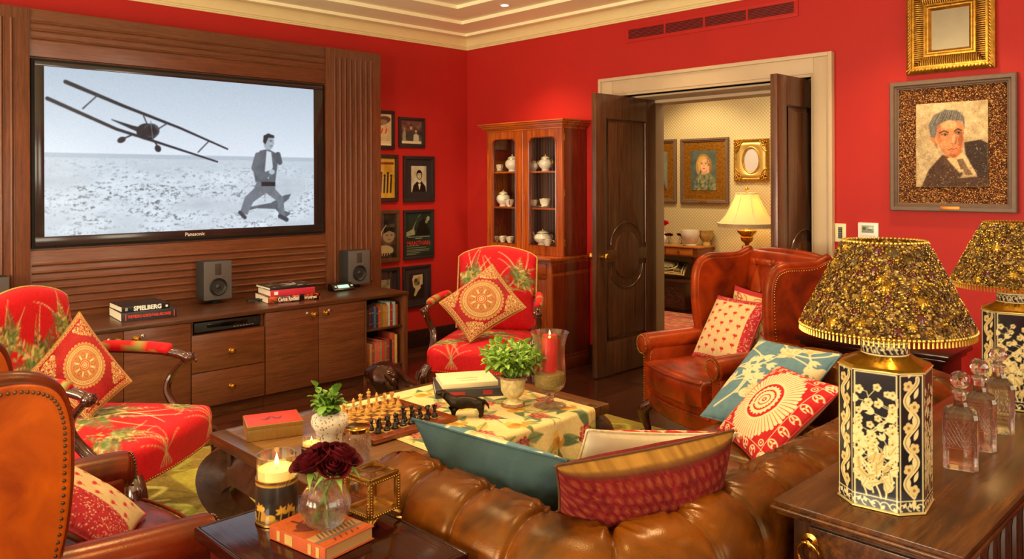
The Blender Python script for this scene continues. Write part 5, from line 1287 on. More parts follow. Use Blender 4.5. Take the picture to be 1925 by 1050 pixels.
m = MB(); m.box((-1.3, -1.45, 0), (1.3, 1.45, .004)); flat_painted(m, cv, (-1.3, -1.45, .0043), (2.6, 0, 0), (0, 2.9, 0))
one('rug', 'olive and gold needlework rug under the coffee table', 'rug', m, PAINTED('rug wool', rough=.95, bump=.6, bscale=260), loc=(-3.42, 2.80, .001), angle=None)

# ================================================================== coffee table
TX0, TX1, TY0, TY1, TZ = -3.55, -2.56, 1.53, 3.19, .46
ct = thing('coffee_table', 'large low oak coffee table with inward-curled legs on the rug', 'coffee table', (-3.055, 2.36, .0055))
m = MB(); m.box((TX0+.07, TY0+.07, TZ-.045), (TX1-.07, TY1-.07, TZ), .002); m.build('top_panel', TABLEW, ct, world=True)
m = MB()
for a in ((TX0, TY0, TX1, TY0+.0705), (TX0, TY1-.0705, TX1, TY1), (TX0, TY0+.0705, TX0+.0705, TY1-.0705), (TX1-.0705, TY0+.0705, TX1, TY1-.0705)): m.box((a[0], a[1], TZ-.05), (a[2], a[3], TZ+.0005), .006)
m.build('top_border', WOOD('table border wood', '442916', '74491f', 'x', .7, .28, .35), ct, world=True)
m = MB(); m.box((TX0+.05, TY0+.05, TZ-.09), (TX1-.05, TY1-.05, TZ-.05), .004); m.build('waist', TABLED, ct, world=True)
def apron(y0, y1, x0, x1, along):
    n = 24; P = []
    for i in range(n+1):
        f = i/n; q = .15*min(1, (min(f, 1-f)/.16))**.5 if min(f, 1-f) < .16 else .15; P.append((f, TZ-.09-.27+.15+.02*0 - (0)*q))
    return P
def bulge_apron(fixed, sgn, a0, a1, axis):
    """apron swelling outwards, lower edge arched at both ends"""
    n = 40; rows = 9; P = np.zeros((rows, n+1, 3))
    for i in range(n+1):
        f = i/n; e = min(f, 1-f)*(a1-a0); dpt = .105+.0*e + .10*max(0, 1-e/.16)**2
        for k in range(rows):
            g = k/(rows-1); z = TZ-.085-dpt*g; out = .045*sin(min(1, (TZ-.085-z)/.16)*PI/2); p = a0+(a1-a0)*f
            P[k, i] = (fixed+sgn*out, p, z) if axis == 'y' else (p, fixed+sgn*out, z)
    m = MB(); m.grid(P); Q = P.copy(); 
    if axis == 'y': Q[..., 0] -= sgn*.03
    else: Q[..., 1] -= sgn*.03
    m.grid(Q); m.grid(np.stack([P[-1], Q[-1]])); m.build('apron', TABLED, ct, world=True, weld=True, angle=60)
bulge_apron(TY0+.05, -1, TX0+.07, TX1-.07, 'x'); bulge_apron(TY1-.05, 1, TX0+.07, TX1-.07, 'x'); bulge_apron(TX0+.05, -1, TY0+.07, TY1-.07, 'y'); bulge_apron(TX1-.05, 1, TY0+.07, TY1-.07, 'y')
for sx, sy, x, y in ((-1, -1, TX0, TY0), (1, -1, TX1, TY0), (-1, 1, TX0, TY1), (1, 1, TX1, TY1)):
    path = [(.085, .375, .055), (.045, .33, .07), (.028, .27, .072), (.035, .20, .068), (.065, .13, .062), (.11, .07, .058), (.15, .045, .05), (.165, .035, .034)]
    P = curve([(p[0], p[1], p[2]) for p in path], 36); m = MB(); R = []
    for i, (d, z, hw) in enumerate(P):
        a = P[max(0, i-1)]; b = P[min(len(P)-1, i+1)]; tx, tz = b[0]-a[0], b[1]-a[1]; l = math.hypot(tx, tz); nx_, nz_ = -tz/l, tx/l
        # square section, diagonal offsets along the corner bisector
        cx, cy = x-sx*d, y-sy*d
        ring = []
        for (u, w) in ((-1, -1), (1, -1), (1, 1), (-1, 1)):
            # u across (tangent of corner), w along normal in the bisector plane
            off = w*hw*.92*nx_; zz = z+w*hw*.92*nz_; ac = u*hw*.98
            ring.append((cx-sx*off*.8+sy*ac*.72*(-1 if sx*sy > 0 else 1)*1., cy-sy*off*.8+sx*ac*.72*(1 if sx*sy > 0 else -1)*1., max(zz, .0056)))
        R.append(ring)
    m.loft(R)
    m.box((x-sx*.03, y-sy*.03, .30), (x-sx*.15, y-sy*.15, TZ-.06), .01)
    m.build('leg', TABLED, ct, world=True, angle=50)

# floral runner, draped over the side nearest the sofa
RW, RL = .99, .97   # along y, over the top along x
RX0, RY0 = -3.50, 2.075
DROP = .24; cv = Canvas(RL+DROP, RW, 210, 'e3cf9b')
n = fbm(cv.X, cv.Y, 4, 71)[..., None]; cv.img = srgb('d2b671')*(1-n)+srgb('e9d6a2')*n
r = np.random.default_rng(5)
def rose(cv, x, y, s):
    cv.ell(x, y, s, s*.85, 'd8ab5a'); 
    for q in range(5): a = q*1.26; cv.ell(x+.5*s*cos(a), y+.5*s*sin(a), s*.55, s*.5, ['e2b45e', 'c99440', 'eacb86'][q % 3]); 
    cv.ell(x, y, s*.4, s*.35, 'b97c30')
def grapes(cv, x, y, s, a):
    for i, cnt in enumerate((2, 3, 4, 3, 2)):
        for k in range(cnt):
            u, v = (k-(cnt-1)/2)*s*1.02, -i*s*.9; X, Y = x+u*cos(a)-v*sin(a), y+u*sin(a)+v*cos(a); cv.ell(X, Y, s*.47, s*.47, ['b5303a', '9c2230', 'c9504c'][(i+k) % 3]); cv.ell(X+s*.15, Y+s*.15, s*.14, s*.14, 'e09a80')
for gx in range(7):
    for gy in range(5):
        x, y = .08+gx*.18+.06*r.random(), .08+gy*.2+.06*r.random()
        for q in range(4): cv.leaf(x, y, r.random()*6.28, .10+.05*r.random(), .05, ['7d8a5a', '98a06c', '5f7050', 'b5a860'][q], '5a6848')
        [rose, lambda c, X, Y, s: grapes(c, X, Y, s*.44, r.random()*2)][(gx+gy) % 2](cv, x, y, .05+.012*r.random())
        P = curve([(x, y), (x+.08, y+.06*r.random()), (x+.15, y+.1*(r.random()-.5))], 10); cv.stroke(P, .006, '7a7442')
for q in (.012, .03): cv.stroke([(0, q), (RL+DROP, q)], .004, 'b98f4a'); cv.stroke([(0, RW-q), (RL+DROP, RW-q)], .004, 'b98f4a')
cv.grain(.02)
u, v = cv.uv(); s = u*(RL+DROP); y = RY0+v*RW
edge = TX1+.004-RX0; rr = .02
a = np.clip((s-(edge-rr))/(rr*PI/2), 0, 1)*PI/2; over = np.maximum(0, s-(edge-rr)-rr*PI/2)
x = np.where(s < edge-rr, RX0+s, RX0+edge-rr+rr*np.sin(a)); z = np.where(s < edge-rr, TZ+.004, TZ+.004-rr*(1-np.cos(a))-over)
wv = np.clip(over/.15, 0, 1); x = x+.006+wv*(.018*np.sin(y*24)+.02)
m = MB(); m.grid(np.stack([x, y, z], -1), cv.lin()); Pb = np.stack([x-np.where(over > 0, .003, 0), y, z-.0025], -1); m.grid(Pb, cv.lin()*.9, flip=True)
one('table_runner', 'cream floral and grape print runner draped over the coffee table', 'table runner', m, PAINTED('printed linen', rough=.8, bump=.3, bscale=500), loc=(0, 0, 0), angle=None)
ZR = TZ+.0048   # top of runner

# ------------------------------------------------------------------ chess
bc = Vector((-3.11, 2.19, 0)); brot = .03; S = .047; hb = S*4
chb = thing('chess_board', 'inlaid wooden chess board with mahogany border set with pieces', 'chess board', (bc.x, bc.y, ZR+.001), brot)
CBW = WOOD('board border', '6a2e16', '95481f', 'y', 1.2, .2, .5); LTW = WOOD('board light square', 'b98a3c', 'd9a856', 'x', 1.2, .25, .4); DKW = WOOD('board dark square', '4a2a14', '6a3c1c', 'x', 1.2, .25, .4)
m = MB(); E = hb+.055; m.box((-E, -E, .0), (E, E, .012), .004)
for a in ((-E, -E, E, -hb), (-E, hb, E, E), (-E, -hb, -hb, hb), (hb, -hb, E, hb)): m.box((a[0]+.0005, a[1]+.0005, .01), (a[2]-.0005, a[3]-.0005, .0195), .003)
m.build('border', CBW, chb)
for par, nm, mt in ((0, 'light_squares', LTW), (1, 'dark_squares', DKW)):
    m = MB()
    for i in range(8):
        for j in range(8):
            if (i+j) % 2 == par: m.box((-hb+i*S, -hb+j*S, .0119), (-hb+(i+1)*S, -hb+(j+1)*S, .0185))
    m.build(nm, mt, chb)
BOX = M('boxwood piece', 'd9a552', rough=.28, var=.12, vscale=25, coat=.4); EBO = M('ebony piece', '120d0c', rough=.15, var=0, coat=.6)
KH = dict(king=.098, queen=.085, bishop=.072, knight=.066, rook=.056, pawn=.048)
def piece_mesh(kind):
    H = KH[kind]; k = H/.09; b = .0165 if kind in ('king', 'queen') else .0155 if kind != 'pawn' else .0135
    base = [(0, 0), (b, 0), (b*1.02, .004), (b*.95, .008), (b*.8, .010), (b*.85, .013), (b*.55, .02)]
    m = MB()
    if kind == 'pawn': m.lathe(base+[(b*.38, .028), (b*.55, .031), (b*.3, .033), (.0, .034)], seg=16); m.ball((0, 0, .040), .0082, 12, 8)
    elif kind == 'rook':
        m.lathe(base+[(b*.5, .03), (b*.5, H-.016), (b*.72, H-.013), (b*.75, H-.004), (b*.5, H-.004), (b*.48, H-.008), (0, H-.008)], seg=18)
        for i in range(5): a = i*2*PI/5; m.M = rotz(a); m.box((b*.5, -.0032, H-.005), (b*.76, .0032, H)); m.M = None
    elif kind == 'bishop': m.lathe(base+[(b*.35, .036), (b*.32, H-.028), (b*.6, H-.026), (b*.35, H-.023), (b*.55, H-.014), (b*.35, H-.006), (.003, H-.003)], seg=18); m.ball((0, 0, H-.002), .0035, 8, 6)
    elif kind == 'queen':
        m.lathe(base+[(b*.36, .04), (b*.33, H-.026), (b*.66, H-.024), (b*.4, H-.021), (b*.62, H-.007), (b*.5, H-.005), (0, H-.004)], seg=18)
        for i in range(8): a = i*PI/4; m.ball((b*.58*cos(a), b*.58*sin(a), H-.006), .0026, 6, 4)
        m.ball((0, 0, H-.003), .004, 8, 6)
    elif kind == 'king': m.lathe(base+[(b*.38, .045), (b*.35, H-.034), (b*.7, H-.031), (b*.42, H-.028), (b*.66, H-.013), (b*.4, H-.010), (0, H-.009)], seg=18); m.cbox((0, 0, H-.004), (.0035, .0035, .014), .0006); m.cbox((0, 0, H-.003), (.0035, .010, .0035), .0006)
    else:
        m.lathe(base+[(b*.6, .022), (0, .0225)], seg=18)
        P = curve([(.003, 0, .02), (.006, 0, .033), (.004, 0, .046), (-.003, 0, .054), (-.010, 0, .050), (-.017, 0, .043)], 20); m.tube(P, np.interp(np.linspace(0, 1, len(P)), [0, .4, .65, .8, 1], [.010, .0092, .0085, .0072, .0045]), 10, flat=.8)
        for sy in (-1, 1): m.tube([(-.001, sy*.004, .057), (.000, sy*.0045, .0655)], [.003, .0008], 6)
        m.tube([(.006, 0, .054), (.012, 0, .045), (.012, 0, .032)], [.002, .0035, .002], 6, flat=.5)
    return m
def chess(kind, col, lab, i, j, rz=0., group=None):
    mt = BOX if col == 'w' else EBO; lx, ly = -hb+(i+.5)*S+random.uniform(-.003, .003), -hb+(j+.5)*S+random.uniform(-.003, .003)
    p = Matrix.Translation((bc.x, bc.y, ZR+.0198)) @ rotz(brot) @ Vector((lx, ly, 0))
    key = (kind, col)
    if key not in PIECES: o = one('chess_'+kind, lab, 'chess piece', piece_mesh(kind), mt, group, loc=p, rz=rz, angle=35); PIECES[key] = o
    else: o = PIECES[key].copy(); COL.objects.link(o); o.location = p; o.rotation_euler = (0, 0, rz); o['label'] = lab; o['group'] = group or ''
    return o
PIECES = {}
back_rank = ['rook', 'knight', 'bishop', 'queen', 'king', 'bishop', 'knight', 'rook']
side_w = ['at the corner nearest the white vase', 'nearer the white vase', 'standing beside the pale queen', None, None, 'standing beside the pale king', 'nearer the stacked books', 'at the corner nearest the stacked books']
side_b = ['at the corner nearest the lidded glass jar', 'nearer the lidded glass jar', 'standing beside the black king', None, None, 'standing beside the black queen', 'nearer the dog figurine', 'at the corner nearest the dog figurine']
for j in range(8):
    k = back_rank[j]; w = side_w[j]
    chess(k, 'w', ('pale boxwood chess %s on the far rank, %s' % (k, w)) if w else 'pale boxwood chess %s in the middle of the far rank' % k, 0, j, PI, 'pale chess back rank')
    chess('pawn', 'w', 'pale boxwood chess pawn in the row facing the black pieces', 1, j, 0, 'pale chess pawns')
    kb = {3: 'king', 4: 'queen'}.get(j, k); w = side_b[j]
    chess(kb, 'b', ('black ebony chess %s on the near rank, %s' % (kb, w)) if w else 'black ebony chess %s in the middle of the near rank' % kb, 7, j, 0, 'black chess back rank')
    chess('pawn', 'b', 'black ebony chess pawn in the row facing the pale pieces', 6, j, 0, 'black chess pawns')

# ------------------------------------------------------------------ books on the runner
GRYB = M('book slate', '3c3b40', rough=.45, var=.06); CRB = M('book cream', 'ead9ac', rough=.6, var=.03)
b = book('coffee_table_book', 'slate grey book with red spine marks under the cream book', (-3.262, 2.835, ZR+.0005), -.62, .36, .29, .042, GRYB, group='two books on the table runner')
m = MB(); m.cbox((.1462, -.085, .021), (.001, .12, .016)); m.build('spine_mark', M('dull red', 'a32a24', rough=.6, var=0), b); m = MB(); m.cbox((.1462, .095, .021), (.001, .05, .024)); m.build('spine_mark', MATS['dull red'], b)
m = MB(); m.cbox((.1463, -.085, .009), (.001, .10, .004)); m.build('spine_line', LETW, b)
b = book('coffee_table_book', 'cream paperback lying on top of the slate grey book', (-3.27, 2.835, ZR+.043), -.52, .30, .25, .026, CRB, group='two books on the table runner')
m = MB()
for q, l in ((.05, .09), (-.0, .12)): m.cbox((q*1.0+.02, -.0, .0262), (.012, l, .0006))
m.build('cover_print', M('faded gold print', 'c9ae74', rough=.6, var=.1), b)

# ------------------------------------------------------------------ helpers for plants
def foliage(parent, name, stems, mat, leaf_l, leaf_w, per, seed, thick=.0025, stemmat=None, cup=.3, start=.25, pitch=.5):
    r = np.random.default_rng(seed); m = MB(); ms = MB()
    for P in stems:
        Q = curve(P, 14); ms.tube(Q, np.linspace(.0035, .002, len(Q)), 6)
        for i in range(per):
            t = start+(1-start)*(i+.5*r.random())/per; k = min(len(Q)-1, int(t*(len(Q)-1))); o = np.array(Q[k]); d = np.array(Q[min(k+1, len(Q)-1)])-np.array(Q[max(k-1, 0)]); d = d/ (np.linalg.norm(d)+1e-9)
            a = i*2.4+r.random(); up = np.array([0, 0, 1.]); e1 = np.cross(d, [0.31, .9, .2]); e1 /= np.linalg.norm(e1); e2 = np.cross(d, e1)
            L = leaf_l*(.7+.5*r.random()); out = (e1*cos(a)+e2*sin(a))*cos(pitch)+d*sin(pitch)*(1.2 if t < .85 else 2.2); out /= np.linalg.norm(out)
            side = np.cross(out, up); side = side/(np.linalg.norm(side)+1e-6); nrm = np.cross(side, out)
            nu, nv = 6, 5; G = np.zeros((nu, nv, 3)); 
            for iu in range(nu):
                f = iu/(nu-1); wdt = leaf_w*(.12+np.sin(PI*min(1, f*.93+.03))**.8*.9)*(L/leaf_l)
                for iv in range(nv):
                    g = iv/(nv-1)*2-1; G[iu, iv] = o+out*L*f+side*g*wdt/2+nrm*(cup*L*.25*(f*(1-f)*2) + cup*.3*wdt*g*g - .12*L*f*f)
            m.grid(G); m.grid(G-nrm*thick, flip=True)
    m.build(name, mat, parent, angle=None); ms.build('stems', stemmat or M('green stem', '7d9a4c', rough=.5), parent)
LEAFM = M('jade leaf', '6f9a35', rough=.35, var=.3, vscale=14, coat=.2, sss=.0); LEAFL = M('bright leaf', '94b948', rough=.4, var=.35, vscale=16, coat=.15)

# white speckled vase with succulent
v = thing('plant_vase', 'white speckled stoneware vase holding a green jade plant', 'plant vase', (-2.95, 1.79, TZ+.001))
def speck():
    t = NT('speckled stoneware'); vv = t.coords(); vo = t.node('ShaderNodeTexVoronoi'); vo.inputs['Scale'].default_value = 70; t.link(vv, vo.inputs['Vector']); f = t.noise(vv, 40, 2)
    mm = t.node('ShaderNodeMath', operation='MULTIPLY_ADD'); mm.inputs[1].default_value = -.35; t.link(f, mm.inputs[0]); t.link(vo.outputs['Distance'], mm.inputs[2])
    t.link(t.ramp(mm.outputs[0], [(.0, lin('8a7048')), (.08, lin('a08a62')), (.13, lin('e4dcc8'))]), t.b.inputs['Base Color']); t.set(Roughness=.6); t.bump(f, .3, .003); return t.m
SPK_ = speck()
m = MB(); m.lathe_open([(.001, .0), (.046, 0), (.05, .008), (.052, .06), (.060, .085), (.074, .105), (.077, .125), (.072, .145), (.055, .158), (.047, .163), (.042, .163), (.046, .15), (.046, .13), (.001, .125)], seg=30, flute=lambda a, z: 1+(.06*cos(a*5) if z > .07 and z < .155 else 0)); m.build('vase', SPK_, v)
m = MB(); m.lathe([(0, .14), (.045, .14), (.043, .148), (0, .152)], seg=16); m.build('soil', M('dark soil', '2c1d12', rough=.9, var=.4, vscale=80), v)
r = np.random.default_rng(11); st = []
for i in range(11):
    a = i*2*PI/11+r.random()*.4; q = .03+.06*r.random(); h = .20+.085*r.random(); st.append([(.012*cos(a), .012*sin(a), .145), (q*.5*cos(a), q*.5*sin(a), .19), (q*cos(a), q*sin(a), h)])
foliage(v, 'leaves', st, LEAFM, .046, .03, 7, 4)

# glass jar with brass lid
j = thing('glass_jar', 'cut glass jar with flat brass lid beside the white vase', 'jar', (-2.735, 1.79, TZ+.001))
GL = GLASS('clear glass'); GLC = GLASS('cut glass', rough=.03)
m = MB(); m.lathe_open([(.001, 0), (.048, 0), (.052, .006), (.053, .11), (.047, .122), (.041, .127), (.039, .127), (.045, .118), (.0495, .108), (.049, .012), (.044, .008), (.001, .008)], seg=36); m.build('jar_body', GL, j)
m = MB()
for s_ in (1, -1):
    for i in range(12): m.tube([(.0533*cos(a0), .0533*sin(a0), .055+.05*k/8) for k in range(9) for a0 in [i*2*PI/12+s_*k*PI/24]], .0011, 5)
m.build('cut_lattice', GLC, j)
m = MB(); m.lathe([(0, .128), (.04, .128), (.04, .137), (.034, .139), (.034, .141), (.05, .142), (.051, .147), (.047, .15), (0, .151)], seg=36); m.build('lid', BRASS, j)

# lidded brass box with red top
b = thing('lidded_box', 'brass box with a glossy red top on the coffee table corner', 'box', (-3.345, 1.735, TZ+.001), .0)
BXW, BXD = .245, .30
bz = math.atan2(.19, .11)
b.rotation_euler = (0, 0, -.35); MOF[b] = Matrix.Translation(b.location) @ rotz(-.35)
BRU = M('brushed brass', 'c9a55c', rough=.35, metal=.85, var=.12, vscale=30, stretch=(1, 8, 1))
m = MB(); m.box((-.095, -.12, 0), (.095, .12, .048), .0015); m.build('base', BRU, b)
m = MB(); m.box((-.096, -.121, .0485), (.096, .121, .066), .0015); l = m.build('lid', BRU, b)
m = MB(); m.box((-.092, -.117, .066), (.092, .117, .0672), .0004); m.build('red_top', M('red lacquer', 'cc3414', rough=.4, var=.06), None).parent = l
m = MB(); m.tube([(.02*sin(t*.9), -.05+.008*t, .0675) for t in range(13)], np.interp(np.arange(13), [0, 3, 6, 9, 12], [.002, .012, .006, .011, .001]), 6, flat=.04); m.build('dark_motif', M('dark red ink', '7a1c12', rough=.4, var=0), None).parent = l

# small tin candle
FLAME = M('flame', 'ffd27a', emit='ffb84a', estr=14, var=0); WAXY = M('candle wax', 'f3dc9a', rough=.5, var=.04, sss=.3, emit='ffb84a', estr=.55)  # candle wax carries the flame's glow as its own emission
def tin_art(cv, w, h, seed):
    n = fbm(cv.X, cv.Y, 30, seed)[..., None]; cv.img = srgb('1f1b16')*(1-n)+srgb('38322a')*n
    for i in range(60): x = w*i/60; cv.ell(x, h*.93, w*.009, h*.022, 'c9973c'); cv.ell(x+w/120, h*.965, w*.008, h*.016, 'a87a2c')
    cv.rect(0, h*.02, w, h*.05, 'b5852f'); cv.rect(0, h*.075, w, h*.09, '8f6a26'); r = np.random.default_rng(seed)
    for i in range(16):
        x = w*(i+.3*r.random())/16; hh = h*(.14+.24*r.random())
        if i % 3 == 0: cv.stroke([(x, h*.12), (x+.004, h*.12+hh)], .004, 'c08a2e'); [cv.leaf(x+.004, h*.12+hh, a, .018, .008, 'd29a36') for a in (0, .9, 1.8, 2.7, -.4, 3.5)]
        elif i % 3 == 1: cv.poly([(x-.01, h*.12), (x-.006, h*.12+hh*.6), (x, h*.12+hh*.75), (x+.006, h*.12+hh*.6), (x+.01, h*.12)], 'b9802a'); cv.ell(x, h*.12+hh*.85, .005, .006, 'd9a84a')
        else: cv.ell(x, h*.14, .02, .006, 'a0762a'); cv.ell(x, h*.14+hh*.3, .012, .008, 'c9973c'); cv.stroke([(x-.012, h*.13), (x-.012, h*.12+hh*.6)], .003, 'b5852f')
def tin_candle(name, lab, loc, R, H, glassh, seed, flame):
    t = thing(name, lab, 'candle', loc)
    cv = Canvas(2*PI*R, H, 560 if R < .05 else 520); tin_art(cv, 2*PI*R, H, seed); u, v = cv.uv(); a = u*2*PI
    m = MB(); m.grid(np.stack([R*np.cos(a), R*np.sin(a), v*H], -1), cv.lin()); m.add([(R*.985*cos(q*PI/16), R*.985*sin(q*PI/16), .002) for q in range(32)], [tuple(range(32))], [[.02, .02, .02]]*32); m.build('tin', PAINTED('painted tin', rough=.3, bump=.1, coat=.4), t, angle=None)
    m = MB(); m.lathe_open([(R-.002, H-.002), (R+.0015, H-.001), (R+.0015, H+.003), (R-.003, H+.003), (R-.002, H-.002)], seg=36); m.build('rim', BRASSO, t); m = MB()
    m.lathe_open([(R-.001, 0), (R+.002, 0), (R+.002, .004), (R-.001, .004), (R-.001, 0)], seg=36); m.build('foot_rim', BRASSO, t)
    top = H+glassh; m = MB(); m.lathe_open([(R-.006, H*.4), (R-.003, H*.4), (R-.003, top), (R-.006, top), (R-.006, H*.4)], seg=36); m.build('glass', GL, t)
    m = MB(); m.lathe([(0, H*.5), (R-.0065, H*.5), (R-.0065, H+glassh*.42), (R*.6, H+glassh*.38), (0, H+glassh*.36)], seg=32); m.build('wax', WAXY, t)
    m = MB(); m.tube([(0, 0, H+glassh*.36), (.001, 0, H+glassh*.36+.014)], .0012, 6); m.build('wick', BLACKM, t)
    m = MB(); z = H+glassh*.36+.008; s = flame; m.lathe([(0, z), (.0045*s, z+.006*s), (.0058*s, z+.012*s), (.0035*s, z+.022*s), (.0, z+.034*s)], seg=12); m.build('flame', FLAME, t, angle=None)
    return t
tin_candle('candle', 'small lit candle in dark gilt tin beside the white vase', (-2.865, 1.655, TZ+.001), .041, .075, .026, 5, .55)

# bronze dog
d = MB()
def skin_dog():
    # low-slung hound standing: body, neck, head, ears, legs, tail in one surface
    V_ = [(0, 0, .068), (.04, 0, .070), (.085, 0, .068), (.118, 0, .066), (-.03, 0, .075), (-.05, 0, .10), (-.062, 0, .118), (-.088, 0, .112), (-.102, 0, .108),
          (-.012, .022, .05), (-.014, .026, .02), (-.016, .026, .006), (-.026, .027, .004), (-.012, -.022, .05), (-.014, -.026, .02), (-.016, -.026, .006), (-.026, -.027, .004),
          (.112, .022, .05), (.122, .026, .026), (.116, .026, .007), (.106, .027, .004), (.112, -.022, .05), (.122, -.026, .026), (.116, -.026, .007), (.106, -.027, .004),
          (.135, 0, .07), (.15, 0, .055), (.156, 0, .035), (-.062, .017, .116), (-.066, .024, .096), (-.062, -.017, .116), (-.066, -.024, .096)]
    E_ = [(0, 1), (1, 2), (2, 3), (0, 4), (4, 5), (5, 6), (6, 7), (7, 8), (0, 9), (9, 10), (10, 11), (11, 12), (0, 13), (13, 14), (14, 15), (15, 16), (3, 17), (17, 18), (18, 19), (19, 20), (3, 21), (21, 22), (22, 23), (23, 24), (3, 25), (25, 26), (26, 27), (6, 28), (28, 29), (6, 30), (30, 31)]
    R_ = [.036, .032, .031, .033, .028, .021, .021, .014, .009] + [.017, .012, .011, .008]*2 + [.021, .014, .011, .008]*2 + [.01, .006, .003] + [.009, .008, .009, .008]
    return V_, E_, R_
def skin(name, V_, E_, R_, mat, parent=None, root=0, sub=2, loc=(0, 0, 0), rz=0):
    me = bpy.data.meshes.new(name); me.from_pydata(V_, E_, []); o = bpy.data.objects.new(name, me); COL.objects.link(o)
    sk = o.modifiers.new('skin', 'SKIN'); ly = me.skin_vertices[0] if me.skin_vertices else None
    if ly is None: raise RuntimeError('no skin layer')
    for i, r in enumerate(R_): ly.data[i].radius = (r, r) if not hasattr(r, '__len__') else r
    ly.data[root].use_root = True
    ss = o.modifiers.new('sub', 'SUBSURF'); ss.levels = sub; ss.render_levels = sub
    dg = bpy.context.evaluated_depsgraph_get(); dg.update(); m2 = bpy.data.meshes.new_from_object(o.evaluated_get(dg)); bpy.data.objects.remove(o)
    m2.materials.clear(); m2.materials.append(mat); m2.shade_smooth(); m2.name = name
    q = bpy.data.objects.new(name, m2); COL.objects.link(q); q.parent = parent; q.location = loc; q.rotation_euler = (0, 0, rz); return q
BRONZE = M('dark bronze', '2e2419', rough=.38, metal=.75, var=.35, vscale=30, bump=.3, bscale=60)
BRONZL = M('brown bronze', '34190f', rough=.24, metal=.7, var=.4, vscale=9, bump=.35, bscale=28)
V_, E_, R_ = skin_dog()
dg_ = skin('dog_figurine', V_, E_, R_, BRONZE, loc=(-2.925, 2.475, ZR+.002), rz=.80)
dg_['label'] = 'small dark bronze hound figurine standing on the runner'; dg_['category'] = 'figurine'
mz = min(v.co.z for v in dg_.data.vertices); dg_.data.transform(Matrix.Translation((0, 0, -mz)))

# cream urn pot with bright bushy plant
u_ = thing('potted_plant', 'bushy light green plant in a weathered cream urn', 'potted plant', (-2.875, 2.805, ZR+.001))
URN = M('weathered cream glaze', 'd9c98e', rough=.55, var=.35, vscale=30, bump=.2, bscale=60); URB = M('worn brown rim', '9a6d4a', rough=.6, var=.6, vscale=60)
m = MB(); m.lathe_open([(.001, 0), (.058, 0), (.06, .006), (.05, .018), (.03, .03), (.028, .036), (.045, .05), (.06, .075), (.063, .125), (.062, .135), (.067, .139), (.066, .147), (.063, .149), (.058, .147), (.056, .12), (.001, .11)], seg=32); m.build('urn', URN, u_)
m = MB(); m.lathe_open([(.0655, .139), (.0682, .140), (.0672, .1485), (.062, .1505), (.0655, .139)], seg=32); m.build('worn_rim', URB, u_); m = MB(); m.lathe_open([(.0585, -.0), (.0615, .0), (.0615, .007), (.0545, .016), (.0585, 0)], seg=32); m.build('worn_foot', URB, u_)
m = MB(); m.lathe([(0, .125), (.056, .125), (.054, .136), (0, .14)], seg=18); m.build('soil', M('dark soil', '2c1d12'), u_)
r = np.random.default_rng(3); st = []
for i in range(34):
    a = i*2.4; q = .035+.135*math.sqrt((i+.5)/34); h = .335-.11*(q/.17)**2*(.7+.6*r.random())+.03*r.random(); st.append([(.02*cos(a), .02*sin(a), .135), (q*.55*cos(a), q*.55*sin(a), .19+.02*r.random()), (q*cos(a), q*sin(a), h)])
foliage(u_, 'leaves', st, LEAFL, .048, .027, 10, 9, cup=.6, start=.4)

# hurricane glass with red candle on gold grains
h = thing('hurricane_lamp', 'tall footed glass hurricane holding a red pillar candle', 'candle holder', (-2.735, 2.93, ZR+.001))
m = MB(); m.lathe_open([(.001, .0), (.082, 0), (.083, .004), (.05, .012), (.022, .022), (.018, .032), (.025, .042), (.018, .052), (.021, .066), (.05, .078), (.074, .10), (.082, .13), (.080, .17), (.076, .25), (.078, .31), (.088, .35), (.098, .372), (.0955, .373), (.084, .35), (.0745, .31), (.0725, .25), (.0765, .17), (.0785, .13), (.07, .104), (.045, .084), (.001, .08)], seg=40); m.build('glass', GL, h)
m = MB(); m.lathe([(0, .0845), (.043, .0875), (.067, .106), (.0755, .13), (.074, .165), (.04, .172), (0, .174)], seg=36); m.build('gold_grains', M('gold grain', 'a98c4a', rough=.6, var=.5, vscale=220, bump=1., bscale=300), h, props={'kind': 'stuff'})
m = MB(); m.lathe([(0, .174), (.037, .174), (.0375, .18), (.0375, .352), (.035, .358), (.02, .352), (0, .351)], seg=30); c_ = m.build('pillar_candle', M('red wax', 'cf2a24', rough=.4, var=.1, sss=.3, vscale=12), h)
m = MB(); m.tube([(0, 0, .351), (.001, 0, .362)], .0012, 6); m.build('wick', BLACKM, None).parent = c_
m = MB(); z = .356; m.lathe([(0, z), (.004, z+.006), (.0048, z+.011), (.002, z+.02), (0, z+.027)], seg=10); m.build('flame', FLAME, None, angle=None).parent = c_

# bronze lion lying on the floor behind the table
V_ = [(0, 0, .24), (.0, .14, .21), (0, .30, .18), (0, .45, .17), (0, -.10, .31), (0, -.15, .40), (0, -.19, .455), (0, -.265, .435), (0, -.31, .42),
      (.07, -.08, .17), (.085, -.12, .06), (.085, -.24, .035), (.085, -.30, .03), (-.07, -.08, .17), (-.085, -.12, .06), (-.085, -.24, .035), (-.085, -.30, .03),
      (.09, .42, .14), (.13, .34, .07), (.13, .26, .035), (-.09, .42, .14), (-.13, .34, .07), (-.13, .26, .035), (.02, .56, .10), (.12, .58, .05), (.2, .5, .04), (.065, -.165, .50), (-.065, -.165, .50)]
E_ = [(0, 1), (1, 2), (2, 3), (0, 4), (4, 5), (5, 6), (6, 7), (7, 8), (0, 9), (9, 10), (10, 11), (11, 12), (0, 13), (13, 14), (14, 15), (15, 16), (3, 17), (17, 18), (18, 19), (3, 20), (20, 21), (21, 22), (3, 23), (23, 24), (24, 25), (6, 26), (6, 27)]
R_ = [.13, .115, .10, .11, .135, .125, .085, .055, .04] + [.07, .045, .035, .03]*2 + [.085, .06, .035]*2 + [.02, .015, .02, .02, .02]
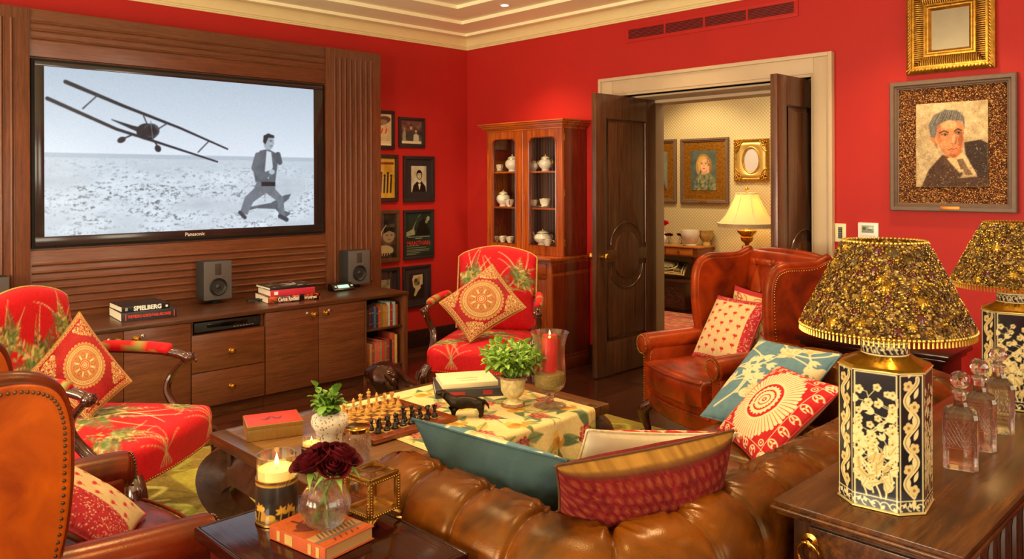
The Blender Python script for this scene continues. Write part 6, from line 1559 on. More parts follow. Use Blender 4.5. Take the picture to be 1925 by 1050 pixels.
ln = thing('lion_sculpture', 'dark bronze reclining lion sculpture behind the chess board end of the table', 'sculpture', (-3.98, 2.99, .0055), -.72); ln.scale = (.92, .92, .92)
skin('body', V_, E_, R_, BRONZL, ln)
m = MB(); r = np.random.default_rng(2)
for i in range(46):
    a = -PI/2+PI*2*(i/46); q = .10+.035*r.random(); x0 = .105*cos(a); z0 = .40+.10*sin(a)
    m.tube(curve([(x0*.8, -.165, z0), (x0*1.15, -.13+.05*r.random(), z0-.03), (x0*1.25, -.10+.08*r.random(), z0-.12-.06*r.random())], 8), [.016, .019, .02, .02, .018, .014, .01, .008, .004][:len(curve([(x0*.8, -.165, z0), (x0*1.15, -.13, z0-.03), (x0*1.25, -.10, z0-.12)], 8))], 6)
m.build('mane', BRONZL, ln)
m = MB(); m.cbox((0, .12, .01), (.34, .95, .02), .006); m.build('plinth', BRONZE, ln)
# ================================================================== leather
LTAN = LEATHER('tan chesterfield leather', '2e1402', '7a400a', .27); LRED = LEATHER('oxblood leather', '561505', '9e350e', .30); LLIT = LEATHER('lit oxblood leather', '8a3206', 'c4590a', .40)  # last leather is the oxblood with orange light put into its colour
LMID = LEATHER('russet leather', '3e0f07', '76230a', .28)
BUTT = M('leather button', '3c1a0a', rough=.4, var=.05)

# ------------------------------------------------------------------ chesterfield sofa: sweep of one rolled profile round near arm, back, far arm
sf = thing('chesterfield_sofa', 'long buttoned tan leather chesterfield sofa with scattered cushions', 'sofa', (-1.56, 2.59, 0))
BXc, A0, A1, XE, RT, ZR0 = -1.13, 1.43, 3.75, -2.0, .13, .642
rc = .20
def upath(n_arm=130, n_c=64, n_b=340):
    pts = []
    for i in range(n_arm): f = i/n_arm; pts.append(((XE+(BXc-rc-XE)*f, A0), (0, -1)))
    for i in range(n_c): a = -PI/2+PI/2*i/n_c; pts.append(((BXc-rc+rc*cos(a), A0+rc+rc*sin(a)), (cos(a), sin(a))))
    for i in range(n_b): f = i/n_b; pts.append(((BXc, A0+rc+(A1-A0-2*rc)*f), (1, 0)))
    for i in range(n_c): a = PI/2*i/n_c; pts.append(((BXc-rc+rc*cos(a), A1-rc+rc*sin(a)), (cos(a), sin(a))))
    for i in range(n_arm+1): f = i/n_arm; pts.append(((BXc-rc+(XE-BXc+rc)*f, A1), (0, 1)))
    return pts
UP = upath(); PP = np.array([p for p, n in UP]); NN = np.array([n for p, n in UP]); seg_ = np.hypot(*np.diff(PP, axis=0).T); SL = np.concatenate([[0], np.cumsum(seg_)]); Ltot = SL[-1]
# profile (o = outward, z), with arc length
pr = [(-.105, .40), (-.112, .47), (-.12, .54), (-.128, .60)] + [(RT*cos(PI-a), ZR0+RT*sin(a)) for a in np.linspace(.0, PI, 26)] + [(RT*.94, ZR0-.05), (RT*.72, ZR0-.09), (.055, ZR0-.115), (.045, ZR0-.13)]
pr = np.array(curve([(*p, 0) for p in pr], 90))[:, :2]; ps = np.concatenate([[0], np.cumsum(np.hypot(*np.diff(pr, axis=0).T))]); PT = ps[-1]
tg = np.gradient(pr, axis=0); pn = np.stack([-tg[:, 1], tg[:, 0]], 1); pn /= np.linalg.norm(pn, axis=1)[:, None]
# pleat pitch, aligned so that a button falls in each corner
pitch = .205
Lc = (BXc-rc-XE)+rc*PI/4
ph = (SL-Lc)/pitch+.5
S_, Q_ = np.meshgrid(ph, ps, indexing='ij')
s_b1 = .18; s_b2 = .41      # arc positions of the two button rows (inside face, top of roll)
def rowdist(rowpos): return (Q_-rowpos)/.145
def pill(S, Q):
    # inner half: diamonds between row 1 (integer) and row 2 (half-integer); outer half: pleats running over the roll from row 2
    t = np.clip((Q-s_b1)/(s_b2-s_b1), 0, 1)
    shift = .5*t
    dA = np.abs(((S+shift) + .5) % 1 - .5); dB = np.abs(((S-shift)+.5) % 1 - .5)
    d_in = np.minimum(dA, dB)                      # 0 on crease lines
    below = np.abs((S+.5) % 1-.5); above = np.abs(S % 1 - .5)
    d = np.where(Q < s_b1, below, np.where(Q > s_b2, above, d_in)); return d
d = pill(S_, Q_)
puff = (1-np.exp(-d*20))*.016 + np.sqrt(np.clip(d, 0, .5)*2)*.007
fade = np.clip((PT-Q_)/.10, 0, 1)*np.clip(Q_/.05, 0, 1)
disp = puff*fade-.012*fade
b1 = np.hypot(((S_+.5) % 1-.5)*pitch, Q_-s_b1); b2 = np.hypot((S_ % 1-.5)*pitch, Q_-s_b2)
disp -= .026*np.exp(-(b1/.022)**2)+.030*np.exp(-(b2/.024)**2)
th2 = np.arctan2(Q_-s_b2, (S_ % 1-.5)*pitch); disp += .0055*np.cos(th2*9+1.)*np.exp(-((b2-.035)/.03)**2)+.002*np.cos(th2*17)*np.exp(-((b2-.05)/.04)**2)
wr = fbm(S_*.9, Q_*16, 4, 91)-.5; disp += wr*.006*fade*np.exp(-np.minimum(b1, b2)/.05)
O = pr[None, :, 0]+pn[None, :, 0]*disp; Z = pr[None, :, 1]+pn[None, :, 1]*disp
Pq = np.stack([PP[:, 0, None]+NN[:, 0, None]*O, PP[:, 1, None]+NN[:, 1, None]*O, Z], -1)
m = MB(); m.grid(Pq); m.build('rolled_arms_and_back', LTAN, sf, world=True, angle=None)
# buttons
m = None
for row, off in ((s_b1, 0.), (s_b2, .5)):
    k0, k1 = int(np.ceil(ph[0]-off)), int(np.floor(ph[-1]-off)); kq = int(np.argmin(np.abs(ps-row)))
    for k in range(k0, k1+1):
        i = int(np.argmin(np.abs(ph-(k+off)))); c = Pq[i, kq]; o = NN[i]*pn[kq, 0]
        m = MB(); m.ball((c[0]+o[0]*.004, c[1]+o[1]*.004, c[2]+pn[kq, 1]*.004), .010, 8, 6); m.build('button', BUTT, sf, world=True)
# outside panels under the roll
m = MB(); G = np.zeros((4, len(PP), 3))
for r_, (o, z) in enumerate(((.045, ZR0-.128), (.05, .40), (.05, .14), (.02, .10))): G[r_, :, 0] = PP[:, 0]+NN[:, 0]*o; G[r_, :, 1] = PP[:, 1]+NN[:, 1]*o; G[r_, :, 2] = z
m.grid(G, flip=True); m.build('outer_panel', LTAN, sf, world=True, angle=None)
# scroll fronts of both arms
for ya, nm in ((A0, 1), (A1, -1)):
    m = MB(); c = [(XE+.0, ya+(RT-.012)*cos(a), ZR0+(RT-.012)*sin(a)) for a in np.linspace(0, 2*PI, 24, endpoint=False)]
    m.M = Matrix.Translation((XE+.01, ya, ZR0)) @ Matrix.Rotation(-PI/2, 4, 'Y'); m.lathe([(0, .028), (.05, .027), (.10, .016), (RT+.002, .0), (RT+.004, -.012)], seg=32); m.M = None
    m.box((XE-.012, ya-.075, .12), (XE+.03, ya+.075, ZR0), .012); m.build('scroll_front', LTAN, sf, world=True)
    m = MB()
    for a in np.linspace(-.4, PI+.4, 26): m.ball((XE-.002, ya+(RT-.008)*cos(a), ZR0+(RT-.008)*sin(a)), .0055, 6, 4)
    m.build('nail_trim', NAIL, sf, world=True)
m = MB(); m.box((XE+.02, A0-.02, .12), (BXc+.02, A1+.02, .33), .01); m.box((XE-.02, A0+.075, .13), (XE+.06, A1-.075, .31), .02); m.build('base', LTAN, sf, world=True)
ys = np.linspace(A0+.118, A1-.118, 4)
for i in range(3):
    a, b = ys[i]+.003, ys[i+1]-.003; X, dx, LX = drape_prof((b-a)/2, .13, .05, 40); Y, dy, LY = drape_prof(.40, .13, .05, 44); XX, YY = np.meshgrid(X, Y); DD = np.maximum(*np.meshgrid(dx, dy)); zz = .455+.025*(1-(XX/((b-a)/2))**2)*(1-(YY/.4)**2)-DD
    m = MB(); m.grid(np.stack([-1.64+YY, (a+b)/2+XX, zz], -1), flip=True); m.build('seat_cushion', LTAN, sf, world=True, angle=None)
for x in (XE+.06, BXc-.02):
    for y in (A0, A1):
        m = MB(); m.lathe([(0, 0), (.028, 0), (.045, .03), (.045, .06), (.03, .09), (.04, .12), (0, .121)], (x, y, 0), 16); m.build('foot', CARVED, sf, world=True)

# ------------------------------------------------------------------ wing chairs
def slab_outline(mb, poly, x0, x1, bev=.02): mb.prism(poly, x0, x1, 'yz', bev, 4)
def wingchair(name, lab, loc, rz, leather, nailm, group, tuft=True, outer=None):
    outer = outer or leather
    t = thing(name, lab, 'armchair', loc, rz, group)
    HW, F, B = .37, -.38, .36
    # base rails with bowed front
    m = MB(); P = [(-HW+.02, B), (-HW+.02, F+.03)]+[(x, F+.03-.05*(1-(x/HW)**2)) for x in np.linspace(-HW+.06, HW-.06, 14)]+[(HW-.02, F+.03), (HW-.02, B)]
    m.prism(P, .19, .37, 'xy', .018, 3); m.build('seat_rail', leather, t)
    m = MB()
    m.tube([(x, F+.026-.05*(1-(x/HW)**2), .285) for x in np.linspace(-HW+.05, HW-.05, 16)], .007, 8); m.build('rail_piping', leather, t)
    # seat cushion, soft box
    w = HW-.075; X, dx, _ = drape_prof(w, .14, .04, 46); Y, dy, _ = drape_prof(.335, .14, .04, 52); XX, YY = np.meshgrid(X, Y); DD = np.maximum(*np.meshgrid(dx, dy)); bow = -.05*(1-(XX/w)**2)*np.clip(-YY/.335, 0, 1)
    sag = .03*(1-(XX/w)**2)*(1-(YY/.335)**2)+.012*(fbm(XX+1, YY+1, 6, 33)-.5); zz = .49+sag-DD; puff = 1+.02*np.sin(np.clip(DD/.13, 0, 1)*PI)
    m = MB(); m.grid(np.stack([XX*puff, YY*puff+bow-.065, zz], -1)); m.build('seat_cushion', leather, t, angle=None)
    m = MB(); m.tube([(x, F-.024-.05*(1-(x/w)**2), .478) for x in np.linspace(-w, w, 18)], .006, 8); m.build('cushion_piping', leather, t)
    # arms
    for sx in (1, -1):
        m = MB(); xa = sx*(HW-.015)
        m.box((xa-.055, F+.03, .19), (xa+.045, B-.05, .57), .02)
        Q = [(xa+sx*.012, F+.01, .572), (xa+sx*.014, F+.06, .578), (xa+sx*.01, -.10, .588), (xa, .08, .60), (xa-sx*.005, .25, .62)]; Q = curve(Q, 24)
        m.tube(Q, np.interp(np.linspace(0, 1, len(Q)), [0, .06, .5, 1], [.058, .066, .064, .058]), 18); m.ball((xa+sx*.012, F+.012, .572), (.058, .03, .058), 16, 10); m.build('arm', leather, t, angle=60)
        m = MB()
        for a in np.linspace(-1.9, PI+.3, 26): m.ball((xa+sx*.012+sx*.056*cos(a), F-.006, .572+.056*sin(a)), .0052, 6, 4)
        m.build('nail_trim', nailm, t); m = MB()
        for z in np.arange(.21, .52, .016):
            m.ball((xa+sx*(.035-.0*z), F+.026, z), .0052, 6, 4)
        m.build('nail_trim', nailm, t); m = MB()
        for z in np.arange(.21, .52, .016): m.ball((xa-sx*.045, F+.026, z), .0052, 6, 4)
        m.build('nail_trim', nailm, t)
    # wings
    W_ = [(.38, .58), (.06, .58), (.02, .66), (.0, .78), (-.005, .90), (.0, 1.0), (.03, 1.07), (.10, 1.10), (.20, 1.10), (.32, 1.105), (.46, 1.13), (.47, .9)]
    W_ = [tuple(p) for p in np.array(curve([(p[0], p[1], 0) for p in W_], 66))[:, :2]]
    for sx in (1, -1):
        m = MB(); x0, x1 = sorted((sx*(HW-.065), sx*(HW+.025))); slab_outline(m, W_, x0, x1, .025); m.build('wing', outer, t, angle=60)
        m = MB(); xo = sx*(HW+.027); edge = [p for p in W_ if p[0] < .44]
        L = 0; last = None
        for p, q in zip(edge[1:], edge[2:]):
            d = math.hypot(q[0]-p[0], q[1]-p[1]); n = max(1, int(d/.0135))
            for k in range(n):
                y, z = p[0]+(q[0]-p[0])*k/n, p[1]+(q[1]-p[1])*k/n; c0, c1 = .2, .85; dy_, dz_ = c0-y, c1-z; l = math.hypot(dy_, dz_)
                m.ball((xo-sx*.002, y+dy_/l*.017, z+dz_/l*.017), .0052, 6, 4)
        m.build('nail_trim', nailm, t)
        m = MB(); m.tube([(sx*(HW-.02), p[0]+.012, p[1]) for p in edge[1:]], .03, 10); m.build('wing_roll', leather, t, angle=None)
    # back: outer slab + tufted inner
    m = MB(); Pk = [(.30, .19), (.40, .19), (.50, 1.12), (.44, 1.15), (.40, 1.13)]; m.prism([(y, z) for y, z in Pk], -HW-.0, HW+.0, 'yz', .02, 3); m.build('outer_back', outer, t)
    n1, n2 = 110, 120; u, v = np.meshgrid(np.linspace(-1, 1, n1), np.linspace(0, 1, n2)); x = u*(HW-.06); z = .46+v*.67
    S, Q = x/.155, (z-.56)/.165
    a = S+Q/2*1.; dA = np.abs((S+Q*.5+.5) % 1-.5); dB = np.abs((S-Q*.5+.5) % 1-.5); d = np.minimum(dA, dB) if tuft else np.full_like(S, .3)
    d = np.where(z < .60, .4, d); pf = np.sqrt(np.clip(d, 0, .5)*2)*.034*np.clip((1-np.abs(u)**8), 0, 1)
    y = .335+.10*v**1.2-.02-pf*1.-.05*np.clip((v-.9)/.1, 0, 1)*0; roll = np.clip((v-.88)/.12, 0, 1); y = y-.03*np.sin(roll*PI/2)+.10*roll**3; z = z-.02*roll**2
    y = y+.06*np.clip(np.abs(u)-.93, 0, 1)*4*.1
    m = MB(); m.grid(np.stack([x, y, z], -1)); m.build('inner_back', leather, t, angle=None)
    if tuft:
        for j in range(0, 4):
            for i in range(-2, 3):
                xx = (i+(.5 if j % 2 else 0))*.155; zz = .56+j*.165+.0
                if abs(xx) > HW-.09 or zz < .6 or zz > 1.1: continue
                k = int((zz-.46)/.67*(n2-1)); yy = y[min(n2-1, k), int((xx/(HW-.06)+1)/2*(n1-1))]
                m = MB(); m.ball((xx, yy-.002, zz), .010, 8, 6); m.build('button', BUTT, t)
    m = MB(); m.tube(curve([(-HW+.02, .45, 1.115), (-HW/2, .455, 1.135), (0, .46, 1.14), (HW/2, .455, 1.135), (HW-.02, .45, 1.115)], 20), .03, 10); m.build('top_roll', leather, t)
    for sx in (1, -1):
        m = MB(); Q = curve([(sx*(HW-.04), F+.05, .21), (sx*(HW-.005), F+.01, .16), (sx*(HW-.01), F+.02, .09), (sx*(HW-.02), F+.03, .04), (sx*(HW-.0), F+.0, .012)], 24); m.tube(Q, np.interp(np.linspace(0, 1, len(Q)), [0, .25, .55, .8, 1], [.036, .04, .026, .019, .026]), 12); m.ball((sx*(HW-.002), F, .018), (.032, .032, .018), 12, 8); m.build('leg', CARVED, t)
        m = MB(); m.loft([[(sx*(HW-.06)+a*.022, B-.04+b*.022, .2) for a, b in ((-1, -1), (1, -1), (1, 1), (-1, 1))], [(sx*(HW-.06)+a*.017, B+.03+b*.017, 0) for a, b in ((-1, -1), (1, -1), (1, 1), (-1, 1))]]); m.build('leg', CARVED, t)
    return t
NAILD = M('antique nail', '8a7a5a', rough=.3, metal=1, var=.1)
wingchair('wing_armchair', 'oxblood leather wing armchair in front of the open double doors', (-2.50, 4.255, .0055), -.40, LRED, NAIL, 'leather wing armchairs')
wingchair('wing_armchair', 'lit oxblood leather wing armchair seen from behind at the lower left', (-2.635, .61, .001), PI-.02, LMID, NAILD, 'leather wing armchairs', True, LLIT)

# ------------------------------------------------------------------ cushion patterns
def d_linen(c, c2):
    def f(cv, w, h):
        n = fbm(cv.X, cv.Y*.35, 60, 5)[..., None]; k = fbm(cv.X*.35, cv.Y, 60, 6)[..., None]; q = (n+k)/2; cv.img = srgb(c)*(1-q)+srgb(c2)*q
    return f
def d_crewel(cv, w, h):
    d_linen('4f6f7c', '6d8f9c')(cv, w, h); C = 'd9c79c'
    r = np.random.default_rng(12)
    def spray(x, y, a, s):
        P = curve([(x, y), (x+.16*s*cos(a), y+.16*s*sin(a)), (x+.30*s*cos(a+.4), y+.30*s*sin(a+.4)), (x+.38*s*cos(a+1.0), y+.36*s*sin(a+1.0))], 20); cv.stroke(P, (.012, .007), C)
        for q, t in enumerate((5, 9, 13, 17)):
            if t >= len(P): continue
            X, Y = P[t][:2]; b = a+(1.1 if q % 2 else -.7); cv.stroke([(X, Y), (X+.05*s*cos(b), Y+.05*s*sin(b))], .006, C)
            for e in (-.5, 0, .5): cv.leaf(X+.04*s*cos(b), Y+.04*s*sin(b), b+e, .075*s, .03*s, C)
        X, Y = P[-1][:2]
        for e in range(7): cv.leaf(X, Y, a+1.6+(e-3)*.42, .10*s, .035*s, ['d9c79c', 'cbb684'][e % 2], 'b59d6a')
        cv.ell(X, Y, .022*s, .022*s, 'c2a973')
    for x, y, a, s in ((.08, .06, .9, 1.1), (.30, .04, 1.3, .9), (.12, .34, .5, 1.), (.45, .20, .8, 1.), (.36, .5, .1, .9), (.55, .05, 1.5, .8), (.1, .6, .3, .8), (.2, .16, 1.5, .9), (.33, .30, .2, .9), (.03, .22, .6, 1.)): spray(x*w/.6, y*h/.6, a, s*w/.62)
def d_sunburst(cv, w, h):
    RC, C = 'b81e26', 'e2cda0'; n = fbm(cv.X, cv.Y, 30, 7)[..., None]; cv.img = srgb('a9161f')*(1-n)+srgb('c42a30')*n
    cx, cy = w*.5, h*.5; R1, R0 = .40*w, .20*w
    for i in range(56):
        a = 2*PI*i/56; q = R1*(.93+.07*((i*7) % 5)/5); d_ = 2*PI/56*.45
        cv.poly([(cx+R0*cos(a-d_), cy+R0*sin(a-d_)), (cx+q*cos(a-d_*.95), cy+q*sin(a-d_*.95)), (cx+(q+.012*w)*cos(a), cy+(q+.012*w)*sin(a)), (cx+q*cos(a+d_*.95), cy+q*sin(a+d_*.95)), (cx+R0*cos(a+d_), cy+R0*sin(a+d_))], C)
    cv.ell(cx, cy, .225*w, .225*w, C); cv.ell(cx, cy, .2*w, .2*w, RC)
    for r1, r2 in ((.16, .125), (.098, .068), (.045, .025)):
        cv.ell(cx, cy, r1*w, r1*w, C)
        for i in range(22): a = 2*PI*i/22; cv.ell(cx+r1*w*cos(a), cy+r1*w*sin(a), .013*w, .013*w, C)
        cv.ell(cx, cy, r2*w, r2*w, RC)
    cv.ell(cx, cy, .012*w, .012*w, C); cv.stroke([(cx-.03*w, cy-.03*w), (cx-.17*w, cy-.15*w)], .018*w, C)
    for k in (.105, .895): cv.stroke([(k*w, 0), (k*w, h)], .006*w, C); cv.stroke([(0, k*h), (w, k*h)], .006*w, C)
    nn = 7
    for i in range(nn):
        f = (i+.5)/nn
        for hor in (0, 1):
            for e in (.05, .95):
                X, Y = (f*w, e*h) if hor else (e*w, f*h); P = [(X+.045*w*cos(t), Y+.03*w*sin(t)) for t in np.linspace(0, 5.2, 14)]; cv.stroke(P, .011*w, C)
                for q in range(3): cv.leaf(X, Y, 2.1*q+i, .04*w, .018*w, C)
    for X, Y in ((.15, .15), (.85, .15), (.85, .85), (.15, .85)): cv.ell(X*w, Y*h, .035*w, .028*w, C); cv.ell(X*w, Y*h, .023*w, .018*w, RC); cv.ell(X*w, Y*h, .010*w, .008*w, C)
def d_brocade(cv, w, h):
    n = fbm(cv.X, cv.Y, 26, 7)[..., None]; cv.img = srgb('58070b')*(1-n)+srgb('7c0f13')*n; s = .030
    for i in range(int(w/s)+2):
        for k in range(int(h/s)+2):
            x, y = (i+(k % 2)*.5)*s, k*s*.9; cv.ell(x, y, s*.34, s*.34, '84401f', a=.8); cv.ell(x, y, s*.22, s*.22, '7a1c14'); cv.ell(x, y, s*.12, s*.12, '94582a', a=.8)
    cv.grain(.03)
def d_brocade_back(cv, w, h):
    d_brocade(cv, w, h); b0 = h*.966; n = fbm(cv.X, cv.Y, 60, 17)[..., None]; band = (cv.Y > b0)[..., None]; cv.img = np.where(band, srgb('6e4a17')*(1-n)+srgb('b98738')*n, cv.img)
    for i in range(40):
        x = w*i/40; P = [(x+.02*t*cos(t*3), b0+.02+.035*(1+sin(t*2.2+i))*.35) for t in np.linspace(0, 1.6, 9)]; cv.stroke(P, .004, ['d2a04a', '5a3a12'][i % 2])
    cv.stroke([(0, b0), (w, b0)], .006, '4f2f12')
def d_booti(band):
    def f(cv, w, h):
        d_linen('c2a272', 'd4b98c')(cv, w, h)
        def motif(x, y, s, a):
            for q in (-.8, -.3, .3, .8): cv.leaf(x, y, a+q, s*1.1, s*.42, 'b3202a')
            cv.leaf(x, y, a+PI, s*.7, s*.2, '9c1a22'); cv.ell(x+s*.25*cos(a), y+s*.25*sin(a), s*.25, s*.25, 'c4343a')
        nx, ny = 5, 6
        for i in range(nx):
            for k in range(ny): motif((i+.5+(k % 2)*.0)/nx*w*.82+w*.05, (k+.35)/ny*h*.85+.06*h+(i % 2)*.05*h, .024*w/.45, PI/2)
        r = np.random.default_rng(3)
        for x0, y0, x1, y1 in band:
            cv.rect(x0*w, y0*h, x1*w, y1*h, 'a82630')
            for i in range(int(900*(x1-x0)*(y1-y0)*3)):
                x, y = (x0+(x1-x0)*r.random())*w, (y0+(y1-y0)*r.random())*h; cv.leaf(x, y, r.random()*6.28, .018*w, .009*w, ['cfae80', 'e0c79a', '7d141c', 'c23a42'][i % 4])
    return f
def d_swirl(cv, w, h):
    d_linen('c2a566', 'd6bf86')(cv, w, h); r = np.random.default_rng(6)
    for i in range(46):
        x, y = r.random()*w, r.random()*h; a = r.random()*6; P = [(x+.05*t*cos(a+t*2.5), y+.05*t*sin(a+t*2.5)) for t in np.linspace(.2, 1.2, 10)]; cv.stroke(P, .007, ['a8343a', '8a6a34', 'b5525a'][i % 3])
    cv.rect(0, h*.93, w, h, 'a82630')
MEDT = dict(back='8a1a18')
# two medallion cushions standing on a point
pillow('medallion_cushion', 'red velvet cushion with gold medallion on the armchair by the china cabinet', [(-4.067, 3.562, .505), (-3.905, 3.945, .715), (-4.222, 3.915, 1.0), (-4.371, 3.538, .745)], .13, d_medallion, '8a1a18', mat=VELV, piping=GCORD, group='pair of gold medallion cushions', res=240, seed=2)
pillow('medallion_cushion', 'red velvet cushion with gold medallion on the armchair at the left edge', [(-3.99, 1.15, .50), (-4.049, 1.362, .635), (-4.33, 1.209, .958), (-4.17, .96, .73)], .13, d_medallion, '8a1a18', mat=VELV, piping=GCORD, group='pair of gold medallion cushions', res=240, seed=3)
# sofa cushions
TEAL = 'sofa cushions'
pillow('cushion', 'blue-green linen cushion, plain side out, leaning over the near sofa arm', [(-1.45, 1.86, .50), (-1.93, 1.86, .50), (-1.985, 1.50, .862), (-1.43, 1.60, .845)], .22, d_crewel, d_linen('2c3f43', '3e5457'), piping=CORD('teal cord', '324d54'), seed=4, front_T=.32, lump=.09, group=TEAL, res=170)
pillow('cushion', 'dark red brocade cushion with gold edge band over the sofa corner', [(-1.36, 2.08, .55), (-1.385, 1.50, .66), (-1.275, 1.385, .925), (-1.125, 1.94, .92)], .20, d_brocade, d_brocade_back, seed=5, front_T=.3, group=TEAL, res=190, piping=CORD('bronze cord', '5a3413'))
pillow('cushion', 'cream-backed cushion with red embroidered front behind the brocade one', [(-1.50, 2.30, .48), (-1.72, 1.83, .48), (-1.47, 1.73, .89), (-1.30, 2.26, .80)], .15, d_sunburst, d_linen('d9c9a0', 'e9dcba'), seed=6, group=TEAL, res=170, piping=CORD('cream cord', 'd8c79c'))
pillow('cushion', 'blue crewel cushion with cream flowers against the far sofa arm', [(-2.085, 3.29, .475), (-1.645, 3.20, .475), (-1.55, 3.62, .80), (-1.985, 3.68, .80)], .15, d_crewel, d_linen('34525a', '4a6a70'), seed=7, group=TEAL, res=190, piping=CORD('blue cord', '5c7c88'))
pillow('cushion', 'red cushion with large cream sunburst embroidery in front of the blue one', [(-1.915, 3.165, .478), (-1.53, 2.84, .478), (-1.355, 3.19, .76), (-1.785, 3.475, .735)], .13, d_sunburst, d_linen('d9c9a0', 'e9dcba'), seed=8, group=TEAL, res=230, piping=CORD('red cord', 'b0222a'))
pillow('cushion', 'plain raspberry cushion against the sofa back behind the blue one', [(-1.44, 3.50, .48), (-1.36, 3.08, .48), (-1.26, 3.10, .83), (-1.30, 3.55, .83)], .10, d_linen('8a1430', 'a82040'), '8a1430', seed=9, group=TEAL, res=90)
pillow('cushion', 'beige cushion with rows of red sprigs on the oxblood wing chair', [(-2.765, 4.27, .505), (-2.335, 4.115, .505), (-2.335, 4.42, .862), (-2.70, 4.47, .866)], .13, d_booti(((0, .93, 1, 1), (.88, 0, 1, 1), (0, 0, .88, .05))), d_linen('c2a272', 'd4b98c'), seed=10, group='cushions on the wing chairs', res=200, piping=CORD('sprig cord', 'a82630'))
pillow('cushion', 'gold and red scrolled cushion tucked behind the sprigged one', [(-2.66, 4.44, .505), (-2.28, 4.33, .505), (-2.34, 4.60, .875), (-2.665, 4.62, .918)], .11, d_swirl, d_linen('b59a5a', 'c9b07a'), seed=11, group='cushions on the wing chairs', res=130, piping=CORD('sprig cord', 'a82630'))
pillow('cushion', 'beige cushion with deep red flowered band on the lower left wing chair', [(-2.42, .78, .52), (-2.70, .95, .515), (-2.80, .62, .80), (-2.45, .46, .80)], .12, d_booti(((0, 0, .38, 1),)), d_linen('c2a272', 'd4b98c'), seed=12, group='cushions on the wing chairs', res=190, piping=CORD('sprig cord', 'a82630'))

# ------------------------------------------------------------------ near side table and what stands on it
sx0, sx1, sy0, sy1, sz = -2.06, -1.45, .845, 1.265, .70
t = thing('side_table', 'dark polished mahogany side table at the near sofa arm', 'side table', ((sx0+sx1)/2, (sy0+sy1)/2, 0))
m = MB(); m.box((sx0+.012, sy0+.012, sz-.012), (sx1-.012, sy1-.012, sz), .002); m.build('top_panel', SIDEW, t, world=True)
m = MB()
for a in ((sx0, sy0, sx1, sy0+.0125), (sx0, sy1-.0125, sx1, sy1), (sx0, sy0+.0125, sx0+.0125, sy1-.0125), (sx1-.0125, sy0+.0125, sx1, sy1-.0125)): m.box((a[0], a[1], sz-.03), (a[2], a[3], sz+.001), .005, 3)
m.box((sx0+.012, sy0+.012, sz-.032), (sx1-.012, sy1-.012, sz-.012)); m.build('moulded_edge', SIDEW, t, world=True)
m = MB(); m.box((sx0+.03, sy0+.03, sz-.16), (sx1-.03, sy1-.03, sz-.032), .004); m.build('apron', WOOD('side apron', '3d120c', '6b2416', 'x', .8, .15, .7), t, world=True)
for x in (sx0+.05, sx1-.05):
    for y in (sy0+.05, sy1-.05): m = MB(); m.box((x-.024, y-.024, 0), (x+.024, y+.024, sz-.16), .004); m.build('leg', SIDEW, t, world=True)
tin_candle('candle', 'large lit candle in black gilt tin on the dark side table', (-1.955, 1.025, sz+.0015), .0545, .112, .062, 6, 1.)
# orange book
ORC = M('orange cloth', 'a8481c', rough=.65, var=.1, vscale=40, bump=.2)
b = book('book', 'old orange cloth book under the glass rose vase', (-1.765, 1.048, sz+.0015), -1.42, .215, .155, .034, ORC, page=M('aged pages', 'a87c48', rough=.85, var=.15, vscale=200, stretch=(1, 1, 20)))
cv = Canvas(.15, .195, 420, 'b0521f'); cv.grain(.02)
cv.rect(0, .163, .15, .172, '5a6a72', .8); cv.rect(.0, .13, .15, .16, 'b9a070', .75)
for i in range(10): cv.stroke([(.012*i+.01, .132), (.012*i+.018, .157)], .0035, '5a3a24')
for i in range(5): cv.stroke([(.03+.018*i, .178), (.036+.018*i, .19)], .004, '6b2a14')
cv.ell(.085, .06, .04, .024, '5f2412', .2); cv.ell(.055, .075, .018, .014, '4a1c0e', .5); cv.ell(.115, .085, .03, .012, '6b2c16', -.7); cv.ell(.075, .05, .02, .01, 'a8552c'); cv.stroke([(.05, .04), (.05, .02)], .008, '5f2412'); cv.stroke([(.1, .042), (.105, .02)], .008, '5f2412')
m = MB(); u, v = cv.uv(); flat_painted(m, cv, (-.074, -.0975, .0343), (.15, 0, 0), (0, .195, 0)); m.build('cover_art', PAINTED('book cloth print', rough=.7, bump=.2), b, angle=None)
m = MB()
for y in (-.07, -.03, .05, .08): m.cbox((.0792, y, .017), (.001, .012 if y != -.03 else .03, .024))
m.build('spine_ornament', M('faded gilt', 'c4a35a', rough=.5, metal=.4), b)
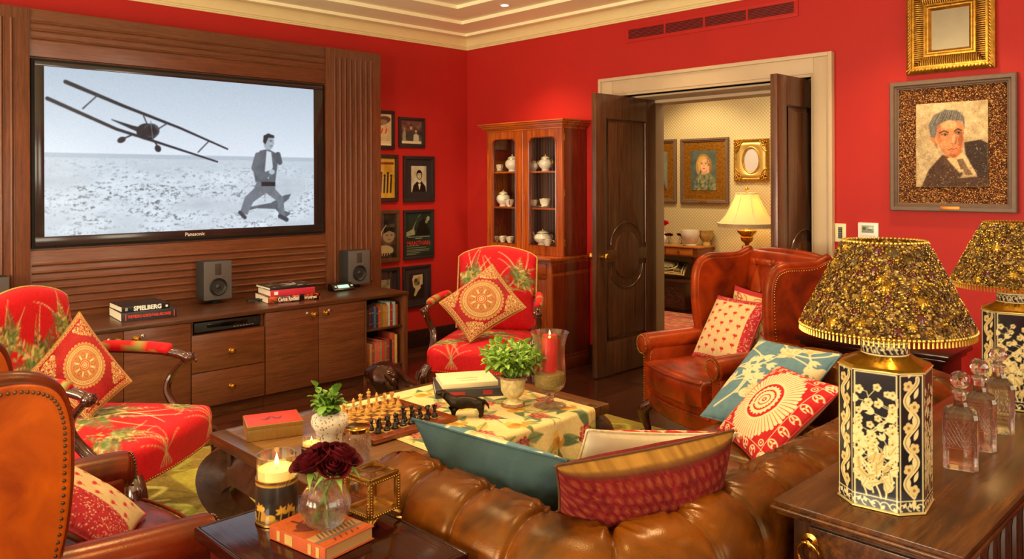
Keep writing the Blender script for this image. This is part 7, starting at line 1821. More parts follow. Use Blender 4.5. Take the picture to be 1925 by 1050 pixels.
# glass bowl vase with dark red roses
v = thing('rose_vase', 'ribbed round glass vase of dark red roses on the orange book', 'vase', (-1.752, 1.05, sz+.0365))
m = MB(); FL = lambda a, z: 1+.012*cos(a*14)*(1 if .01 < z < .1 else 0)
m.lathe_open([(.001, 0), (.03, 0), (.046, .012), (.060, .035), (.064, .058), (.058, .082), (.046, .099), (.036, .106), (.036, .118), (.039, .126), (.0365, .127), (.0335, .118), (.0335, .106), (.043, .096), (.0545, .081), (.0605, .058), (.0565, .036), (.043, .015), (.001, .008)], seg=70, flute=FL); m.build('glass_bowl', GL, v)
m = MB(); m.lathe([(0, .009), (.042, .016), (.0555, .037), (.0590, .055), (.0585, .062), (0, .062)], seg=40); m.build('water', GLASS('water', 'eef4ee', ior=1.33), v)
def rose_head(mb, c, R, seed, tilt):
    r = np.random.default_rng(seed); mb.M = Matrix.Translation(c) @ Matrix.Rotation(tilt[0], 4, 'X') @ Matrix.Rotation(tilt[1], 4, 'Y')
    for ring, (n, rad, hgt, op) in enumerate(((3, .16, .62, .0), (4, .34, .66, .10), (5, .55, .62, .22), (6, .78, .54, .42), (6, .98, .42, .75))):
        for i in range(n):
            a0 = 2*PI*i/n+ring*.7+.2*r.random(); wd = 2*PI/n*.72; nu, nv = 7, 7; G = np.zeros((nu, nv, 3))
            for iu in range(nu):
                f = iu/(nu-1)
                for iv in range(nv):
                    g = iv/(nv-1)*2-1; a = a0+wd*g*(.55+.45*f); rr = R*(rad*(.45+.55*math.sin(min(1, f*1.1)*PI/2))+op*.35*f**3); z = R*(-.45+(hgt+.45)*f-.10*g*g*f-op*.30*f**4+.03*sin(g*5+ring))
                    G[iu, iv] = (rr*cos(a), rr*sin(a), z)
            mb.grid(G); mb.grid(G*[.97, .97, 1]-[0, 0, .0008], flip=True)
    mb.M = None
ROSE = M('dark red rose', '54060f', rough=.7, var=.35, vscale=60, spec=.2)
for nm, c, R, sd, tl, in (('rose', (-.012, -.034, .165), .044, 1, (.35, -.15)), ('rose', (.012, .040, .168), .046, 2, (-.35, .25)), ('rose', (.045, -.004, .160), .036, 3, (.1, .5)), ('rose', (-.042, .012, .172), .038, 4, (-.1, -.45))):
    m = MB(); rose_head(m, c, R, sd, tl); rs = m.build(nm, ROSE, v, angle=None)
    m = MB(); m.tube(curve([(c[0], c[1], c[2]-R*.4), (c[0]*.6, c[1]*.6, .12), (c[0]*-.2, c[1]*-.3, .06), (-c[0]*.6, -c[1]*.5, .02)], 14), .0026, 6)
    q = m.build('stem', M('rose stem', '6f8a34', rough=.5), None, angle=None); q.parent = rs
    m = MB()
    for i in range(4):
        a = i*PI/2+sd; L = .045; G = np.array([[(c[0]+(R*.25+L*f)*cos(a)+g*.008*sin(PI*min(1, f+.1))*-sin(a), c[1]+(R*.25+L*f)*sin(a)+g*.008*sin(PI*min(1, f+.1))*cos(a), c[2]-R*.5-.03*f*f+.006*sin(f*3)) for g in (-1, 0, 1)] for f in np.linspace(0, 1, 6)]); m.grid(G); m.grid(G-[0, 0, .0008], flip=True)
    q = m.build('sepals', M('sepal green', '8aa845', rough=.5, var=.2), None, angle=None); q.parent = rs
# brass and glass trinket box
BX = thing('trinket_box', 'small brass and glass box on scrolled feet beside the roses', 'box', (-1.768, 1.20, sz+.0015), .12)
hw, zb, zt = .047, .03, .122
m = MB()
for x in (-hw, hw):
    for y in (-hw, hw): m.box((x-.0065, y-.0065, zb), (x+.0065, y+.0065, zt), .001)
for z in (zb, zt-.006):
    for s in (-hw, hw): m.box((-hw, s-.005, z), (hw, s+.005, z+.009), .001); m.box((s-.005, -hw, z), (s+.005, hw, z+.009), .001)
m.box((-hw, -hw, zb-.002), (hw, hw, zb+.001)); m.build('brass_frame', BRASSO, BX)
m = MB()
for s in (-hw, hw):
    for k in range(13):
        f = -hw+2*hw*k/12; 
        for z in (zb+.004, zt-.002): m.ball((f, s*1.12, z), .0036, 6, 4); m.ball((s*1.12, f, z), .0036, 6, 4)
        z = zb+.004+(zt-zb-.006)*k/12
        for e in (-hw, hw): m.ball((s*1.0, e*1.12, z), .0036, 6, 4); m.ball((s*1.12, e, z), .0036, 6, 4)
m.build('beading', BRASSO, BX)
m = MB()
for s in (-hw, hw): m.box((-hw+.005, s-.001, zb+.008), (hw-.005, s+.001, zt-.006)); m.box((s-.001, -hw+.005, zb+.008), (s+.001, hw-.005, zt-.006))
m.build('side_glass', PANE('box glass'), BX)
m = MB(); z = zt+.004
for s in (-hw, hw): m.box((-hw-.002, s-.006, z), (hw+.002, s+.006, z+.006), .001); m.box((s-.006, -hw, z), (s+.006, hw, z+.006), .001)
ld = m.build('lid_frame', BRASSO, BX)
m = MB(); m.loft([[(-hw, -hw, z+.003), (hw, -hw, z+.003), (hw, hw, z+.003), (-hw, hw, z+.003)], [(-hw*.62, -hw*.62, z+.014), (hw*.62, -hw*.62, z+.014), (hw*.62, hw*.62, z+.014), (-hw*.62, hw*.62, z+.014)]]); m.build('lid_glass', PANE('box glass'), None).parent = ld
m = MB(); z2 = z+.013
for s in (-hw*.62, hw*.62): m.box((-hw*.62, s-.002, z2), (hw*.62, s+.002, z2+.003)); m.box((s-.002, -hw*.62, z2), (s+.002, hw*.62, z2+.003))
m.build('lid_ridge', BRASSO, None).parent = ld
for x in (-1, 1):
    for y in (-1, 1):
        m = MB(); m.tube(curve([(x*(hw-.012), y*(hw-.012), zb+.002), (x*(hw+.004), y*(hw+.004), .018), (x*(hw-.002), y*(hw-.002), .008), (x*(hw+.008), y*(hw+.008), .003)], 12), [.012, .011, .009, .007, .006, .005, .005, .005, .005, .005, .005, .004, .004][:len(curve([(0, 0, 0)]*4, 12))], 8)
        m.tube([(x*(hw-.03), y*(hw+.002), zb), (x*(hw-.012), y*(hw+.003), .02), (x*(hw+.0), y*(hw+.003), .012)], .004, 6); m.tube([(x*(hw+.002), y*(hw-.03), zb), (x*(hw+.003), y*(hw-.012), .02), (x*(hw+.003), y*(hw), .012)], .004, 6); m.build('foot', BRASSO, BX)

# far end table beyond the sofa
t = thing('side_table', 'dark side table beside the oxblood chair, half hidden behind the lamp', 'side table', (-1.55, 4.14, 0))
FZ = .79; m = MB(); m.box((-1.945, 3.965, FZ-.025), (-1.2, 4.32, FZ), .006); m.build('table_top', SIDEW, t, world=True)
m = MB(); m.box((-1.925, 3.985, FZ-.05), (-1.22, 4.30, FZ-.025), .006); m.box((-1.905, 4.005, FZ-.14), (-1.24, 4.28, FZ-.05), .003); m.build('apron', SIDEW, t, world=True)
for x in (-1.88, -1.265):
    for y in (4.03, 4.255): m = MB(); m.box((x-.02, y-.02, 0), (x+.02, y+.02, FZ-.14), .003); m.build('leg', SIDEW, t, world=True)

# ------------------------------------------------------------------ lamp table behind the sofa
lx0, lx1, ly0, ly1, lz = -.995, -.545, 1.90, 3.95, .78
t = thing('sofa_table', 'antique dark wood table behind the sofa carrying lamps and decanters', 'console table', ((lx0+lx1)/2, (ly0+ly1)/2, 0))
m = MB(); m.box((lx0+.002, ly0+.002, lz-.014), (lx1-.002, ly1-.002, lz), .003); m.build('table_top', LAMPW, t, world=True)
m = MB(); m.box((lx0-.004, ly0-.004, lz-.024), (lx1+.004, ly1+.004, lz-.014), .004, 3); m.box((lx0+.008, ly0+.008, lz-.036), (lx1-.008, ly1-.008, lz-.024), .003); m.build('moulded_edge', LAMPW, t, world=True)
m = MB(); m.box((lx0+.04, ly0+.04, lz-.30), (lx1-.03, ly1-.04, lz-.036), .003); m.build('carcass', LAMPV, t, world=True)
m = MB(); m.box((lx0+.085, ly0+.028, lz-.225), (lx1-.075, ly0+.041, lz-.052), .004); dr = m.build('drawer', LAMPW, t, world=True)
def drawer_pull(par, x, z, y):
    m = MB(); m.M = Matrix.Translation((x, y, z)) @ Matrix.Rotation(PI/2, 4, 'X'); m.lathe([(0, 0), (.022, 0), (.022, .003), (.012, .006), (.009, .016), (0, .018)], seg=20); m.M = None
    m.tube([(x+.028*sin(a), y-.014, z-.026+.028*cos(a)) for a in np.linspace(0, 2*PI, 20, endpoint=False)], .0035, 8, closed=True); q = m.build('ring_pull', BRASS, None); q.data.transform(MOF[t].inverted()); q.parent = par
drawer_pull(dr, -.905, .69, ly0+.028); drawer_pull(dr, -.63, .69, ly0+.028)
m = MB()
for i in range(18):
    y = ly0+.10+i*.105
    for k in (-1, 0, 1): m.tube([(lx1-.028, y+k*.026, lz-.285), (lx1-.028, y+k*.022, lz-.07-.02*abs(k)), (lx1-.028, y, lz-.05)], [.010, .009, .004], 6)
m.build('linenfold_carving', LAMPV, t, world=True)
for x in (lx0+.065, lx1-.06):
    for y in (ly0+.065, ly1-.065):
        m = MB(); m.lathe([(0, 0), (.03, 0), (.033, .03), (.022, .06), (.030, .12), (.026, .2), (.033, .3), (.024, .36), (.032, .42), (.035, .47), (.035, .49), (0, .491)], (x, y, 0), 18); m.build('leg', LAMPV, t, world=True)

# ginger-jar lamps
GOLDTOP = M('gold leaf paint', 'c99a2e', rough=.18, metal=.85, var=.2, vscale=20)
IV = 'e0cf96'
def jar_panel(cv, w, h, seed, wide):
    n = fbm(cv.X, cv.Y, 20, seed)[..., None]; cv.img = srgb('121417')*(1-n)+srgb('23272b')*n; r = np.random.default_rng(seed)
    for k in (.03*min(w, .09)/.09*1,): pass
    e = .0045; cv.stroke([(e, e), (w-e, e), (w-e, h-e), (e, h-e), (e, e)], .0035, IV); bh = .034; cv.stroke([(0, bh), (w, bh)], .003, IV)
    nn = max(3, int(w/.02))
    for i in range(nn):
        x = w*(i+.5)/nn; P = [(x+.010*cos(t), bh*.5+.008*sin(t)) for t in np.linspace(0, 4.5, 10)]; cv.stroke(P, .003, IV); cv.leaf(x, bh*.5, 1.+i, .016, .008, IV)
    if wide:
        for bx, by, a, L in ((w*.62, bh, 1.75, .25), (w*.45, bh+.01, 1.72, .21), (w*.72, bh, 1.35, .17), (w*.3, bh, 1.6, .12), (w*.5, bh+.05, 2.0, .22), (w*.55, bh+.05, 1.1, .16)):
            P = [(bx+L*t*cos(a+.35*sin(t*5)), by+L*t*sin(a+.1*sin(t*5))) for t in np.linspace(0, 1, 18)]; cv.stroke(P, (.0045, .002), IV)
            for k in range(4, 18, 1):
                x, y = P[k]; q = a+(1.0 if k % 2 else -1.0); l = .016+.026*r.random(); X, Y = x+l*cos(q), y+l*sin(q)*.8; X = min(max(X, .014), w-.014); Y = min(Y, h-.02)
                cv.stroke([(x, y), (X, Y)], .0018, IV); s = .0062+.0025*r.random()
                if k % 3: 
                    for e_ in range(5): cv.ell(X+s*.75*cos(e_*1.257), Y+s*.75*sin(e_*1.257), s*.62, s*.62, ['e0cf96', 'd4bd7c'][e_ % 2])
                    cv.ell(X, Y, s*.35, s*.35, '8a7438')
                else:
                    for e_ in (-.5, 0, .5): cv.leaf(X, Y, q+e_, .022, .009, IV)
        for i in range(30):
            x, y = w*(.10+.80*r.random()), bh+.012+.10*r.random()**1.3; cv.leaf(x, y, .4+2.3*r.random(), .030, .012, ['e0cf96', 'c9b070', 'd9c588'][i % 3], '8a7a48')
    else:
        for ph_ in (0,):
            P = [(w*.5+w*.24*sin(y_*62), y_) for y_ in np.linspace(bh+.01, h-.012, 60)]; cv.stroke(P, w*.17, IV); cv.stroke(P, w*.05, 'a99358')
        for i, y in enumerate(np.arange(bh+.025, h-.02, .051)):
            x = w*.5-w*.2*sin(y*62)*(1); s = w*.17
            for e_ in range(5): cv.ell(x+s*.7*cos(e_*1.257+i), y+s*.7*sin(e_*1.257+i), s*.55, s*.55, 'd4bd7c')
            cv.ell(x, y, s*.35, s*.35, '8a7438'); cv.leaf(x, y+.02, 1.2, .03, .011, IV); cv.leaf(x, y-.02, -1.6, .03, .011, IV)
def octo(hx, hy, c): return [(hx-c, -hy), (hx, -hy+c), (hx, hy-c), (hx-c, hy), (-hx+c, hy), (-hx, hy-c), (-hx, -hy+c), (-hx+c, -hy)]
LACQ = PAINTED('lacquered tin', rough=.22, bump=.05, coat=.5); 
SHB = {}
def jar_lamp(lab, loc, rz, seed):
    t = thing('table_lamp', lab, 'lamp', loc, rz, 'pair of octagonal jar lamps')
    hx, hy, c, H = .101, .101, .048, .345
    P = octo(hx, hy, c); body = MB(); body.add([(p[0]*.99, p[1]*.99, .001) for p in P], [tuple(range(8))[::-1]], [[.02]*3]*8)
    for i in range(8):
        a, b = np.array(P[i]), np.array(P[(i+1) % 8]); w = np.linalg.norm(b-a); cv = Canvas(w, H, 620 if seed == 1 else 430); jar_panel(cv, w, H, seed*10+i, w > .08)
        u, v = cv.uv(); G = np.stack([a[0]+(b[0]-a[0])*u, a[1]+(b[1]-a[1])*u, v*H], -1); body.grid(G, cv.lin())
    body.build('jar', LACQ, t, angle=25)
    m = MB(); R0 = [(p[0], p[1], H) for p in octo(hx+.001, hy+.001, c)]; R1 = [(p[0], p[1], H+.008) for p in octo(hx-.004, hy-.004, c-.002)]; R2 = [(p[0], p[1], H+.022) for p in octo(.066, .066, .034)]; R3 = [(p[0], p[1], H+.03) for p in octo(.056, .056, .03)]; m.loft([R0, R1, R2, R3]); m.build('shoulder', GOLDTOP, t, angle=20)
    m = MB(); m.tube([(p[0], p[1], H) for p in octo(hx+.0005, hy+.0005, c)], .0022, 6, closed=True); m.build('gilt_edge', M('pale gilt', 'd8c27a', rough=.35, metal=.6), t); m = MB(); m.tube([(p[0], p[1], .003) for p in octo(hx+.0005, hy+.0005, c)], .003, 6, closed=True); m.build('base_edge', M('pale gilt', 'd8c27a', rough=.35, metal=.6), t)
    cv = Canvas(2*PI*.056, .036, 500); cv.rect(0, 0, 1, .036, '16181b'); 
    for i in range(24): x = .0147*i; cv.stroke([(x+.006*cos(q), .018+.010*sin(q)) for q in np.linspace(0, 4.6, 9)], .003, IV); cv.leaf(x, .018, .8+i, .013, .006, IV)
    for y in (.003, .033): cv.stroke([(0, y), (.36, y)], .004, IV)
    u, v = cv.uv(); a = u*2*PI; m = MB(); m.grid(np.stack([.057*np.cos(a), .057*np.sin(a), H+.028+v*.036], -1), cv.lin()); m.lathe([(.057, H+.064), (.03, H+.066), (0, H+.066)], seg=30); 
    m.c.append((m.n-90, np.ones((90, 3))*lin('b08a3a'))); m.build('neck', LACQ, t, angle=40)
    m = MB(); m.lathe([(0, H+.066), (.012, H+.066), (.012, H+.12), (.017, H+.125), (.017, H+.16), (0, H+.161)], seg=16); m.build('lamp_holder', BRASS, t)
    m = MB(); m.ball((0, 0, H+.195), (.028, .028, .036), 14, 10); m.build('bulb', M('warm bulb', 'fff0d0', emit='ffcf8a', estr=9, var=0), t)
    # shade: beaded and jewelled cone
    z0, z1, r0, r1 = .444, .662, .206, .098
    n = 120; cvs = Canvas(1.3, .27, 300); r = np.random.default_rng(seed)
    m = MB(); m.lathe_open([(r0-.004, z0), (r1-.004, z1), (r1, z1), (r0, z0), (r0-.004, z0)], seg=64)
    SH = SHB.get('m')
    if SH is None:
        q = NT('beaded amber shade'); vv = q.coords(); f = q.noise(vv, 38, 5, .6); vo = q.node('ShaderNodeTexVoronoi'); vo.inputs['Scale'].default_value = 150; q.link(vv, vo.inputs['Vector'])
        sp = q.node('ShaderNodeSeparateColor'); q.link(vo.outputs['Color'], sp.inputs['Color'])
        q.link(q.ramp(sp.outputs['Red'], [(.0, lin('2e1d06')), (.4, lin('5e4312')), (.72, lin('94702a')), (.96, lin('d8b868'))]), q.b.inputs['Base Color']); q.bump(vo.outputs['Distance'], 1., .006); q.set(Roughness=.3, Metallic=.35)
        tl = q.node('ShaderNodeBsdfTranslucent'); tl.inputs['Color'].default_value = (*lin('c98a2a'), 1); mx = q.node('ShaderNodeMixShader'); mx.inputs['Fac'].default_value = .22
        q.link(q.b.outputs['BSDF'], mx.inputs[1]); q.link(tl.outputs['BSDF'], mx.inputs[2]); q.link(mx.outputs['Shader'], q.out.inputs['Surface']); SHB['m'] = q.m; SH = q.m
    m.build('lamp_shade', SH, t, angle=60)
    mats = [M('gold jewel', 'a8802c', rough=.22, metal=.8, var=.3, vscale=30), M('bronze jewel', '5e4a1e', rough=.3, metal=.8, var=.3, vscale=30), M('dark red bead', '4a1a0e', rough=.2, var=.2), M('amber bead', 'b08a2c', rough=.25, var=.2, metal=.5), M('dark bead', '4a3818', rough=.25, metal=.3, var=.2)]
    big = MB(); sm = [MB() for _ in mats]
    def pos(f, a, o=0):
        rr = r0+(r1-r0)*f; sl = math.atan2(r0-r1, z1-z0); return (rr+o*cos(sl))*cos(a), (rr+o*cos(sl))*sin(a), z0+(z1-z0)*f+o*sin(sl), sl
    spots = []
    for i in range(420):
        f, a = .05+.90*r.random(), r.random()*2*PI; R = .007+.013*r.random()**1.6; x, y, z, sl = pos(f, a)
        if any((x-X)**2+(y-Y)**2+(z-Z)**2 < (R+Q)**2*.8 for X, Y, Z, Q in spots): continue
        spots.append((x, y, z, R)); k = r.integers(0, 5); M_ = Matrix.Translation((x, y, z)) @ rotz(a) @ Matrix.Rotation(PI/2-sl, 4, 'Y')
        s = sm[k]; s.M = M_; s.lathe([(R*.98, -.001), (R, .002), (R*.72, .0035), (R*.62, .002), (R*.5, .003), (R*.22, .005), (0, .0055)], seg=12)
        s2 = sm[(k+1) % 5]; s2.M = M_
        for b in range(9): s2.ball((R*.84*cos(b*.698), R*.84*sin(b*.698), .0035), R*.17, 6, 4)
    for i in range(1500):
        f, a = r.random(), r.random()*2*PI; x, y, z, sl = pos(f, a, .001); k = r.integers(0, 5); sm[k].M = None; sm[k].ball((x, y, z), .0022+.0022*r.random(), 5, 4)
    for k, (s, nm) in enumerate(zip(sm, ('gold_jewels', 'bronze_jewels', 'red_jewels', 'amber_jewels', 'dark_jewels'))): s.M = None; s.build(nm, mats[k], t, props={'kind': 'stuff'})
    m = MB()
    for i in range(120):
        a = 2*PI*i/120; m.ball((r0*cos(a), r0*sin(a), z0), .0048, 6, 4); m.tube([(r0*cos(a), r0*sin(a), z0-.004), (r0*cos(a), r0*sin(a), z0-.017)], [.0022, .0032], 5)
        if i % 2: m.ball((r1*cos(a), r1*sin(a), z1), .0042, 6, 4)
    m.build('bead_fringe', mats[3], t, props={'kind': 'stuff'})
    m = MB(); m.lathe([(.0, z1-.03), (.004, z1-.03), (.004, z1-.02), (0, z1-.02)], seg=8)
    for a in (0, 2.09, 4.19): m.tube([(0, 0, z1-.025), ((r1-.003)*cos(a), (r1-.003)*sin(a), z1-.004)], .0018, 6)
    m.tube([(.0, 0, H+.12), (.05, 0, H+.16), (.045, 0, H+.24), (0, 0, z1-.025)], .002, 6); m.build('shade_carrier', BRASS, t)
    return t
NEAR_LAMP = jar_lamp('nearer black and ivory octagonal jar lamp with beaded amber shade', (-.792, 2.115, lz+.001), math.radians(8), 1)
jar_lamp('farther black and ivory octagonal jar lamp at the right edge, beaded shade', (-.790, 3.33, lz+.001), math.radians(12), 2)
m = MB(); m.tube(curve([(-.885, 2.20, .784), (-.92, 2.27, .784), (-.955, 2.33, .80), (-.985, 2.36, .797), (-.9995, 2.352, .785), (-.999, 2.345, .772), (-.9985, 2.34, .76)], 30), .0028, 8); m.build('cord', M('pale cord', 'b9a06a', rough=.5), NEAR_LAMP, world=True)

# decanters
FAC = GLASS('decanter glass', 'fff6ee', rough=.0, ior=1.5, mix=.2)
def decanter(lab, x, y, rz):
    t = thing('decanter', lab, 'decanter', (x, y, lz+.001), rz, 'row of cut glass decanters')
    m = MB(); h = .044
    oc = lambda s, z, cc=.25: [(p[0], p[1], z) for p in octo(h*s, h*s, h*s*cc)]
    m.loft([oc(.96, 0), oc(1, .004), oc(1., .145), oc(.93, .158), oc(.62, .168, .4), oc(.42, .174, .5), oc(.36, .186, .55), oc(.36, .205, .55), oc(.50, .212, .5), oc(.50, .216, .5)]); 
    inner = MB(); m.loft([oc(.84, .014)[::-1], oc(.86, .02)[::-1], oc(.86, .142)[::-1], oc(.5, .160, .4)[::-1], oc(.24, .172, .55)[::-1], oc(.24, .2155, .5)[::-1]])
    m.build('glass_body', FAC, t, angle=15)
    m = MB(); hh = h+.0006
    for sd in range(4):
        m.M = rotz(sd*PI/2)
        for i in range(7):
            for d in (-1, 1):
                x0 = -.028+.056*i/6
                a = (x0, .065); b = (x0+d*.04, .138); 
                if not -.03 <= b[0] <= .03: b = (max(-.03, min(.03, b[0])), .065+.073*(max(-.03, min(.03, b[0]))-x0)/(d*.04))
                if abs(b[1]-a[1]) > .004: m.tube([(a[0], -hh, a[1]), (b[0], -hh, b[1])], .0011, 5)
        for z in (.062, .141): m.tube([(-.031, -hh, z), (.031, -hh, z)], .0014, 5)
    m.M = None; m.build('cut_pattern', GLC, t)
    m = MB(); b = bmesh.new(); bmesh.ops.create_icosphere(b, subdivisions=2, radius=.027); bmesh.ops.translate(b, verts=b.verts[:], vec=(0, 0, .247)); m.bm(b); m.lathe([(0, .19), (.009, .19), (.011, .217), (.014, .219), (.010, .224), (.012, .226), (0, .226)], seg=8); m.build('stopper', FAC, t, angle=8)
decanter('nearest cut glass decanter with faceted ball stopper, partly behind the jar lamp', -.728, 2.50, .30)
decanter('middle cut glass decanter with ball stopper in the row of three', -.738, 2.715, .30)
decanter('farthest cut glass decanter in the row, beside the second lamp', -.745, 2.945, .30)

# ------------------------------------------------------------------ next room: things on the desk, chest and wall
def vessel(name, lab, cat, x, y, z, prof, mat, grp=None, seg=28):
    m = MB(); m.lathe_open(prof, seg=seg); return one(name, lab, cat, m, mat, grp, loc=(x, y, z))
vessel('flower_pot', 'white glazed pot on the desk in the next room', 'pot', -5.51, 8.475, .791, [(.001, 0), (.075, 0), (.08, .01), (.06, .03), (.085, .05), (.108, .10), (.117, .15), (.113, .195), (.105, .195), (.107, .15), (.095, .09), (.001, .04)], M('grey white glaze', 'd8cfc0', rough=.2, var=.05))
vessel('flower_pot', 'mustard cream pot behind the white pot on the desk', 'pot', -5.385, 8.635, .791, [(.001, 0), (.05, 0), (.055, .02), (.045, .05), (.07, .08), (.088, .13), (.09, .175), (.096, .19), (.086, .19), (.08, .13), (.001, .06)], M('mustard glaze', 'b99c58', rough=.35, var=.2, vscale=30))
def small_bunch(lab, x, y, col, H=.085, R=.035, n=6):
    t = thing('flower_vase', lab, 'flower vase', (x, y, .791), 0, 'small flower vases on the desk'); m = MB(); m.lathe_open([(.001, 0), (R, 0), (R*1.25, H*.35), (R*1.1, H*.75), (R*.7, H), (R*.6, H), (R*1., H*.75), (R*1.15, H*.35), (.001, .006)], seg=20); m.build('glass', GL, t)
    r = np.random.default_rng(int(abs(x)*100))
    for i in range(n):
        a = i*2.4; q = .045*math.sqrt(i/n); c = (q*cos(a), q*sin(a)*.6, H+.035+.015*r.random()); m = MB(); rose_head(m, c, .026, i, (.3*cos(a), .3*sin(a))); h_ = m.build('flower', col, t, angle=None)
        m = MB(); m.tube([(c[0], c[1], c[2]-.01), (c[0]*.3, c[1]*.3, H*.6), (-c[0]*.3, 0, .01)], .002, 5); q_ = m.build('stem', M('rose stem', '6f8a34'), None); q_.parent = h_
BRED = M('bright red rose', 'c4121c', rough=.6, var=.2, vscale=50)
small_bunch('squat glass of dark red flowers on the desk, left of the pots', -5.845, 8.50, ROSE, .075)
small_bunch('squat glass of dark red flowers on the desk, next to the white pot', -5.69, 8.55, ROSE, .075)
t = thing('flower_vase', 'tall white bottle with one bright red rose beside the door edge', 'flower vase', (-5.975, 8.56, .791), 0, 'small flower vases on the desk')
m = MB(); m.lathe_open([(.001, 0), (.04, 0), (.045, .03), (.04, .10), (.022, .15), (.02, .19), (.024, .2), (.018, .2), (.015, .15), (.035, .1), (.001, .01)], seg=22); m.build('bottle', M('milk glass', 'e6dfcf', rough=.25, var=.03), t)
m = MB(); rose_head(m, (.02, -.01, .26), .055, 4, (.3, .2)); m.build('rose', BRED, t, angle=None); m = MB(); m.tube([(.02, -.01, .23), (.005, 0, .1)], .003, 6); m.build('stem', M('rose stem', '6f8a34'), t)
# cushion on the chest
def d_black_gold(cv, w, h):
    d_linen('14100c', '231c14')(cv, w, h); C = 'b99a5c'
    for k in (.02, .07): cv.stroke([(k*w, k*h), (w-k*w, k*h), (w-k*w, h-k*h), (k*w, h-k*h), (k*w, k*h)], .022*w, C)
    cv.ell(w/2, h/2, .27*w, .27*w, C, ring=.04*w); cv.ell(w/2, h/2, .2*w, .2*w, '5e5648'); r = np.random.default_rng(2)
    for i in range(160): a, q = r.random()*6.28, .19*w*r.random()**.5; cv.leaf(w/2+q*cos(a), h/2+q*sin(a), a, .03*w, .012*w, C)
    for sx in (0, 1):
        for sy in (0, 1):
            for i in range(40): a, b = r.random()*.2, r.random()*.2; cv.leaf((a+.1 if sx else .9-a)*w, (b+.1 if sy else .9-b)*h, r.random()*6, .03*w, .012*w, C)
pillow('floor_cushion', 'black cushion with gold medallion lying on the carved chest', [(-5.95, 8.10, .455), (-5.49, 8.30, .435), (-5.60, 8.60, .56), (-6.10, 8.52, .60)], .09, d_black_gold, '1a140e', group='cushion on the chest', res=150, piping=GCORD, seed=20)
# lamp with silk shade on a small table behind the chair
t = thing('lamp_table', 'small round table in the next room behind the wing chair', 'side table', (-4.665, 8.35, 0)); m = MB(); m.lathe([(0, .68), (.27, .68), (.275, .69), (.27, .70), (0, .70)], seg=36); m.build('table_top', YDD, t); m = MB(); m.lathe([(0, 0), (.16, 0), (.15, .03), (.04, .06), (.03, .3), (.045, .4), (.03, .64), (.08, .68), (0, .68)], seg=24); m.build('pedestal', YDD, t)
t = thing('table_lamp', 'brass lamp with pleated cream silk shade lit in the next room', 'lamp', (-4.665, 8.35, .701))
m = MB(); fl = lambda a, z: 1+.05*cos(a*10)
m.lathe([(0, 0), (.085, 0), (.085, .012), (.05, .03), (.035, .045), (.058, .075), (.064, .11), (.05, .145), (.022, .16), (.028, .175), (.06, .20), (.07, .24), (.06, .255), (.10, .30), (.108, .32), (.10, .327), (.03, .33), (.012, .36), (0, .36)], seg=40, flute=fl); m.build('base', BRASS, t)
SILK = NT('cream silk shade'); SILK.b.inputs['Base Color'].default_value = (*lin('f2e2bc'), 1); SILK.set(Roughness=.7)
tl = SILK.node('ShaderNodeBsdfTranslucent'); tl.inputs['Color'].default_value = (*lin('f6e0ac'), 1); mx = SILK.node('ShaderNodeMixShader'); mx.inputs['Fac'].default_value = .55
SILK.link(SILK.b.outputs['BSDF'], mx.inputs[1]); SILK.link(tl.outputs['BSDF'], mx.inputs[2]); SILK.link(mx.outputs['Shader'], SILK.out.inputs['Surface']); SILK = SILK.m
sp = [(.325, .40), (.30, .435), (.245, .50), (.19, .60), (.15, .68), (.122, .75)]; sp = [tuple(p[:2]) for p in curve([(a, b, 0) for a, b in sp], 24)]
m = MB(); m.lathe_open(sp+[(a-.004, b) for a, b in sp[::-1]], seg=60, flute=lambda a, z: 1-.025*abs(sin(a*4))); m.build('lamp_shade', SILK, t, angle=None)
m = MB()
for i in range(8):
    a = i*PI/4; m.tube([((r_+.001)*cos(a), (r_+.001)*sin(a), z) for r_, z in sp], .004, 6)
m.lathe_open([(.322, .36), (.330, .40), (.334, .41), (.327, .412), (.318, .36)], seg=60, flute=lambda a, z: 1+.012*sin(a*40)); m.lathe_open([(.119, .745), (.127, .745), (.127, .757), (.119, .757), (.119, .745)], seg=40); m.build('shade_trim', M('cream braid', 'e6d6ae', rough=.8), t, angle=None)
m = MB(); m.ball((0, 0, .50), (.03, .03, .04), 12, 8); m.build('bulb', MATS['warm bulb'], t); m = MB(); m.lathe([(0, .75), (.006, .75), (.006, .775), (.02, .79), (.022, .805), (.01, .82), (0, .822)], seg=14); m.build('finial', BRASS, t)
# pictures on the wallpaper
GLF = M('gilt carved border', 'a06c22', rough=.35, metal=.6, var=.45, vscale=60, bump=1., bscale=70)
portrait('portrait_painting', 'painted portrait of a fair-haired woman in a gilt bordered frame, next room', -5.82, -5.125, 1.312, 2.137, -5.668, -5.297, 1.478, 1.98, YF, d_woman, GLF, 260, FRG, .048)
portrait('portrait_painting', 'partly hidden portrait in gilt bordered frame beside the open door leaf', -6.58, -5.885, 1.316, 2.143, -6.43, -6.03, 1.48, 1.985, YF, d_side, GLF, 220, FRG, .048)
g = thing('oval_mirror', 'ornate gilt frame with small oval mirror above the silk lamp', 'mirror', (-4.815, YF, 1.588))
ox, oz = -4.815, 1.845; X0, X1, Z0, Z1 = -5.045, -4.588, 1.59, 2.10
m = MB(); mitre(m, X0, X1, Z0, Z1, [(0, 0), (0, .03), (.012, .04), (.03, .036), (.045, .022)], YF); m.build('frame', GOLDF, g, world=True)
m = MB(); n = 48; R = []
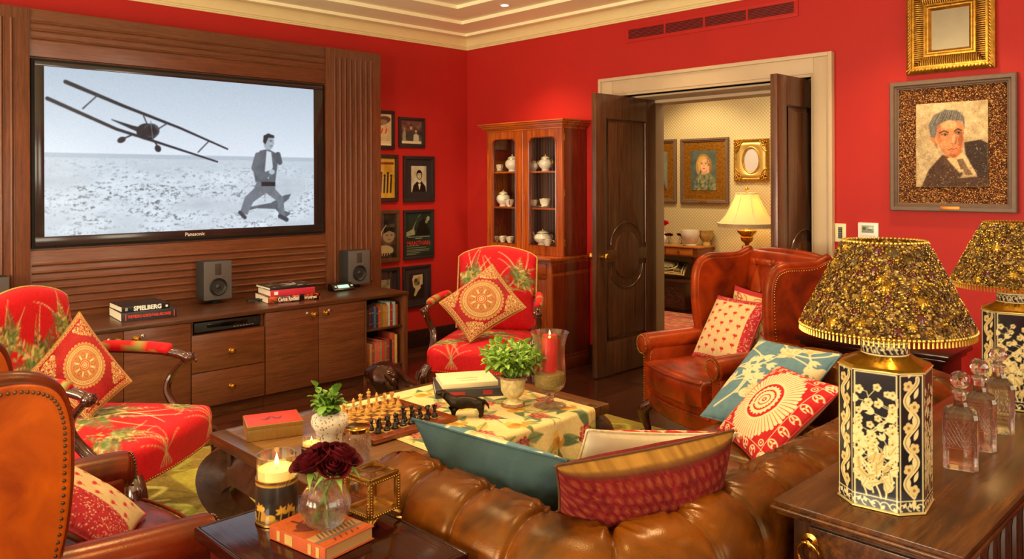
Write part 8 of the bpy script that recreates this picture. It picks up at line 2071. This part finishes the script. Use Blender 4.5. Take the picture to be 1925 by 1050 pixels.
for f in np.linspace(0, 1, 6):
    ring = []
    for i in range(n):
        a = 2*PI*i/n; e = (ox+.108*cos(a), oz+.155*sin(a)); s_ = max(abs(cos(a))/(.229-.04), abs(sin(a))/(.255-.04)); q = (ox+cos(a)/s_, oz+sin(a)/s_); ring.append((e[0]+(q[0]-e[0])*f, YF-.012-.022*sin(f*PI*.9)-.01, e[1]+(q[1]-e[1])*f))
    R.append(ring)
vs = [p for r_ in R for p in r_]; m.add(vs, [(i*n+k, i*n+(k+1) % n, (i+1)*n+(k+1) % n, (i+1)*n+k) for i in range(5) for k in range(n)]); m.build('spandrel', M('pale gilt panel', 'd6b56a', rough=.35, metal=.6, var=.1), g, world=True)
m = MB()
for sx_ in (-1, 1):
    for sz_ in (-1, 1):
        for i in range(12): a = i*2.4; q = .05*math.sqrt(i/12); m.ball((ox+sx_*(.17-.0)+q*cos(a), YF-.038-.006*(i % 2), oz+sz_*.20+q*sin(a)), .015-.0005*i, 8, 6)
        m.tube(curve([(ox+sx_*.20, YF-.04, oz+sz_*.10), (ox+sx_*.16, YF-.045, oz+sz_*.14), (ox+sx_*.12, YF-.04, oz+sz_*.23)], 12), .010, 8)
m.build('corner_carving', GOLDF, g, world=True)
m = MB(); m.tube([(ox+.11*cos(a), YF-.028, oz+.157*sin(a)) for a in np.linspace(0, 2*PI, 40, endpoint=False)], .012, 8, closed=True); m.build('oval_bead', GOLDF, g, world=True)
m = MB(); m.add([(ox, YF-.02, oz)]+[(ox+.108*cos(a), YF-.02, oz+.155*sin(a)) for a in np.linspace(0, 2*PI, 40, endpoint=False)], [(0, 1+i, 1+(i+1) % 40) for i in range(40)]); m.build('glass', M('oval mirror glass', 'e2dce0', rough=.25, metal=.4, var=0), g, world=True)
m = MB(); m.box((X0+.01, YF-.012, Z0+.01), (X1-.01, YF-.001, Z1-.01)); m.build('backing', FRB, g, world=True)
# ================================================================== camera
F_PX, CY, YAW, ROLL = 1488.26, 340.63, math.radians(45.7132), math.radians(-.20114)
cam = bpy.data.cameras.new('camera'); co = bpy.data.objects.new('camera', cam); COL.objects.link(co)
cam.sensor_fit = 'HORIZONTAL'; cam.sensor_width = 36; cam.lens = F_PX/1925*36; cam.shift_x = 0; cam.shift_y = -(525-CY)/1925
cam.clip_start = .05; cam.clip_end = 100
f = Vector((-sin(YAW), cos(YAW), 0)); r = Vector((cos(YAW), sin(YAW), 0)); u = Vector((0, 0, 1))
r2 = r*cos(ROLL)+u*sin(ROLL); u2 = -r*sin(ROLL)+u*cos(ROLL)
co.matrix_world = Matrix(((r2.x, u2.x, -f.x, 0), (r2.y, u2.y, -f.y, 0), (r2.z, u2.z, -f.z, 1.6), (0, 0, 0, 1)))
SC.camera = co

# ================================================================== light
def light(kind, name, loc, energy, col, rot=None, to=None, **kw):
    l = bpy.data.lights.new(name, kind); l.energy = energy; l.color = lin(col)
    for k, v in kw.items(): setattr(l, k, v)
    o = bpy.data.objects.new(name, l); COL.objects.link(o); o.location = loc
    if to is not None: o.rotation_euler = (Vector(to)-Vector(loc)).to_track_quat('-Z', 'Y').to_euler()
    return o
WARM = 'ffdfa8'
# recessed ceiling spots
for (x, y, e) in ((-4.9, 4.7, 150), (-3.4, 4.7, 80), (-1.7, 4.7, 115), (-4.9, 3.0, 110), (-4.9, 1.4, 110), (-3.2, 3.0, 130), (-3.2, 1.4, 130), (-1.5, 3.0, 110), (-1.5, 1.2, 90), (.2, 4.3, 90), (-3.0, -.6, 60)):
    light('SPOT', 'ceiling_and_fill_spot', (x, y, 3.09), e*.72, WARM, to=(x, y, 0), spot_size=math.radians(100), spot_blend=.7, shadow_soft_size=.05)
# added fill spots without fixtures, brightening the cabinet and the pictures
light('SPOT', 'ceiling_and_fill_spot', (-4.2, 3.3, 3.09), 75, WARM, to=(-5.0, 5.1, 1.25), spot_size=math.radians(48), spot_blend=.8, shadow_soft_size=.05)
light('SPOT', 'ceiling_and_fill_spot', (-4.6, 4.0, 3.09), 45, WARM, to=(-6.15, 4.75, 1.1), spot_size=math.radians(60), spot_blend=.8, shadow_soft_size=.05)
# daylight at the windows
for a, b in WIN: light('AREA', 'window_daylight', (XR+.06, (a+b)/2, 1.65), 42, 'fff0cc', to=(-1.5, (a+b)/2, 3.6), shape='RECTANGLE', size=1.15, size_y=1.75)
for a, b in NW: light('AREA', 'window_daylight', ((a+b)/2, YN-.06, 1.65), 185, 'fff0cc', to=((a+b)/2, .9, 4.0), shape='RECTANGLE', size=1.3, size_y=1.75)
# next room
light('SPOT', 'next_room_spot', (-5.5, 7.75, 3.03), 110, WARM, to=(-5.5, 8.7, .9), spot_size=math.radians(95), spot_blend=.6, shadow_soft_size=.05)
light('SPOT', 'next_room_spot', (-4.3, 7.8, 3.03), 50, WARM, to=(-4.3, 8.6, .8), spot_size=math.radians(95), spot_blend=.6, shadow_soft_size=.05)
light('AREA', 'next_room_ceiling_light', (-4.6, 7.2, 3.0), 42, 'ffe6bc', to=(-4.6, 7.2, 0), size=1.6)
light('POINT', 'silk_lamp_light', (-4.665, 8.35, 1.215), 16, 'ffc87a', shadow_soft_size=.04)
# table lamps
for x, y in ((-.792, 2.115), (-.790, 3.33)): light('POINT', 'jar_lamp_light', (x, y, 1.32), 13, 'ffbf6a', shadow_soft_size=.03)
light('POINT', 'candle_glow', (-1.955, 1.025, .875), .5, 'ffb050', shadow_soft_size=.006)

w = bpy.data.worlds.new('world'); SC.world = w; w.use_nodes = True
w.node_tree.nodes['Background'].inputs['Color'].default_value = (*lin('cfd8e4'), 1); w.node_tree.nodes['Background'].inputs['Strength'].default_value = .8
vs = SC.view_settings; SC.display_settings.display_device = 'sRGB'; vs.view_transform = 'Standard'; vs.look = 'None'; vs.gamma = 1; vs.use_curve_mapping = False; vs.exposure = 0.14
for o in list(COL.objects):
    if o.get('group') == '': del o['group']
